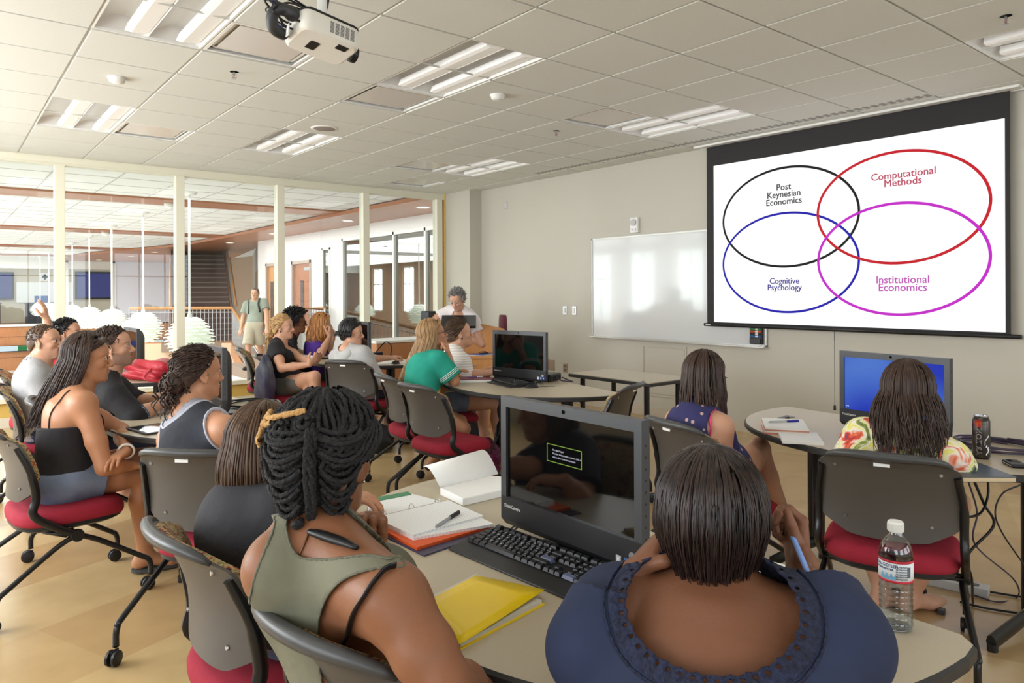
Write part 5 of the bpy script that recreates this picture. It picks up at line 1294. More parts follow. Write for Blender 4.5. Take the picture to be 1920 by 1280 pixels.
def pd(p, P):
    if p.t == 'c':
        ab = p.b - p.a; L = max(1e-9, ab @ ab); t = np.clip(((P - p.a) @ ab) / L, 0, 1); v = P - p.a - t[..., None] * ab; r = p.r1 + (p.r2 - p.r1) * t
        if p.fn is not None:
            q = v @ p.fn; v = v + (q * (1 / p.ff - 1))[..., None] * p.fn; d = (np.sqrt((v * v).sum(-1)) - r) * (min(1, p.ff) if p.ff < 1 else 1) ** .5
        else: d = np.sqrt((v * v).sum(-1)) - r
        if p.end is not None: d = np.maximum(d, (P - p.end[0]) @ p.end[1])
        return d
    q = (P - p.c) @ p.R; a = q / p.r; k0 = np.sqrt((a * a).sum(-1)) + 1e-9; k1 = np.sqrt(((a / p.r) ** 2).sum(-1)) + 1e-9
    return k0 * (k0 - 1) / k1
def smin(a, b, k):
    h = np.maximum(k - np.abs(a - b), 0) / k; return np.minimum(a, b) - h * h * k * .25
def field(prims, P, infl=0):
    D = np.full(P.shape[:-1], 1.0)
    for p in prims:
        d = pd(p, P) - (infl if not p.op else -infl)
        D = smin(D, d, p.k) if not p.op else -smin(-D, d, p.k)
    return D
def grid(prims, h, infl=0, cuts=(), box=None, pre=None):
    lo = np.min([p.lo for p in prims if not p.op], 0) - infl - 3 * h; hi = np.max([p.hi for p in prims if not p.op], 0) + infl + 3 * h
    if box is not None: lo = np.maximum(lo, box[0]); hi = np.minimum(hi, box[1])
    n = np.maximum(4, np.ceil((hi - lo) / h).astype(int) + 1); ax = [lo[i] + h * np.arange(n[i]) for i in range(3)]
    Dg = np.full(n, 1.0)
    for p in prims:
        m = infl + p.k + 3 * h; a = np.clip(((p.lo - m - lo) / h).astype(int), 0, n); b = np.clip(((p.hi + m - lo) / h).astype(int) + 2, 0, n)
        if (b <= a).any(): continue
        sl = tuple(slice(a[i], b[i]) for i in range(3)); P = np.stack(np.meshgrid(*[ax[i][sl[i]] for i in range(3)], indexing='ij'), -1)
        d = pd(p, P) - (infl if not p.op else -infl)
        Dg[sl] = smin(Dg[sl], d, p.k) if not p.op else -smin(-Dg[sl], d, p.k)
    if cuts:
        P = np.stack(np.meshgrid(*ax, indexing='ij'), -1)
        for c in cuts: Dg = np.maximum(Dg, c(P))
    return nets(Dg, lo, h)
def nets(Dg, lo, h):
    """naive surface nets"""
    Dg = np.pad(Dg, 1, constant_values=.05); lo = np.array(lo) - h
    s = Dg < 0; n = np.array(Dg.shape); c = np.zeros(n - 1, int)
    for i in (0, 1):
        for j in (0, 1):
            for k in (0, 1): c += s[i:n[0] - 1 + i, j:n[1] - 1 + j, k:n[2] - 1 + k]
    act = (c > 0) & (c < 8); idx = -np.ones(act.shape, int); A = np.argwhere(act); idx[act] = np.arange(len(A))
    if len(A) == 0: return np.zeros((0, 3)), np.zeros((0, 4), int)
    acc = np.zeros((len(A), 3)); cnt = np.zeros(len(A)); cor = [(i, j, k) for i in (0, 1) for j in (0, 1) for k in (0, 1)]
    for p in cor:
        for a in range(3):
            if p[a]: continue
            q = list(p); q[a] = 1
            d0 = Dg[tuple((A + p).T)]; d1 = Dg[tuple((A + q).T)]; m = (d0 < 0) != (d1 < 0)
            t = np.where(m, d0 / np.where(m, d0 - d1, 1), 0); pos = np.array(p, float)[None] + np.zeros((len(A), 3)); pos[:, a] += t
            acc[m] += pos[m]; cnt[m] += 1
    V = (A + acc / cnt[:, None]) * h + lo; Fs = []
    for a in range(3):
        b, c2 = (a + 1) % 3, (a + 2) % 3; sl0 = [slice(None)] * 3; sl1 = [slice(None)] * 3; sl0[a] = slice(0, -1); sl1[a] = slice(1, None)
        x = s[tuple(sl0)] != s[tuple(sl1)]; E = np.argwhere(x)
        E = E[(E[:, b] > 0) & (E[:, c2] > 0) & (E[:, b] < n[b] - 1) & (E[:, c2] < n[c2] - 1)]
        if not len(E): continue
        eb = np.eye(3, dtype=int)[b]; ec = np.eye(3, dtype=int)[c2]
        q = np.stack([idx[tuple((E - eb - ec).T)], idx[tuple((E - ec).T)], idx[tuple(E.T)], idx[tuple((E - eb).T)]], 1); fl = s[tuple(E.T)]
        q[~fl] = q[~fl][:, ::-1]; Fs.append(q)
    return V, np.concatenate(Fs)
def relax(V, Fq, it=1, w=.5):
    for _ in range(it):
        S = np.zeros_like(V); n = np.zeros(len(V))
        for i in range(4):
            for j in (1, 3): np.add.at(S, Fq[:, i], V[Fq[:, (i + j) % 4]]); np.add.at(n, Fq[:, i], 1)
        V = V + w * (S / np.maximum(n, 1)[:, None] - V)
    return V
def npmesh(name, parts, m, parent, org, mats=None):
    Vs, Fs, o = [], [], 0
    for V, Fq in parts: Vs.append(V); Fs.append(Fq + o); o += len(V)
    V = np.concatenate(Vs) - org; Fq = np.concatenate(Fs)
    me = bpy.data.meshes.new(name); me.vertices.add(len(V)); me.vertices.foreach_set('co', V.astype('f').ravel())
    me.loops.add(len(Fq) * 4); me.loops.foreach_set('vertex_index', Fq.astype('i').ravel()); me.polygons.add(len(Fq)); me.polygons.foreach_set('loop_start', np.arange(0, len(Fq) * 4, 4, dtype='i'))
    me.polygons.foreach_set('use_smooth', [True] * len(Fq)); me.update(calc_edges=True); me.validate(); me.materials.append(m)
    ob = bpy.data.objects.new(name, me); COL.objects.link(ob); ob.parent = parent; return ob
def tubes(P, r0, r1, n=4, prof=None):
    """P [N,K,3] strands to tapered tubes"""
    P = np.asarray(P, float); N, K, _ = P.shape; T = np.gradient(P, axis=1); T /= np.linalg.norm(T, axis=-1, keepdims=True) + 1e-9
    ref = np.zeros_like(T); ref[..., 0] = .37; ref[..., 1] = .61; ref[..., 2] = .70
    S = np.cross(T, ref); S /= np.linalg.norm(S, axis=-1, keepdims=True) + 1e-9; U = np.cross(S, T)
    t = np.linspace(0, 1, K); r = (prof(t) if prof else (r0 + (r1 - r0) * t ** 2))[None, :, None]; rings = []
    for k in range(n): a = 2 * PI * k / n; rings.append(P + (S * math.cos(a) + U * math.sin(a)) * r)
    V = np.stack(rings, 2).reshape(-1, 3); i = np.arange(N)[:, None, None] * K * n + np.arange(K - 1)[None, :, None] * n; k = np.arange(n)[None, None, :]; k2 = (k + 1) % n
    Fq = np.stack([i + k, i + k2, i + n + k2, i + n + k], -1).reshape(-1, 4); return V, Fq
def ik(S, Wt, l1, l2, pole):
    S, Wt = np.array(S), np.array(Wt); v = Wt - S; d = np.linalg.norm(v); d2 = min(d, (l1 + l2) * .995); u = v / d
    a = (l1 * l1 - l2 * l2 + d2 * d2) / (2 * d2); h = math.sqrt(max(1e-6, l1 * l1 - a * a)); p = np.array(pole, float); p = un(p - u * (p @ u)); return S + u * a + p * h
def yv(deg): a = math.radians(deg); return A3(math.cos(a), math.sin(a), 0)
def polycut(poly):
    """pattern piece: keeps the cloth inside an outline seen from the front of the room"""
    poly = np.array(poly, float)
    def f(P):
        q_ = P - A3(0, 0, H); dp = np.maximum(.1, q_ @ A3(SN, CS, 0)); a_ = F * (q_ @ A3(CS, -SN, 0)) / dp; b_ = -F * q_[..., 2] / dp; x = 960 + a_ + ROLL * b_; y = HOR + b_ - ROLL * a_; d = np.full(x.shape, 9e5); ins = np.zeros(x.shape, bool)
        for a, b in zip(poly, np.roll(poly, -1, 0)):
            e = b - a; t = np.clip(((x - a[0]) * e[0] + (y - a[1]) * e[1]) / (e @ e + 1e-12), 0, 1); d = np.minimum(d, (x - a[0] - t * e[0]) ** 2 + (y - a[1] - t * e[1]) ** 2)
            c = (a[1] > y) != (b[1] > y); ins ^= c & (x < (b[0] - a[0]) * (y - a[1]) / (b[1] - a[1] + 1e-12) + a[0])
        return np.where(ins, -1, 1) * np.sqrt(d) * dp / F
    return f
def plane(p, n): p = np.array(p, float); n = un(n); return lambda P: (P - p) @ n
def hole(c, r, R=None): e = ell(c, r, R); return lambda P: -pd(e, P)

SKIN = {}
def skin(c):
    if c not in SKIN: SKIN[c] = mat('skin_%d' % len(SKIN), c, .46, spec=.35, var=.10, vscale=9, bump=.05, bscale=130, sss=.06)
    return SKIN[c]
EYEW = mat('eye_white', (188, 180, 172), .35); IRIS = mat('iris_dark', (40, 26, 18), .15); BROW = mat('brow_hair', (46, 32, 24), .8)

class Person:
    def __init__(s, label, head, hip, by, hy, hp=0, ht=0, g='f', sc=1., w=1., sk=(200, 146, 112), cy=None, hipz=.55, R=None, L=None, legR=None, legL=None, lip=(170, 92, 84), bend=.03, hs=1., shz=0, hh=.0045, hb=.009, handh=.0036, face=True, neckb=.05, foot=True, brow=None, stand=False, shw=1.0, nl=.88, mouth=0, group=None):
        s.g = g; s.sc = sc; s.w = w; s.hh = hh; s.hb = hb; s.handh = handh; f = g == 'f'
        s.Hc = np.array(head, float); P = A3(hip[0], hip[1], hipz); s.P = P
        cy = by if cy is None else cy
        s.pf = yv(by); s.cfw = yv(cy)
        hf = yv(hy); hl = yv(hy + 90); a = math.radians(hp); up = A3(0, 0, 1); s.hf = hf * math.cos(a) + up * math.sin(a); s.hu = np.cross(s.hf, hl)
        b = math.radians(ht); s.hl = hl * math.cos(b) + s.hu * math.sin(b); s.hu = np.cross(s.hf, s.hl)
        k = .93 * sc * hs; s.k = k; s.HR = np.stack([s.hf, s.hl, s.hu], 1)
        s.N = s.Hc - s.hu * .115 * sc * nl - up * .07 * sc * nl - s.cfw * neckb * sc - s.hf * .01
        s.root = thing('person', label, 'person', (P[0], P[1], 0), 0, group); s.org = A3(P[0], P[1], 0); s.skin = skin(sk)
        cu = un(s.N - P); s.cu = cu; s.cl = un(np.cross(cu, s.cfw)); s.cf = np.cross(s.cl, cu)
        pl = un(np.cross(up, s.pf)); N = s.N; T = N - P; Wc = P + T * .38 - s.cf * bend; Ch = P + T * .70 - s.cf * bend * .8; s.Wc = Wc; s.Ch = Ch
        q = []; rp, rw, rc = (.168, .122, .138) if f else (.158, .138, .158); rp, rw, rc = [x * sc * w for x in (rp, rw, rc)]
        q += [cap(P + up * .02, P * .55 + Wc * .45, rp, (rp + rw) / 2, .03, 'torso', s.pf, .70), cap(P * .55 + Wc * .45, Wc, (rp + rw) / 2, rw, .03, 'torso', s.cf, .70), cap(Wc, Ch, rw, rc, .04, 'torso', s.cf, .72), cap(Ch, N - cu * .10 * sc, rc, rc * .80, .04, 'torso', s.cf, .64)]
        for sg in (1, -1): q.append(ell(P + pl * sg * .075 * sc - s.pf * .05 - up * .02, A3(.095, .09, .085) * sc * w, None, .04))
        sw = (.158 if f else .182) * sc * shw; s.S = {}
        for nm, sg in (('L', 1), ('R', -1)):
            o = {'L': L, 'R': R}[nm] or {}
            sh = o.get('sh'); S = np.array(sh, float) if sh is not None else N - cu * (.055 * sc) + s.cl * sg * sw + up * (shz + o.get('up', 0)) + s.cf * (.015 + o.get('fw', 0)); s.S[nm] = S
            q.append(cap(N - cu * .05 * sc + s.cl * sg * .03, S, .058 * sc, .050 * sc * w, .045, 'torso'))
            q.append(cap(N + up * .02, S * .55 + N * .45, .045 * sc, .04 * sc, .05, 'torso'))
            q.append(cap(S * .8 + Ch * .2, Ch + s.cl * sg * rc * .62, .06 * sc * w, .07 * sc * w, .05, 'torso', s.cf, .85))
            if f: q.append(ell(Ch + s.cl * sg * .068 * sc + s.cf * (.088 * sc) - cu * .03, A3(.058, .062, .062) * sc * w, None, .035))
            else: q.append(ell(Ch + s.cl * sg * .07 * sc + s.cf * (.065 * sc) + cu * .02, A3(.05, .08, .06) * sc, None, .05))
        # neck
        nk = (.050 if f else .058) * sc; s.nk = nk; sk0 = s.Hc - s.hf * .018 * k - s.hu * .055 * k
        s.neck = [cap(N - cu * .03, sk0, nk * 1.12, nk, .03, 'neck'), cap(N - cu * .06 + s.cf * .02, s.Hc - s.hu * .085 * k + s.hf * .01, nk * .95, nk * .85, .03, 'neck')]
        # arms
        la, lf = .285 * sc, .25 * sc; s.E = {}; s.Wr = {}; s.hands = {}; arm = []
        for nm, sg in (('L', 1), ('R', -1)):
            o = {'L': L, 'R': R}[nm] or {}; S = s.S[nm]
            Wt = np.array(o['wr'], float) if 'wr' in o else S + s.cf * .30 - up * .27 - s.cl * sg * .06
            if 'el' in o: E_ = np.array(o['el'], float)
            else: E_ = ik(S, Wt, la, lf, o.get('pole', -up + s.cl * sg * .5 - s.cf * .2))
            s.E[nm] = E_; s.Wr[nm] = Wt; aw = (.047 if f else .053) * sc * w; fwv = (.038 if f else .042) * sc * w; wr = (.0245 if f else .029) * sc
            arm += [cap(S, S * .4 + E_ * .6, aw * 1.12, aw * .98, .03, 'armU' + nm), cap(S * .4 + E_ * .6, E_, aw * .98, fwv * .98, .02, 'armU' + nm), cap(E_, E_ * .6 + Wt * .4, fwv, fwv * 1.02, .02, 'armF' + nm), cap(E_ * .6 + Wt * .4, Wt, fwv * 1.0, wr, .02, 'armF' + nm)]
            hd = un(o.get('hd', un(Wt - E_) * .8 + s.cf * .2)); pn = np.array(o.get('pn', -up), float); pn = un(pn - hd * (pn @ hd)); s.hands[nm] = s.hand(Wt, E_, hd, pn, -sg, o.get('curl', 22), wr, fwv, o.get('spread', .06), o.get('thumb', 1))
        s.arm = arm
        # legs
        s.K = {}; s.A = {}; leg = []; lt, ls = .42 * sc, .41 * sc
        for nm, sg in (('L', 1), ('R', -1)):
            o = {'L': legL, 'R': legR}[nm] or {}; hp_ = P + pl * sg * .085 * sc
            ly = o.get('yaw', by + sg * 6)
            K_ = np.array(o['k'], float) if 'k' in o else (hp_ + yv(ly) * lt + up * (-.035) if not stand else hp_ + yv(by) * o.get('st', .03) - up * hipz * .47)
            A_ = np.array(o['a'], float) if 'a' in o else (A3(K_[0], K_[1], .085) + yv(ly) * o.get('fw', .02) if not stand else A3(K_[0], K_[1], o.get('az', .085)) - yv(by) * o.get('bk', .03))
            s.K[nm] = K_; s.A[nm] = A_; tw = (.082 if f else .08) * sc * w; kw = (.054 if f else .056) * sc * (w * .5 + .5)
            leg += [cap(hp_, hp_ * .4 + K_ * .6, tw * 1.08, tw * .86, .03, 'thigh' + nm), cap(hp_ * .4 + K_ * .6, K_, tw * .86, kw, .02, 'thigh' + nm)]
            cb = K_ * .68 + A_ * .32 - un(np.cross(un(K_ - A_), np.cross(yv(ly), up)) * 0 + yv(ly)) * .015
            leg += [cap(K_, cb, kw * .95, kw * 1.0, .02, 'calf' + nm), cap(cb, A_, kw * .98, .036 * sc, .02, 'calf' + nm)]
            if foot:
                fy = yv(o.get('fy', ly)); fz = A_[2] - .085 * sc; fd = un(o.get('fd', fy)); heel = A_ - fd * .03 - up * .045 * sc; ball = A_ + fd * .12 * sc + (-up * .058 * sc if 'fd' not in o else 0)
                leg += [cap(heel, A_, .034 * sc, .036 * sc, .02, 'foot' + nm), cap(A_ - up * .03, ball, .036 * sc, .030 * sc, .03, 'foot' + nm), cap(ball, ball + fd * .06, .034 * sc, .020 * sc, .02, 'foot' + nm, np.cross(fd, up) , 1.25)]
        s.leg = leg; s.torso = q
        # head
        h = lambda f_, l_, u_: s.Hc + k * (s.hf * f_ + s.hl * l_ + s.hu * u_); s.h = h; R_ = s.HR; m = not f
        def e(c, r, kk=.02, op=0): return ell(h(*c), A3(*r) * k, R_, kk * k, 'head', op)
        hd = [e((-.014, 0, .032), (.098, .076, .090)), e((.034, 0, -.028), (.056, .058, .090), .03), e((.045, 0, .045), (.045, .058, .045), .03)]
        jw = .045 if f else .051
        for sg in (1, -1):
            hd += [cap(h(.0, sg * jw, -.062), h(.066, sg * .014, -.103), .022 * k, .018 * k, .03 * k, 'head'), e((.064, sg * .034, -.026), (.022, .022, .020), .02), e((.074, sg * .026, .026), (.016, .026, .010), .018)]
        hd += [e((.076, 0, -.104), (.018, .022, .016), .02), e((.076, 0, -.07), (.020, .030, .022), .02)]
        hd += [cap(h(.086, 0, .012), h(.112, 0, -.030), .0085 * k, .0115 * k, .012 * k, 'head'), e((.112, 0, -.034), (.013, .012, .0105), .008)]
        for sg in (1, -1): hd += [e((.098, sg * .012, -.039), (.012, .008, .0085), .006)]
        for sg in (1, -1): hd += [ell(h(.097, sg * .032, .004), A3(.017, .019, .0125) * k, R_, .012 * k, 'head', 1)]
        for sg in (1, -1): hd += [e((.0795, sg * .031, .001), (.0145, .0175, .0145), .004)]   # lids / eyeball bulge
        o_ = .004 * mouth
        hd += [e((.0925, 0, -.0605), (.0105, .024 + o_, .0062), .008), e((.0915, 0, -.0735), (.0105, .020 + o_, .0070), .008), ell(h(.102, 0, -.067), A3(.010, .026 + o_, .0020) * k, R_, .004 * k, 'head', 1)]
        for sg in (1, -1):
            Re = s.HR @ np.array(Matrix.Rotation(sg * .35, 3, 'Z') @ Matrix.Rotation(-.15, 3, 'Y'))
            hd += [ell(h(-.008, sg * .079, -.006), A3(.020, .0075, .034) * k, Re, .008 * k, 'head'), ell(h(-.003, sg * .086, -.004), A3(.011, .006, .020) * k, Re, .006 * k, 'head', 1), ell(h(.004, sg * .078, -.036), A3(.009, .006, .010) * k, Re, .006 * k, 'head')]
        s.head = hd
        parts = [grid(q + s.neck + arm + leg, hb)]; V, Fq = parts[0]; parts[0] = (relax(V, Fq, 1, .4), Fq)
        parts.append(grid(s.neck + hd, hh))
        for nm in s.hands: parts.append(grid(s.hands[nm], handh))
        s.body = npmesh('body', parts, s.skin, s.root, s.org)
        if face:
            bm = B()
            for sg in (1, -1):
                c = h(.0865, sg * .031, .003) - s.org
                n0 = len(bm.verts); r = bmesh.ops.create_uvsphere(bm, u_segments=14, v_segments=10, radius=.0122 * k); bmesh.ops.translate(bm, vec=c, verts=r['verts'])
                for f_ in bm.faces:
                    pass
                r2 = bmesh.ops.create_uvsphere(bm, u_segments=12, v_segments=8, radius=.0078 * k); bmesh.ops.translate(bm, vec=c + s.hf * .0062 * k, verts=r2['verts'])
                for v in r2['verts']:
                    for f_ in v.link_faces: f_.material_index = 1
            mk('eyes', bm, [EYEW, IRIS], s.root, True)
            bm = B(); br_ = brow or (46, 32, 24)
            for sg in (1, -1): tube(bm, [h(.088 + .010 * x_ - .02 * x_ * x_ * 1.0, sg * (.014 + .034 * x_), .021 + .007 * math.sin(PI * x_ * .8)) - s.org for x_ in np.linspace(0, 1, 6)], [.0035 * k, .0042 * k, .0042 * k, .0038 * k, .003 * k, .0015 * k], 6)
            mk_ = B()
            for sg in (1, -1): tube(mk_, [h(.0985 - .013 * abs(x_) ** 2, sg * (.031 + .0145 * x_), .0035 + .0085 * (1 - x_ * x_)) - s.org for x_ in np.linspace(-1, 1, 7)], [.0008 * k, .0016 * k, .002 * k, .002 * k, .002 * k, .0018 * k, .001 * k], 5)
            mk('eyelashes', mk_, mat('lash_dark', (30, 22, 20), .7), s.root, True)
            mk('eyebrows', bm, mat('brow_%d_%d_%d' % br_, br_, .8), s.root, True)
            lp_ = [e((.0945, 0, -.0607), (.0095, .0235 + o_, .0055), .004), e((.0935, 0, -.0735), (.0095, .019 + o_, .0062), .004), ell(h(.104, 0, -.067), A3(.010, .026 + o_, .0014) * k, R_, .002 * k, 'head', 1)]
            npmesh('lips', [grid(lp_, .0024)], mat('lip_%d_%d_%d' % lip, lip, .4), s.root, s.org)
    def hand(s, Wt, E_, hd, pn, side, curl, wr, fw_, spread, thumb):
        """side +1 right, -1 left"""
        z = s.sc * .97; th = np.cross(hd, pn) * side; q = [cap(Wt * .75 + E_ * .25, Wt, (wr * .7 + fw_ * .3), wr, .015, 'hand')]; c = curl if hasattr(curl, '__len__') else [curl] * 4
        kn = []
        for i, (o, L) in enumerate(((.029, .086), (.0095, .090), (-.010, .086), (-.028, .077))):
            kp = Wt + (hd * L + th * o) * z; kn.append(kp); q.append(cap(Wt + (hd * .008 + th * o * .45) * z, kp, .0125 * z, .0105 * z, .016 * z, 'hand', pn, .9))
        q.append(ell(Wt + (hd * .05 + pn * .006) * z, A3(.042, .034, .014) * z, np.stack([hd, th, pn], 1), .016, 'hand'))
        for i, FL in enumerate((.074, .082, .076, .060)):
            p = kn[i]; a = 0; d0 = un(hd + th * spread * (1.5 - i))
            for j, (fr, r1, r2) in enumerate(((.44, .0095, .0085), (.31, .0085, .0078), (.25, .0078, .0066))):
                a += math.radians(c[i]) * (1., 1.25, .8)[j]; d = d0 * math.cos(a) + pn * math.sin(a); n_ = p + d * FL * fr * z; q.append(cap(p, n_, r1 * z, r2 * z, .004, 'hand')); p = n_
        b0 = Wt + (hd * .018 + th * .020 + pn * .004) * z; d1 = un(hd * .62 + th * .70 * thumb + pn * .42); d2 = un(hd * .86 + th * .30 * thumb + pn * .42); p1 = b0 + d1 * .045 * z; p2 = p1 + d2 * .033 * z; p3 = p2 + un(d2 + hd * .25) * .024 * z
        q += [cap(b0, p1, .0145 * z, .0115 * z, .014, 'hand'), cap(p1, p2, .0112 * z, .0098 * z, .005, 'hand'), cap(p2, p3, .0096 * z, .0078 * z, .004, 'hand')]
        s.tips = getattr(s, 'tips', {}); s.tips[side] = (p3, p); return q
    # ---------------- clothing
    def top(s, name, m, sleeve=.5, infl=.008, hem=-.02, cuts=(), loose=0, h=None, straps=False, collar=True, bag=0):
        h = h or s.hb * .85; q = list(s.torso)
        if loose: q.append(cap(s.P + A3(0, 0, .04), s.Ch, .15 * s.sc * s.w + loose, .13 * s.sc * s.w + loose, .04, 'torso', s.cf, .78))
        if sleeve:
            for nm in 'LR':
                S, E_, Wt = s.S[nm], s.E[nm], s.Wr[nm]; aw = (.047 if s.g == 'f' else .053) * s.sc * s.w
                if sleeve <= 1:
                    e_ = S + (E_ - S) * sleeve; d = un(E_ - S); q.append(cap(S, e_ + d * .05, aw * 1.12 + bag * .3, aw + bag, .03, 'sl', end=(e_, d)))
                else:
                    q.append(cap(S, E_, aw * 1.12, aw * .95 + bag * .5, .03, 'sl')); e_ = E_ + (Wt - E_) * (sleeve - 1); d = un(Wt - E_); q.append(cap(E_, e_ + d * .04, aw * .92 + bag * .5, aw * .72 + bag, .02, 'sl', end=(e_, d)))
        cs = [plane(s.P + A3(0, 0, hem), A3(0, 0, -1))] + list(cuts)
        s.topq = q; s.topc = cs
        V, Fq = grid(q, h, infl, cs); return npmesh(name, [(relax(V, Fq, 1, .4), Fq)], m, s.root, s.org)
    def neckcut(s, r=.075, dz=.0, df=.0, ru=.07): return hole(s.N + s.cu * dz + s.cf * df, A3(r, r, ru), np.stack([s.cf, s.cl, s.cu], 1))
    def bottom(s, name, m, leng=.4, infl=.010, waist=.16, h=None, bag=0, two=True):
        h = h or s.hb * .9; q = [p for p in s.torso[:2]] + [p for p in s.torso[4:6]]
        for nm in 'LR':
            tp = [p for p in s.leg if p.tag == 'thigh' + nm]; Hp, K_, A_ = tp[0].a, s.K[nm], s.A[nm]; d = un(K_ - Hp); r0 = tp[0].r1
            if leng <= 1: e_ = Hp + (K_ - Hp) * leng; q.append(cap(Hp, e_ + d * .05, r0, r0 * .92 + bag, .03, 'l', end=(e_, d)))
            else:
                q += [cap(Hp, K_, r0, tp[1].r2 + .006 + bag, .03, 'l')]; e_ = K_ + (A_ - K_) * (leng - 1); d = un(A_ - K_); q.append(cap(K_, e_ + d * .04, tp[1].r2 + bag, .05 + bag, .02, 'l', end=(e_, d)))
        V, Fq = grid(q, h, infl, [plane(s.P + A3(0, 0, waist), A3(0, 0, 1))]); return npmesh(name, [(relax(V, Fq, 1, .4), Fq)], m, s.root, s.org)
    def shoes(s, m, infl=.006, low=.0):
        for nm in 'LR':
            q = [p for p in s.leg if p.tag == 'foot' + nm]; npmesh('shoe', [grid(q, .007, infl, [plane(s.A[nm] + A3(0, 0, -.005 + low), A3(0, 0, 1))])], m, s.root, s.org)
    def onbody(s, pts, off=.003, q=None):
        """pull points on to the skin"""
        P = np.array(pts, float); q = q or (s.torso + s.arm + s.neck)
        for _ in range(12):
            d = field(q, P) - off; g = np.stack([field(q, P + e_) - field(q, P - e_) for e_ in np.eye(3) * .002], -1); g /= np.linalg.norm(g, axis=-1, keepdims=True) + 1e-9; P = P - g * np.clip(d, -.03, .03)[:, None]
        return P
    def hit(s, px, py, q=None, off=0.):
        """first point of the figure met along a sight line"""
        q = q or (s.torso + s.arm + s.neck); r_ = ray(px, py); r_ = r_ / np.linalg.norm(r_); t = .5
        for _ in range(80):
            d = float(field(q, np.array([[0, 0, H]]) + r_ * t)[0]) - off; t += d * .8
            if d < 5e-4: break
        return A3(0, 0, H) + r_ * t
    def band(s, name, pts, r, m, off=.003, flat=.35, n=6, q=None):
        P = s.onbody([np.array(p) for p in curve(pts, n)], off, q); bm = B(); tube(bm, [tuple(p - s.org) for p in P], r, 8, flat=flat); return mk(name, bm, m, s.root, True)
    # ---------------- hair
    def hp(s, f, l, u): return s.h(f, l, u)
    def hcap(s, m, t=.012, line=(.052, .072), tilt=(.72, -.69), low=-.075, name='hair', lump=0, seed=1, extra=(), h=None):
        k = s.k; q = [ell(s.h(-.014, 0, .032), A3(.098 + t, .076 + t, .090 + t) * k, s.HR, .02, 'hair'), ell(s.h(-.035, 0, -.02), A3(.075 + t, .066 + t, .075 + t) * k, s.HR, .03, 'hair')] + list(extra)
        cs = [plane(s.h(line[0], 0, line[1]), s.hf * tilt[0] + s.hu * tilt[1]), plane(s.h(0, 0, low), -s.hu)]
        if lump:
            def bump(P, q=q):
                return np.full(P.shape[:-1], -1.0)
        V, Fq = grid(q, h or s.hh, 0, cs)
        if lump:
            L = (V - s.Hc) @ s.HR / k; rn = random.Random(seed); ph = [rn.uniform(0, 6) for _ in range(8)]; n_ = un_rows(L - A3(-.014, 0, .03))
            d = np.sin(L[:, 0] * 75 + ph[0] + 2 * np.sin(L[:, 1] * 40)) * np.sin(L[:, 1] * 66 + ph[1]) + .7 * np.sin(L[:, 0] * 140 + L[:, 2] * 90 + ph[2]) * np.sin(L[:, 1] * 120 + ph[3]); V = V + (n_ @ s.HR.T) * (d * lump)[:, None]
        return npmesh(name, [(V, Fq)], m, s.root, s.org), (V, Fq)
    def long(s, m, n=260, length=.3, drape=(0, 0, 0), th=.014, r=.0035, wave=0, seed=1, side=78, part=0., spread=.02, t0=.011, cut=.06, wf=9, front=.25, name='hair', K=16, bot=0.0, maxl=None):
        """long hair: strands run over the skull from the parting, then hang"""
        rn = np.random.RandomState(seed); k = s.k; P = np.zeros((n, K, 3)); dr = np.array(drape, float)
        for i in range(n):
            a = rn.uniform(-180, 180); a0 = a; sg = 1 if a > part else -1
            if abs(a) < side: a1 = sg * (side + rn.uniform(0, 30))
            else: a1 = a
            tt = rn.uniform(.35, 1) * th; ph = rn.uniform(0, 6.28); ln = length * (1 - cut * rn.rand()); 
            if maxl is not None: ln *= maxl(a1)
            pts = []
            for j in range(K):
                v = j / (K - 1)
                if v < .42:
                    u_ = v / .42; p0_ = 6 if i % 3 or abs(a0) > side else 44 + .30 * abs(a0); pol = math.radians(p0_ + (102 - p0_) * u_); az = math.radians(a0 + (a1 - a0) * min(1, u_ * 1.5)); R3 = A3(.098 + t0 + tt, .076 + t0 + tt, .090 + t0 + tt)
                    L = A3(-.014, math.radians(part) * .03, .032) + R3 * A3(math.sin(pol) * math.cos(az), math.sin(pol) * math.sin(az), math.cos(pol)); q = s.h(*L); last = q; az_ = az
                else:
                    u_ = (v - .42) / .58; out = (s.hf * math.cos(az_) + s.hl * math.sin(az_)); bk = max(0, -math.cos(az_)); fr = front if math.cos(az_) > 0 else 1
                    q = last + A3(0, 0, -1) * ln * u_ + dr * (u_ ** 1.2) * (fr if math.cos(az_) > .2 else 1) + out * (spread * math.sin(PI * u_ * .8) - bot * u_ * u_)
                    q = q + wave * (out * math.sin(wf * u_ + ph) + np.cross(out, A3(0, 0, 1)) * math.cos(wf * u_ + ph * 1.3)) * u_ ** .6
                pts.append(q)
            P[i] = pts
        V, Fq = tubes(P, r, r * .25, 5); return npmesh(name, [(V, Fq)], m, s.root, s.org)
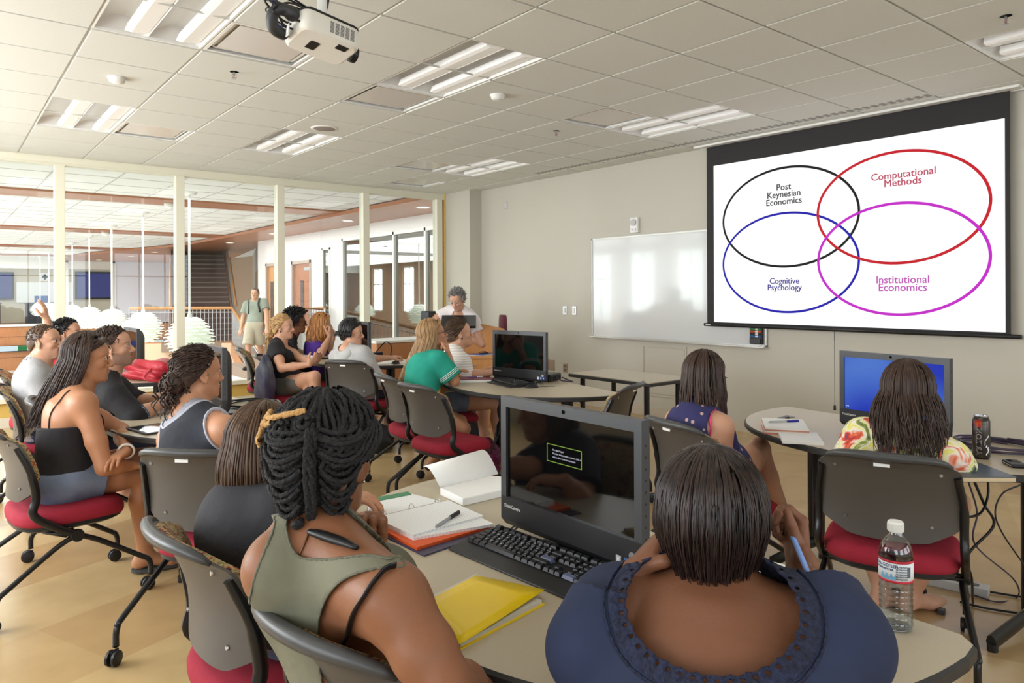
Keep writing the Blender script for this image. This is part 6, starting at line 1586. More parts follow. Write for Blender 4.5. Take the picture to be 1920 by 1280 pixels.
    def short(s, m, n=240, ln=.03, r=.0028, seed=1, up_=.5, fwd=.3, line=(.052, .072), tilt=(.72, -.69), low=-.07, t0=.006, curl=0, name='hair_strands', tmin=0):
        rn = np.random.RandomState(seed); P = []; k = s.k; pn = s.hf * tilt[0] + s.hu * tilt[1]; p0 = s.h(line[0], 0, line[1])
        while len(P) < n:
            d = un(rn.normal(size=3)); L = A3(-.014, 0, .032) + A3(.098 + t0, .076 + t0, .090 + t0) * d; q = s.h(*L)
            if (q - p0) @ pn > -.002 or L[2] < low or L[2] < tmin and 0: continue
            o = s.HR @ d; f_ = s.hf * fwd + s.hu * (up_ if L[2] > .06 else -.7) * .6 + s.HR @ rn.normal(size=3) * .25; f_ = f_ - o * (f_ @ o); pts = []; l_ = ln * rn.uniform(.6, 1.2); ph = rn.uniform(0, 6)
            for j in range(6):
                v = j / 5; pts.append(q + (f_ * v + o * (.55 * v - .45 * v * v) + curl * (o * math.sin(6 * v + ph) + f_ * math.cos(6 * v + ph))) * l_)
            P.append(pts)
        V, Fq = tubes(np.array(P), r, r * .2, 5); return npmesh(name, [(V, Fq)], m, s.root, s.org)
def un_rows(M): return M / (np.linalg.norm(M, axis=1, keepdims=True) + 1e-9)
def hairm(name, c, c2, rough=.42): return mat(name, c, rough, c2=c2, vscale=60, stretch=(1, 1, .15), spec=.45)
# ================================================================ people
H_DKBR = hairm('hair_dark_brown', (74, 54, 44), (44, 30, 24)); H_BLK = hairm('hair_black', (34, 30, 31), (16, 14, 15)); H_MED = hairm('hair_brown', (96, 70, 50), (62, 44, 32))
H_BLD = hairm('hair_blonde', (200, 164, 112), (160, 122, 76)); H_DBL = hairm('hair_dark_blonde', (176, 140, 96), (130, 98, 64)); H_RED = hairm('hair_strawberry', (196, 140, 84), (156, 100, 54)); H_GRY = hairm('hair_grey', (176, 172, 168), (120, 116, 114))
H_BOB = hairm('hair_bob', (56, 40, 35), (24, 16, 14), .36)
def cloth(n, c, var=.15, bump=.25, bs=40, rough=.85, c2=None, vs=6): return mat(n, c, rough, var=var, vscale=vs, bump=bump, bscale=bs, c2=c2)
DENIM = cloth('denim', (128, 142, 166), c2=(92, 108, 136), bump=.3, bs=200); DENIMD = cloth('dark_denim', (44, 54, 78), bump=.3, bs=200)
BLKC = cloth('black_cotton', (34, 32, 35)); CHARC = cloth('charcoal_tee', (50, 49, 53))
LITE, TAN_, DARK1, DARK2, MEDI = (208, 158, 130), (184, 130, 96), (140, 92, 64), (122, 79, 56), (194, 140, 108)

# ---- woman in black camisole
s = Person('woman with long dark hair in black camisole and denim shorts, arms crossed, far left', D(166, 672, 3.62), (.50, 4.12), 4, -20, -2, hb=.007, sk=TAN_,
    R=dict(el=D(196, 876, 3.42), wr=D(248, 872, 3.55), hd=un(D(275, 868, 3.6) - D(248, 872, 3.55)), pn=(0, 0, -1), curl=25), L=dict(wr=D(236, 846, 3.52), el=D(226, 806, 3.80), hd=un(D(196, 868, 3.36) - D(236, 846, 3.52)), pn=un(A3(.35, .25, -.9)), curl=18, thumb=.6),
    legR=dict(k=D(268, 890, 3.72), a=D(272, 1036, 3.74), fy=-10), legL=dict(k=D(288, 856, 3.86), a=D(310, 990, 4.05)))
s.top('camisole', BLKC, 0, .007, -.06, [plane(s.N - s.cu * .165, s.cu * 1 + s.cf * -.06)], loose=.012)
s.bottom('shorts', DENIM, .36, .012, .08)
for sg in (1, -1): s.band('strap', [s.N - s.cu * .19 + s.cl * sg * .085 - s.cf * .13, s.N - s.cu * .10 + s.cl * sg * .085 - s.cf * .09, s.N - s.cu * .03 + s.cl * sg * .085, s.N - s.cu * .10 + s.cl * sg * .085 + s.cf * .10, s.N - s.cu * .18 + s.cl * sg * .085 + s.cf * .12], .005, BLKC)
b_ = D(233, 846, 3.50); bm = B(); w_ = s.Wr['L']; ax = un(w_ - s.E['L']); s1, s2 = frame_of(ax); tube(bm, [np.array(w_) + .036 * (np.array(s1) * math.cos(k * PI / 8) + np.array(s2) * math.sin(k * PI / 8)) - s.org for k in range(17)], .006, 8); mk('bracelet', bm, WPLAS, s.root, True)
s.hcap(H_DKBR, .009); s.long(H_DKBR, 520, .36, A3(-CS, SN, 0) * .155, .018, .0032, .008, 3, 72, 10, front=1.1)
bm = B()
for nm in 'LR': a = s.A[nm]; f_ = yv(-8); prism(bm, [tuple((np.array(p) @ np.array([[f_[0], f_[1]], [-f_[1], f_[0]]]) + (a + f_ * .06)[:2] - s.org[:2])) for p in sq(.125, .045, 20, 2.4)], a[2] - .09, a[2] - .074)
mk('flip_flops', bm, mat('rubber_grey', (70, 70, 70), .7), s.root)

# ---- man in grey tee
s = Person('man with short brown hair in grey tee shirt, smiling, at far left', D(84, 641, 4.85), (.60, 5.78), -10, -33, 3, g='m', sk=LITE, mouth=1)
GT = cloth('grey_marl', (166, 166, 168), bump=.3, bs=25); s.top('tee_shirt', GT, .55, .010, -.08, [s.neckcut(.075, .01)], loose=.01, bag=.012); s.bottom('trousers', DENIMD, 1.9)
s.hcap(H_MED, .003, (.055, .078)); s.short(H_MED, 520, .016, .0032, 2, 1.0, .2, (.056, .078), low=-.09)
# ---- man in red with raised hand
s = Person('man with curly dark hair in red shirt raising one hand, far left', D(127, 624, 5.85), (.70, 7.0), -8, -30, 2, g='m', sk=LITE,
    R=dict(el=D(92, 652, 5.72), wr=D(87, 598, 5.70), hd=un(A3(-.1, 0, 1)), pn=un(A3(-.7, .3, .2)), curl=14, spread=.14, up=.05))
REDT = cloth('red_cotton', (196, 30, 42)); s.top('tee_shirt', REDT, .45, .010, -.08, [s.neckcut(.075, .01)], loose=.01, bag=.012); s.bottom('trousers', DENIMD, 1.9)
s.hcap(H_BLK, .008, (.054, .074), lump=.003); s.short(H_BLK, 480, .030, .0045, 4, .9, .2, (.056, .070), curl=.35)
# ---- bearded man
s = Person('bearded man in black sweater with rolled sleeves leaning on the left table', D(213, 650, 4.25), (.76, 4.93), 5, -24, 5, g='m', sk=LITE, hb=.007,
    R=dict(el=D(256, 782, 4.08), wr=D(300, 757, 4.20), hd=un(A3(.8, -.3, .1)), curl=40), L=dict(el=D(256, 756, 4.42), wr=D(304, 744, 4.32), hd=un(D(330, 742, 4.3) - D(304, 744, 4.32)), pn=(0, 0, -1), curl=30))
s.top('sweater', BLKC, 1.18, .011, -.08, [s.neckcut(.078, .02)], bag=.016); s.bottom('jeans', DENIMD, 1.9)
bm = B(); e_ = s.E['R'] + (s.Wr['R'] - s.E['R']) * .2; ax = un(s.Wr['R'] - s.E['R']); s1, s2 = frame_of(ax); tube(bm, [e_ + .058 * (np.array(s1) * math.cos(k * PI / 8) + np.array(s2) * math.sin(k * PI / 8)) - s.org for k in range(17)], .014, 8); mk('rolled_cuff', bm, cloth('plaid_cuff', (40, 50, 74), c2=(130, 150, 180), vs=60), s.root, True)
s.hcap(H_DKBR, .007, (.056, .070)); s.short(H_DKBR, 520, .040, .0038, 6, 1.3, -.1, (.060, .070), curl=.15, low=-.085)
bq = [p for p in s.head if p.t == 'c' and p.r1 > .017 * s.k] + [ell(s.h(.072, 0, -.098), A3(.026, .030, .024) * s.k, s.HR, .02, 'b')]
pa_, pb_ = plane(s.h(.06, 0, -.049), s.hu + s.hf * .30), plane(s.h(.075, 0, 0), -s.hf); pm_ = plane(s.h(.09, 0, -.044), s.hu)
npmesh('beard', [grid(s.neck + s.head, .004, .0024, [lambda P: np.minimum(pa_(P), np.maximum(pb_(P), pm_(P))), plane(s.h(.002, 0, 0), -s.hf), plane(s.h(.03, 0, -.116), -s.hu + s.hf * -.2), hole(s.h(.10, 0, -.067), A3(.03, .028, .0105) * s.k, s.HR)])], mat('beard_stubble', (164, 126, 106), .8, bump=.5, bscale=300), s.root, s.org)
# ---- woman in black tank with curly updo
s = Person('woman with curly brown updo in black tank top with grey trim, back to camera', D(372, 700, 3.22), (.96, 3.16), 30, 8, 0, hb=.006, hh=.004, sk=MEDI,
    R=dict(sh=D(424, 806, 3.02), el=D(468, 896, 3.05), wr=D(520, 880, 3.3)), L=dict(wr=D(330, 800, 3.55)))
TK = cloth('washed_black', (52, 54, 64), c2=(36, 38, 46), vs=9); TRIMG = mat('grey_trim', (176, 178, 190), .7)
nc = s.neckcut(.115, .0, -.0, .075); ah = [hole(s.S[n_] + s.cl * (.012 if n_ == 'L' else -.012) + s.cu * .005, A3(.115, .062, .125), np.stack([s.cf, s.cl, s.cu], 1)) for n_ in 'LR']
s.top('tank_top', TK, 0, .008, -.06, [nc] + ah, h=.0055)
def rimband(s, name, cut, m, r, q=None, tol=.0, infl=.011, th=.009, h=.004, extra=()):
    """a narrow border of cloth along a cut edge"""
    V, Fq = grid(s.topq, h, infl, list(s.topc) + [lambda P: -cut(P) - r] + list(extra)); return npmesh(name, [(V, Fq)], m, s.root, s.org)
for c_ in [nc] + ah: rimband(s, 'trim', c_, TRIMG, .009)
s.top('undershirt', mat('grey_undershirt', (150, 150, 160), .8), 0, .004, .2, [s.neckcut(.085, .01, 0, .06)] + ah, h=.0055)
s.bottom('shorts', DENIMD, .5)
s.hcap(H_DKBR, .009, (.052, .074), low=-.06); s.short(H_DKBR, 700, .045, .004, 8, -.3, -1.1, (.055, .072), curl=.06, low=-.055)
rn = np.random.RandomState(5); P = []; bc_ = s.h(-.115, 0, -.035)
for i in range(170):
    d = un(rn.normal(size=3)); c0 = bc_ + d * rn.uniform(.01, .045); ax = un(np.cross(d, rn.normal(size=3))); rr_ = rn.uniform(.012, .026); t0_ = rn.uniform(0, 6); L = rn.uniform(3, 6)
    P.append([c0 + d * .012 + rr_ * (ax * math.cos(t0_ + L * j / 11) + np.cross(d, ax) * math.sin(t0_ + L * j / 11)) + A3(0, 0, -.010) * j / 11 for j in range(12)])
for i in range(70):
    q0 = bc_ + rn.normal(size=3) * .028 + A3(0, 0, -.03); ph = rn.uniform(0, 6); ln = rn.uniform(.05, .14)
    P.append([q0 + A3(0, 0, -ln) * j / 11 + (s.hl * math.sin(ph + j * .8) + s.hf * math.cos(ph + j * .8)) * .010 for j in range(12)])
V, Fq = tubes(np.array(P), .0042, .0015, 5); npmesh('hair_bun', [(V, Fq), grid([ell(bc_, A3(.048, .052, .055), s.HR)], .006)], H_DKBR, s.root, s.org)
bm = B(); 
for x_ in (.0, .05): tube(bm, [s.h(.012, -.088, .050 - x_) - s.org, s.h(.004, -.092, .046 - x_) - s.org], .004, 8)
mk('hair_clips', bm, CHROME, s.root)
# ---- person with straight brown hair in black tee and jeans
s = Person('person with straight brown hair in black tee and jeans, hidden behind the braided head', D(496, 838, 2.14), (.82, 2.03), 8, 20, -8, g='f', w=1.06, hb=.006, sk=MEDI, face=False, bend=.03, L=dict(wr=Z(640, 930, .80), el=Z(600, 960, .79), hd=(.6, -.7, 0)), R=dict(el=D(640, 1060, 1.95), wr=Z(690, 985, .80), hd=(.5, .8, 0)))
s.top('tee_shirt', CHARC, .7, .012, -.05, [s.neckcut(.08, .01)], loose=.02, bag=.016); s.bottom('jeans', DENIM, 1.9, bag=.01)
s.hcap(H_MED, .014); s.long(H_MED, 300, .17, A3(-.0, .0, 0), .016, .004, .002, 9, 75, 0, name='hair_strands')
# ---- woman with pinned locs, olive tank
s = Person('woman with pinned black locs in olive tank top, seen from behind in the front centre', D(615, 860, 1.52), (.74, 1.31), 10, 29, -3, nl=.74, hs=1.08, g='f', w=1.12, hb=.005, hh=.0032, handh=.003, sk=DARK1, neckb=.035, shw=1.0,
    R=dict(sh=D(738, 1128, 1.23), el=D(838, 1290, 1.16), wr=D(900, 1292, 1.34), hd=un(A3(.7, .7, 0)), curl=20), L=dict(sh=D(520, 1066, 1.40), el=Z(700, 1095, .785), wr=D(702, 1035, 1.62), hd=un(A3(-.15, -.05, 1)), pn=un(A3(-.6, -.8, 0)), curl=[70, 74, 78, 80]))
OLV = cloth('olive_jersey', (122, 120, 100), c2=(104, 102, 84), bump=.5, bs=18); FR_ = np.stack([s.cf, s.cl, s.cu], 1)
px_ = [(508, 965), (512, 985), (490, 1040), (467, 1112), (462, 1200), (470, 1400), (612, 1400), (600, 1250), (597, 1191), (602, 1150), (616, 1118), (637, 1093), (668, 1077), (700, 1069), (736, 1064), (760, 1062), (752, 1040), (728, 1043), (690, 1037), (640, 1043), (600, 1046), (561, 1041), (545, 1016), (538, 985), (540, 960)]
pc_ = [tuple(p[:2]) for p in curve([A3(a, b, 0) for a, b in px_ + px_[:1]], 4)][:-1]
bc0 = polycut(pc_); fc0 = hole(s.N + s.cf * .1 - s.cu * .06, A3(.12, .09, .1), FR_); fa0 = [hole(s.S[n_] + s.cl * (.03 if n_ == 'L' else -.03) + s.cf * .05, A3(.16, .07, .16), FR_) for n_ in 'LR']
tc_ = lambda P: np.where((P - s.N) @ s.cf < .035, bc0(P), np.maximum(fc0(P), np.maximum(fa0[0](P), fa0[1](P))))
s.top('tank_top', OLV, 0, .007, -.06, [tc_], h=.0042)
rimband(s, 'hem_trim', bc0, mat('olive_trim', (100, 98, 82), .8), .005, infl=.0092, h=.0035)
s.bottom('shorts', DENIMD, .6)
s.band('bra_strap', [s.hit(x, y) for x, y in ((626, 1250), (640, 1214), (660, 1172), (680, 1128), (704, 1092), (724, 1070), (742, 1064))], .0095, BLACK, .005, .3, 8)
# locs: cap plus rows of ropes draped in swags across the back of the head
LOC = mat('locs', (40, 37, 38), .8, bump=.9, bscale=140, c2=(22, 20, 21), vscale=90); GOLD = mat('golden_locs', (196, 150, 92), .8, bump=.9, bscale=140)
s.hcap(LOC, .017, (.040, .062), low=-.112, h=.005, extra=[ell(s.h(-.06, 0, -.06), A3(.05, .055, .06) * s.k, s.HR)])
k = s.k; rn = np.random.RandomState(12); P = []; PG = []
def hs_(az, pol, t): az, pol = math.radians(az), math.radians(pol); return s.h(-.018 + (.100 + t) * math.sin(pol) * math.cos(az), (.080 + t) * math.sin(pol) * math.sin(az), .030 + (.092 + t) * math.cos(pol) * (1 if pol < PI / 2 else 1.34))
for i in range(17):      # locs over the top and right side, swept back
    a0 = -104 + i * 13
    for lay in (0, 1):
        P.append([hs_(a0 + (178 * (1 if a0 > 0 else -1) - a0) * (v ** 1.6) * .5 + rn.normal() * .6, 20 + (66 + 12 * lay) * v ** .9, .020 + .010 * lay + .004 * math.sin(9 * v + i)) for v in np.linspace(0, 1, 16)])
for i in range(26):      # crown locs
    a0 = 92 + i * 6.6; P.append([hs_(a0 + 3 * math.sin(6 * v + i), 4 + 64 * v, .021 + .004 * (i % 2) + .003 * math.sin(8 * v + 2 * i)) for v in np.linspace(0, 1, 16)])
for side_, ctr, wid in ((1, -181, 30), (-1, -121, 27)):      # two columns of swags
    for r_ in range(13):
        pol = 62 + r_ * 6.4; w_ = wid * (1 - .035 * r_)
        P.append([hs_(ctr + side_ * 0 + w_ * x_ , pol + 9 * (1 - x_ * x_) + rn.normal() * .3, .020 + .016 * (1 - x_ ** 2) + .004 * math.sin(r_ * 2.1)) for x_ in np.linspace(-1, 1, 16)])
        if r_ % 2: P.append([hs_(ctr + w_ * x_, pol + 3 + 9 * (1 - x_ * x_), .030 + .014 * (1 - x_ ** 2)) for x_ in np.linspace(-.9, .9, 16)])
for i in range(10):      # central cord twisting down
    P.append([hs_(-150 + 4 * math.sin(i + 11 * v), 66 + 82 * v, .032 + .010 * math.cos(i * 1.3 + 9 * v)) for v in np.linspace(0, 1, 16)])
for i in range(14):      # left edge drop and rolled knots
    a = 95 + i * 3; P.append([hs_(a + 10 * math.sin(3 * v), 58 + 62 * v, .022 + .010 * math.sin(5 * v + i)) for v in np.linspace(0, 1, 16)])
for c_ in ((172, 66), (156, 62), (-160, 60)):
    for q_ in range(3): P.append([hs_(c_[0] + (5 + 5 * q_) * math.cos(t_), c_[1] + (5 + 4 * q_) * math.sin(t_), .036 - .006 * q_) for t_ in np.linspace(0, 5.9, 16)])
for i in range(6): P.append([s.h(-.085 + .005 * i, -.006 + .010 * math.sin(i), -.105) + A3(0, 0, -.03) * v * (1 + .3 * i % 2) + s.hl * (-.03 + .012 * i) * math.sin(PI * v) for v in np.linspace(0, 1, 16)])
prof = lambda t: .0050 + .0008 * np.sin(t * 40)
V, Fq = tubes(np.array(P), 0, 0, 7, prof); npmesh('locs', [(V, Fq)], LOC, s.root, s.org)
for c_ in (((128, 56), (150, 60), (176, 55), (200, 50)), ((126, 58), (138, 62), (150, 66), (160, 63)), ((116, 66), (124, 70), (130, 78), (128, 86)), ((112, 68), (118, 74), (122, 82), (120, 90)), ((118, 76), (128, 79), (137, 81), (145, 80)), ((117, 72), (123, 70), (130, 68), (134, 64))):
    pts = curve([hs_(a, p_, .040) for a, p_ in c_], 5); PG.append(pts)
V, Fq = tubes(np.array(PG), 0, 0, 7, lambda t: .0062 + .001 * np.sin(t * 30)); npmesh('golden_locs', [(V, Fq)], GOLD, s.root, s.org)
# earring, tassel necklace and chain
bm = B(); r_ = bmesh.ops.create_icosphere(bm, subdivisions=2, radius=.0035); bmesh.ops.translate(bm, vec=s.h(.004, -.087, -.040) - s.org, verts=r_['verts']); mk('earring', bm, CHROME, s.root, True)
kn_ = s.onbody([s.hit(561, 984), s.hit(581, 998), s.N - s.cf * .06 - s.cu * .02 - s.cl * .05, s.N - s.cf * .02 - s.cu * .0 - s.cl * .11], .008)
bm = B(); tube(bm, [tuple(p - s.org) for p in curve([kn_[0] + s.cu * .004, kn_[0] - s.cu * .012], 4)], [.012, .014, .013, .012, .008], 10); mk('necklace_bead', bm, LOC, s.root, True)
tp_ = s.onbody([np.array(p) for p in curve([s.hit(x, y) for x, y in ((583, 999), (600, 1004), (622, 1012), (646, 1021), (670, 1032))], 4)], .006); bm = B(); tube(bm, [tuple(p - s.org) for p in tp_], [.004 + .0085 * math.sin(PI * min(1, .12 + .8 * k_ / 16)) for k_ in range(17)], 10, flat=.7); mk('tassel', bm, BLACK, s.root, True)
s.band('chain', [kn_[1], s.hit(572, 1018), s.hit(562, 1040)], .0022, mat('bronze', (120, 84, 60), .35, metal=.8), .002, 1)
s.band('collar_cord', [s.N - s.cf * .06 + s.cl * .02, s.N - s.cf * .02 + s.cl * .07 + s.cu * .02, s.N + s.cf * .06 + s.cl * .06 - s.cu * .02], .004, BLACK, .003, 1)
# ---- woman in navy
s = Person('woman with dark bob in navy top with lace neckline, both hands raised, front right', D(1342, 972, 1.28), (.82, .60), 32, 33, -6, g='f', nl=.70, shz=.012, w=1.22, sc=1.0, hb=.005, hh=.0034, handh=.0026, sk=DARK2, face=False, neckb=.015, shw=1.08, bend=.02,
    L=dict(el=D(1118, 1215, 1.20), wr=D(1183, 1076, 1.27), hd=un(D(1228, 1020, 1.30) - D(1183, 1076, 1.27)), pn=un(A3(.8, -.5, -.1)), curl=[62, 66, 70, 72]), R=dict(el=D(1572, 1205, 1.16), wr=D(1500, 1070, 1.30), hd=un(D(1494, 990, 1.33) - D(1500, 1070, 1.30)), pn=un(A3(-.78, .55, .0)), curl=[52, 64, 70, 74]))
NAVY = cloth('navy_cotton', (38, 47, 76), c2=(30, 38, 62), bump=.35, bs=16); LACE = mat('navy_lace', (40, 46, 74), .9, bump=1.0, bscale=110, c2=(20, 22, 38), vscale=110)
FR_ = np.stack([s.cf, s.cl, s.cu], 1); nc = hole(s.N - s.cf * .05 - s.cu * .045, A3(.30, .160, .148), FR_)
s.top('blouse', NAVY, 1.42, .014, -.08, [nc], loose=.03, bag=.026, h=.0045)
nc2 = hole(s.N - s.cf * .05 - s.cu * .045, A3(.28, .136, .122), FR_)
def lacecut(P):      # scalloped inner edge and small openwork holes
    L = (P - (s.N - s.cf * .05 - s.cu * .045)) @ FR_; a = np.arctan2(L[..., 2], L[..., 1]); e1 = -np.abs(nc2(P)); return nc2(P) + .0035 * np.abs(np.sin(a * 15)) - .002
def openwork(P):
    L = (P - (s.N - s.cf * .05 - s.cu * .045)) @ FR_; a = np.arctan2(L[..., 2], L[..., 1]); d = -nc2(P); return .0036 - np.sqrt((((a * 21 / PI) % 1 - .5) * .020) ** 2 + (d - .008) ** 2)
V, Fq = grid(s.topq, .0028, .017, [lambda P: lacecut(P), lambda P: -nc(P) - .006, lambda P: .011 - field(s.topq, P), openwork, plane(s.P, A3(0, 0, -1))]); npmesh('lace_trim', [(V, Fq)], LACE, s.root, s.org)
V, Fq = grid(s.topq, .003, .0185, [lambda P: -nc(P) - .014, lambda P: nc(P) + .010, plane(s.P, A3(0, 0, -1))]); npmesh('lace_edging', [(V, Fq)], LACE, s.root, s.org)
s.bottom('trousers', DENIMD, 1.9)
k = s.k; s.hcap(H_BOB, .014, (.052, .072), low=-.05)
rn = np.random.RandomState(21); P = []; R3 = A3(.098, .080, .092)
for i in range(1900):
    a = rn.uniform(-180, 180); a0 = a
    a1 = math.copysign(max(abs(a), 66 + rn.uniform(0, 26)), a); tt = rn.uniform(.008, .026); pts = []; lg = rn.uniform(.86, 1.0); bt = -.118 if abs(a1) > 125 else -.104
    for j in range(18):
        v = j / 17 * lg
        if v < .5:
            u_ = v / .5; pol = math.radians(4 + 88 * u_); az = math.radians(a0 + (a1 - a0) * min(1, u_ * 1.4)); L = A3(-.016, .008, .034) + (R3 + tt * (.55 + .45 * u_)) * A3(math.sin(pol) * math.cos(az), math.sin(pol) * math.sin(az), math.cos(pol)); L0 = L
        else:
            u_ = (v - .5) / .5; L = L0 + A3(0, 0, bt - .034) * u_ * 1.0; sc_ = 1 + .05 * math.sin(PI * u_ * .7) - .52 * max(0, u_ - .22) ** 1.4; L = A3((L[0] + .016) * sc_ - .016, (L[1] - .0) * sc_, L[2])
        pts.append(s.h(*L) + rn.normal(size=3) * .0006)
    P.append(pts)
V, Fq = tubes(np.array(P), .0024, .0006, 4); npmesh('bob_strands', [(V, Fq)], H_BOB, s.root, s.org)
# pen in her right hand
a_, b_ = D(1480, 990, 1.285), D(1525, 1098, 1.19); t = thing('blue_pen', 'pale blue pen held in the raised right hand of the woman in navy', 'pen', tuple(a_)); d_ = b_ - a_
bm = B(); tube(bm, [(0, 0, 0), tuple(d_)], .0048, 10); mk('barrel', bm, mat('pale_blue_plastic', (120, 150, 206), .35), t, True, auto=.7)
bm = B(); tube(bm, [tuple(-d_ * .10), (0, 0, 0)], [.0016, .0046], 10); mk('tip', bm, mat('blue_plastic', (60, 80, 160), .35), t, True, auto=.7)
# ---- star dress
STAR = cloth('starry_navy', (48, 46, 92)); nt = STAR.node_tree; tc = nt.nodes.new('ShaderNodeTexCoord'); vo = nt.nodes.new('ShaderNodeTexVoronoi'); vo.inputs['Scale'].default_value = 26; rp = nt.nodes.new('ShaderNodeValToRGB'); mx = nt.nodes.new('ShaderNodeMix'); mx.data_type = 'RGBA'
rp.color_ramp.elements[0].color = (1, 1, 1, 1); rp.color_ramp.elements[0].position = .20; rp.color_ramp.elements[1].color = (0, 0, 0, 1); rp.color_ramp.elements[1].position = .24; mx.inputs[6].default_value = lin((48, 46, 92)); mx.inputs[7].default_value = lin((190, 160, 150))
nt.links.new(tc.outputs['Object'], vo.inputs['Vector']); nt.links.new(vo.outputs['Distance'], rp.inputs[0]); nt.links.new(rp.outputs[0], mx.inputs[0]); nt.links.new(mx.outputs[2], nt.nodes['Principled BSDF'].inputs['Base Color'])
s = Person('woman with long brown hair and glasses in starry navy dress, one leg crossed', D(1322, 708, 3.50), (2.97, 2.10), -5, 2, -4, hb=.0065, sk=LITE, bend=.06,
    R=dict(sh=D(1352, 800, 3.36), el=D(1352, 868, 3.44), wr=D(1388, 862, 3.62), hd=un(D(1425, 850, 3.68) - D(1388, 862, 3.62)), pn=un(A3(0, .2, -1)), curl=30), L=dict(wr=D(1400, 850, 3.8)), legR=dict(k=D(1424, 840, 3.80), a=D(1482, 1006, 3.72), fy=-50, fd=un(A3(.35, -.6, -.75))), legL=dict(yaw=30))
FR_ = np.stack([s.cf, s.cl, s.cu], 1); s.top('dress', STAR, 0, .009, -.1, [s.neckcut(.09, .0, 0, .07)] + [hole(s.S[n_] + s.cl * (.02 if n_ == 'L' else -.02) - s.cu * .02 - s.cf * .0, A3(.11, .06, .12), FR_) for n_ in 'LR'], loose=.01)
s.bottom('skirt', STAR, .16, .012, .1)
s.band('bra_strap', [s.N - s.cu * .22 - s.cl * .10 - s.cf * .10, s.N - s.cu * .12 - s.cl * .10 - s.cf * .09, s.N - s.cu * .03 - s.cl * .09], .007, mat('pink_strap', (220, 70, 120), .6), .006)
s.hcap(H_DKBR, .012); s.long(H_DKBR, 330, .235, (0, 0, 0), .016, .0042, .004, 13, 70, 0, spread=.012, cut=.35)
def glasses(s, m, q=1):
    bm = B()
    for sg in (1, -1):
        c = s.h(.104, sg * .032, .002) - s.org; tube(bm, [c + (s.hl * math.cos(a) * .023 + s.hu * math.sin(a) * .017) * s.k for a in np.linspace(0, 2 * PI, 17)], .0022, 6); tube(bm, [c + s.hl * sg * .023 * s.k, s.h(.09, sg * .074, .006) - s.org, s.h(-.005, sg * .084, .010) - s.org], .002, 6)
    tube(bm, [s.h(.106, .009, .005) - s.org, s.h(.109, 0, .007) - s.org, s.h(.106, -.009, .005) - s.org], .002, 6); mk('glasses', bm, m, s.root, True)
glasses(s, BLACK)
# ---- tie-dye
TIE = bpy.data.materials.new('tie_dye'); TIE.use_nodes = True; nt = TIE.node_tree; bs = nt.nodes['Principled BSDF']; bs.inputs['Roughness'].default_value = .85
tc = nt.nodes.new('ShaderNodeTexCoord'); no = nt.nodes.new('ShaderNodeTexNoise'); no.inputs['Scale'].default_value = 11; no.inputs['Detail'].default_value = 3; no.inputs['Distortion'].default_value = .8; rp = nt.nodes.new('ShaderNodeValToRGB')
for i_, (p_, c) in enumerate(((.28, (60, 70, 110)), (.36, (190, 50, 50)), (.43, (222, 110, 70)), (.48, (232, 226, 214)), (.54, (226, 214, 90)), (.59, (236, 232, 222)), (.64, (150, 160, 60)), (.72, (50, 60, 80)))):
    e_ = rp.color_ramp.elements[0] if i_ == 0 else rp.color_ramp.elements.new(p_); e_.position = p_; e_.color = lin(c)
rp.color_ramp.elements.remove(rp.color_ramp.elements[-1]); nt.links.new(tc.outputs['Object'], no.inputs[0]); nt.links.new(no.outputs['Fac'], rp.inputs[0]); nt.links.new(rp.outputs[0], bs.inputs['Base Color'])
s = Person('woman with long brown hair in tie-dye shirt before the blue screen', D(1702, 738, 2.90), (3.06, 1.325), 20, 24, -4, bend=-.02, hb=.0065, sk=LITE, face=False, w=.98,
    R=dict(el=D(1792, 880, 2.80), wr=Z(1765, 838, .80)), L=dict(el=D(1596, 868, 2.92), wr=Z(1612, 815, .80)), legR=dict(k=A3(3.44, 1.22, .53), a=Z(1708, 1112, .085), fy=-20), legL=dict(k=A3(3.38, 1.66, .53), a=Z(1654, 1108, .085), fy=-20))
s.top('tee_shirt', TIE, .78, .012, -.08, [s.neckcut(.08, .01)], loose=.0, bag=.026); s.bottom('shorts', DENIMD, .35, .012, .1)
s.hcap(H_MED, .012); s.long(H_DKBR, 620, .30, yv(200) * .05, .020, .0032, .014, 17, 70, 0, spread=.035, cut=.35, wf=6)
bm = B(); pts = [s.h(-.03, .093, .03), s.h(.015, .087, .075), s.h(.03, .05, .118), s.h(.035, 0, .134), s.h(.03, -.05, .118), s.h(.015, -.087, .075), s.h(-.03, -.093, .03)]; tube(bm, [tuple(p - s.org) for p in curve(pts, 5)], .004, 8); 
mk('sunglasses', bm, mat('tortoise', (60, 40, 34), .25), s.root, True)
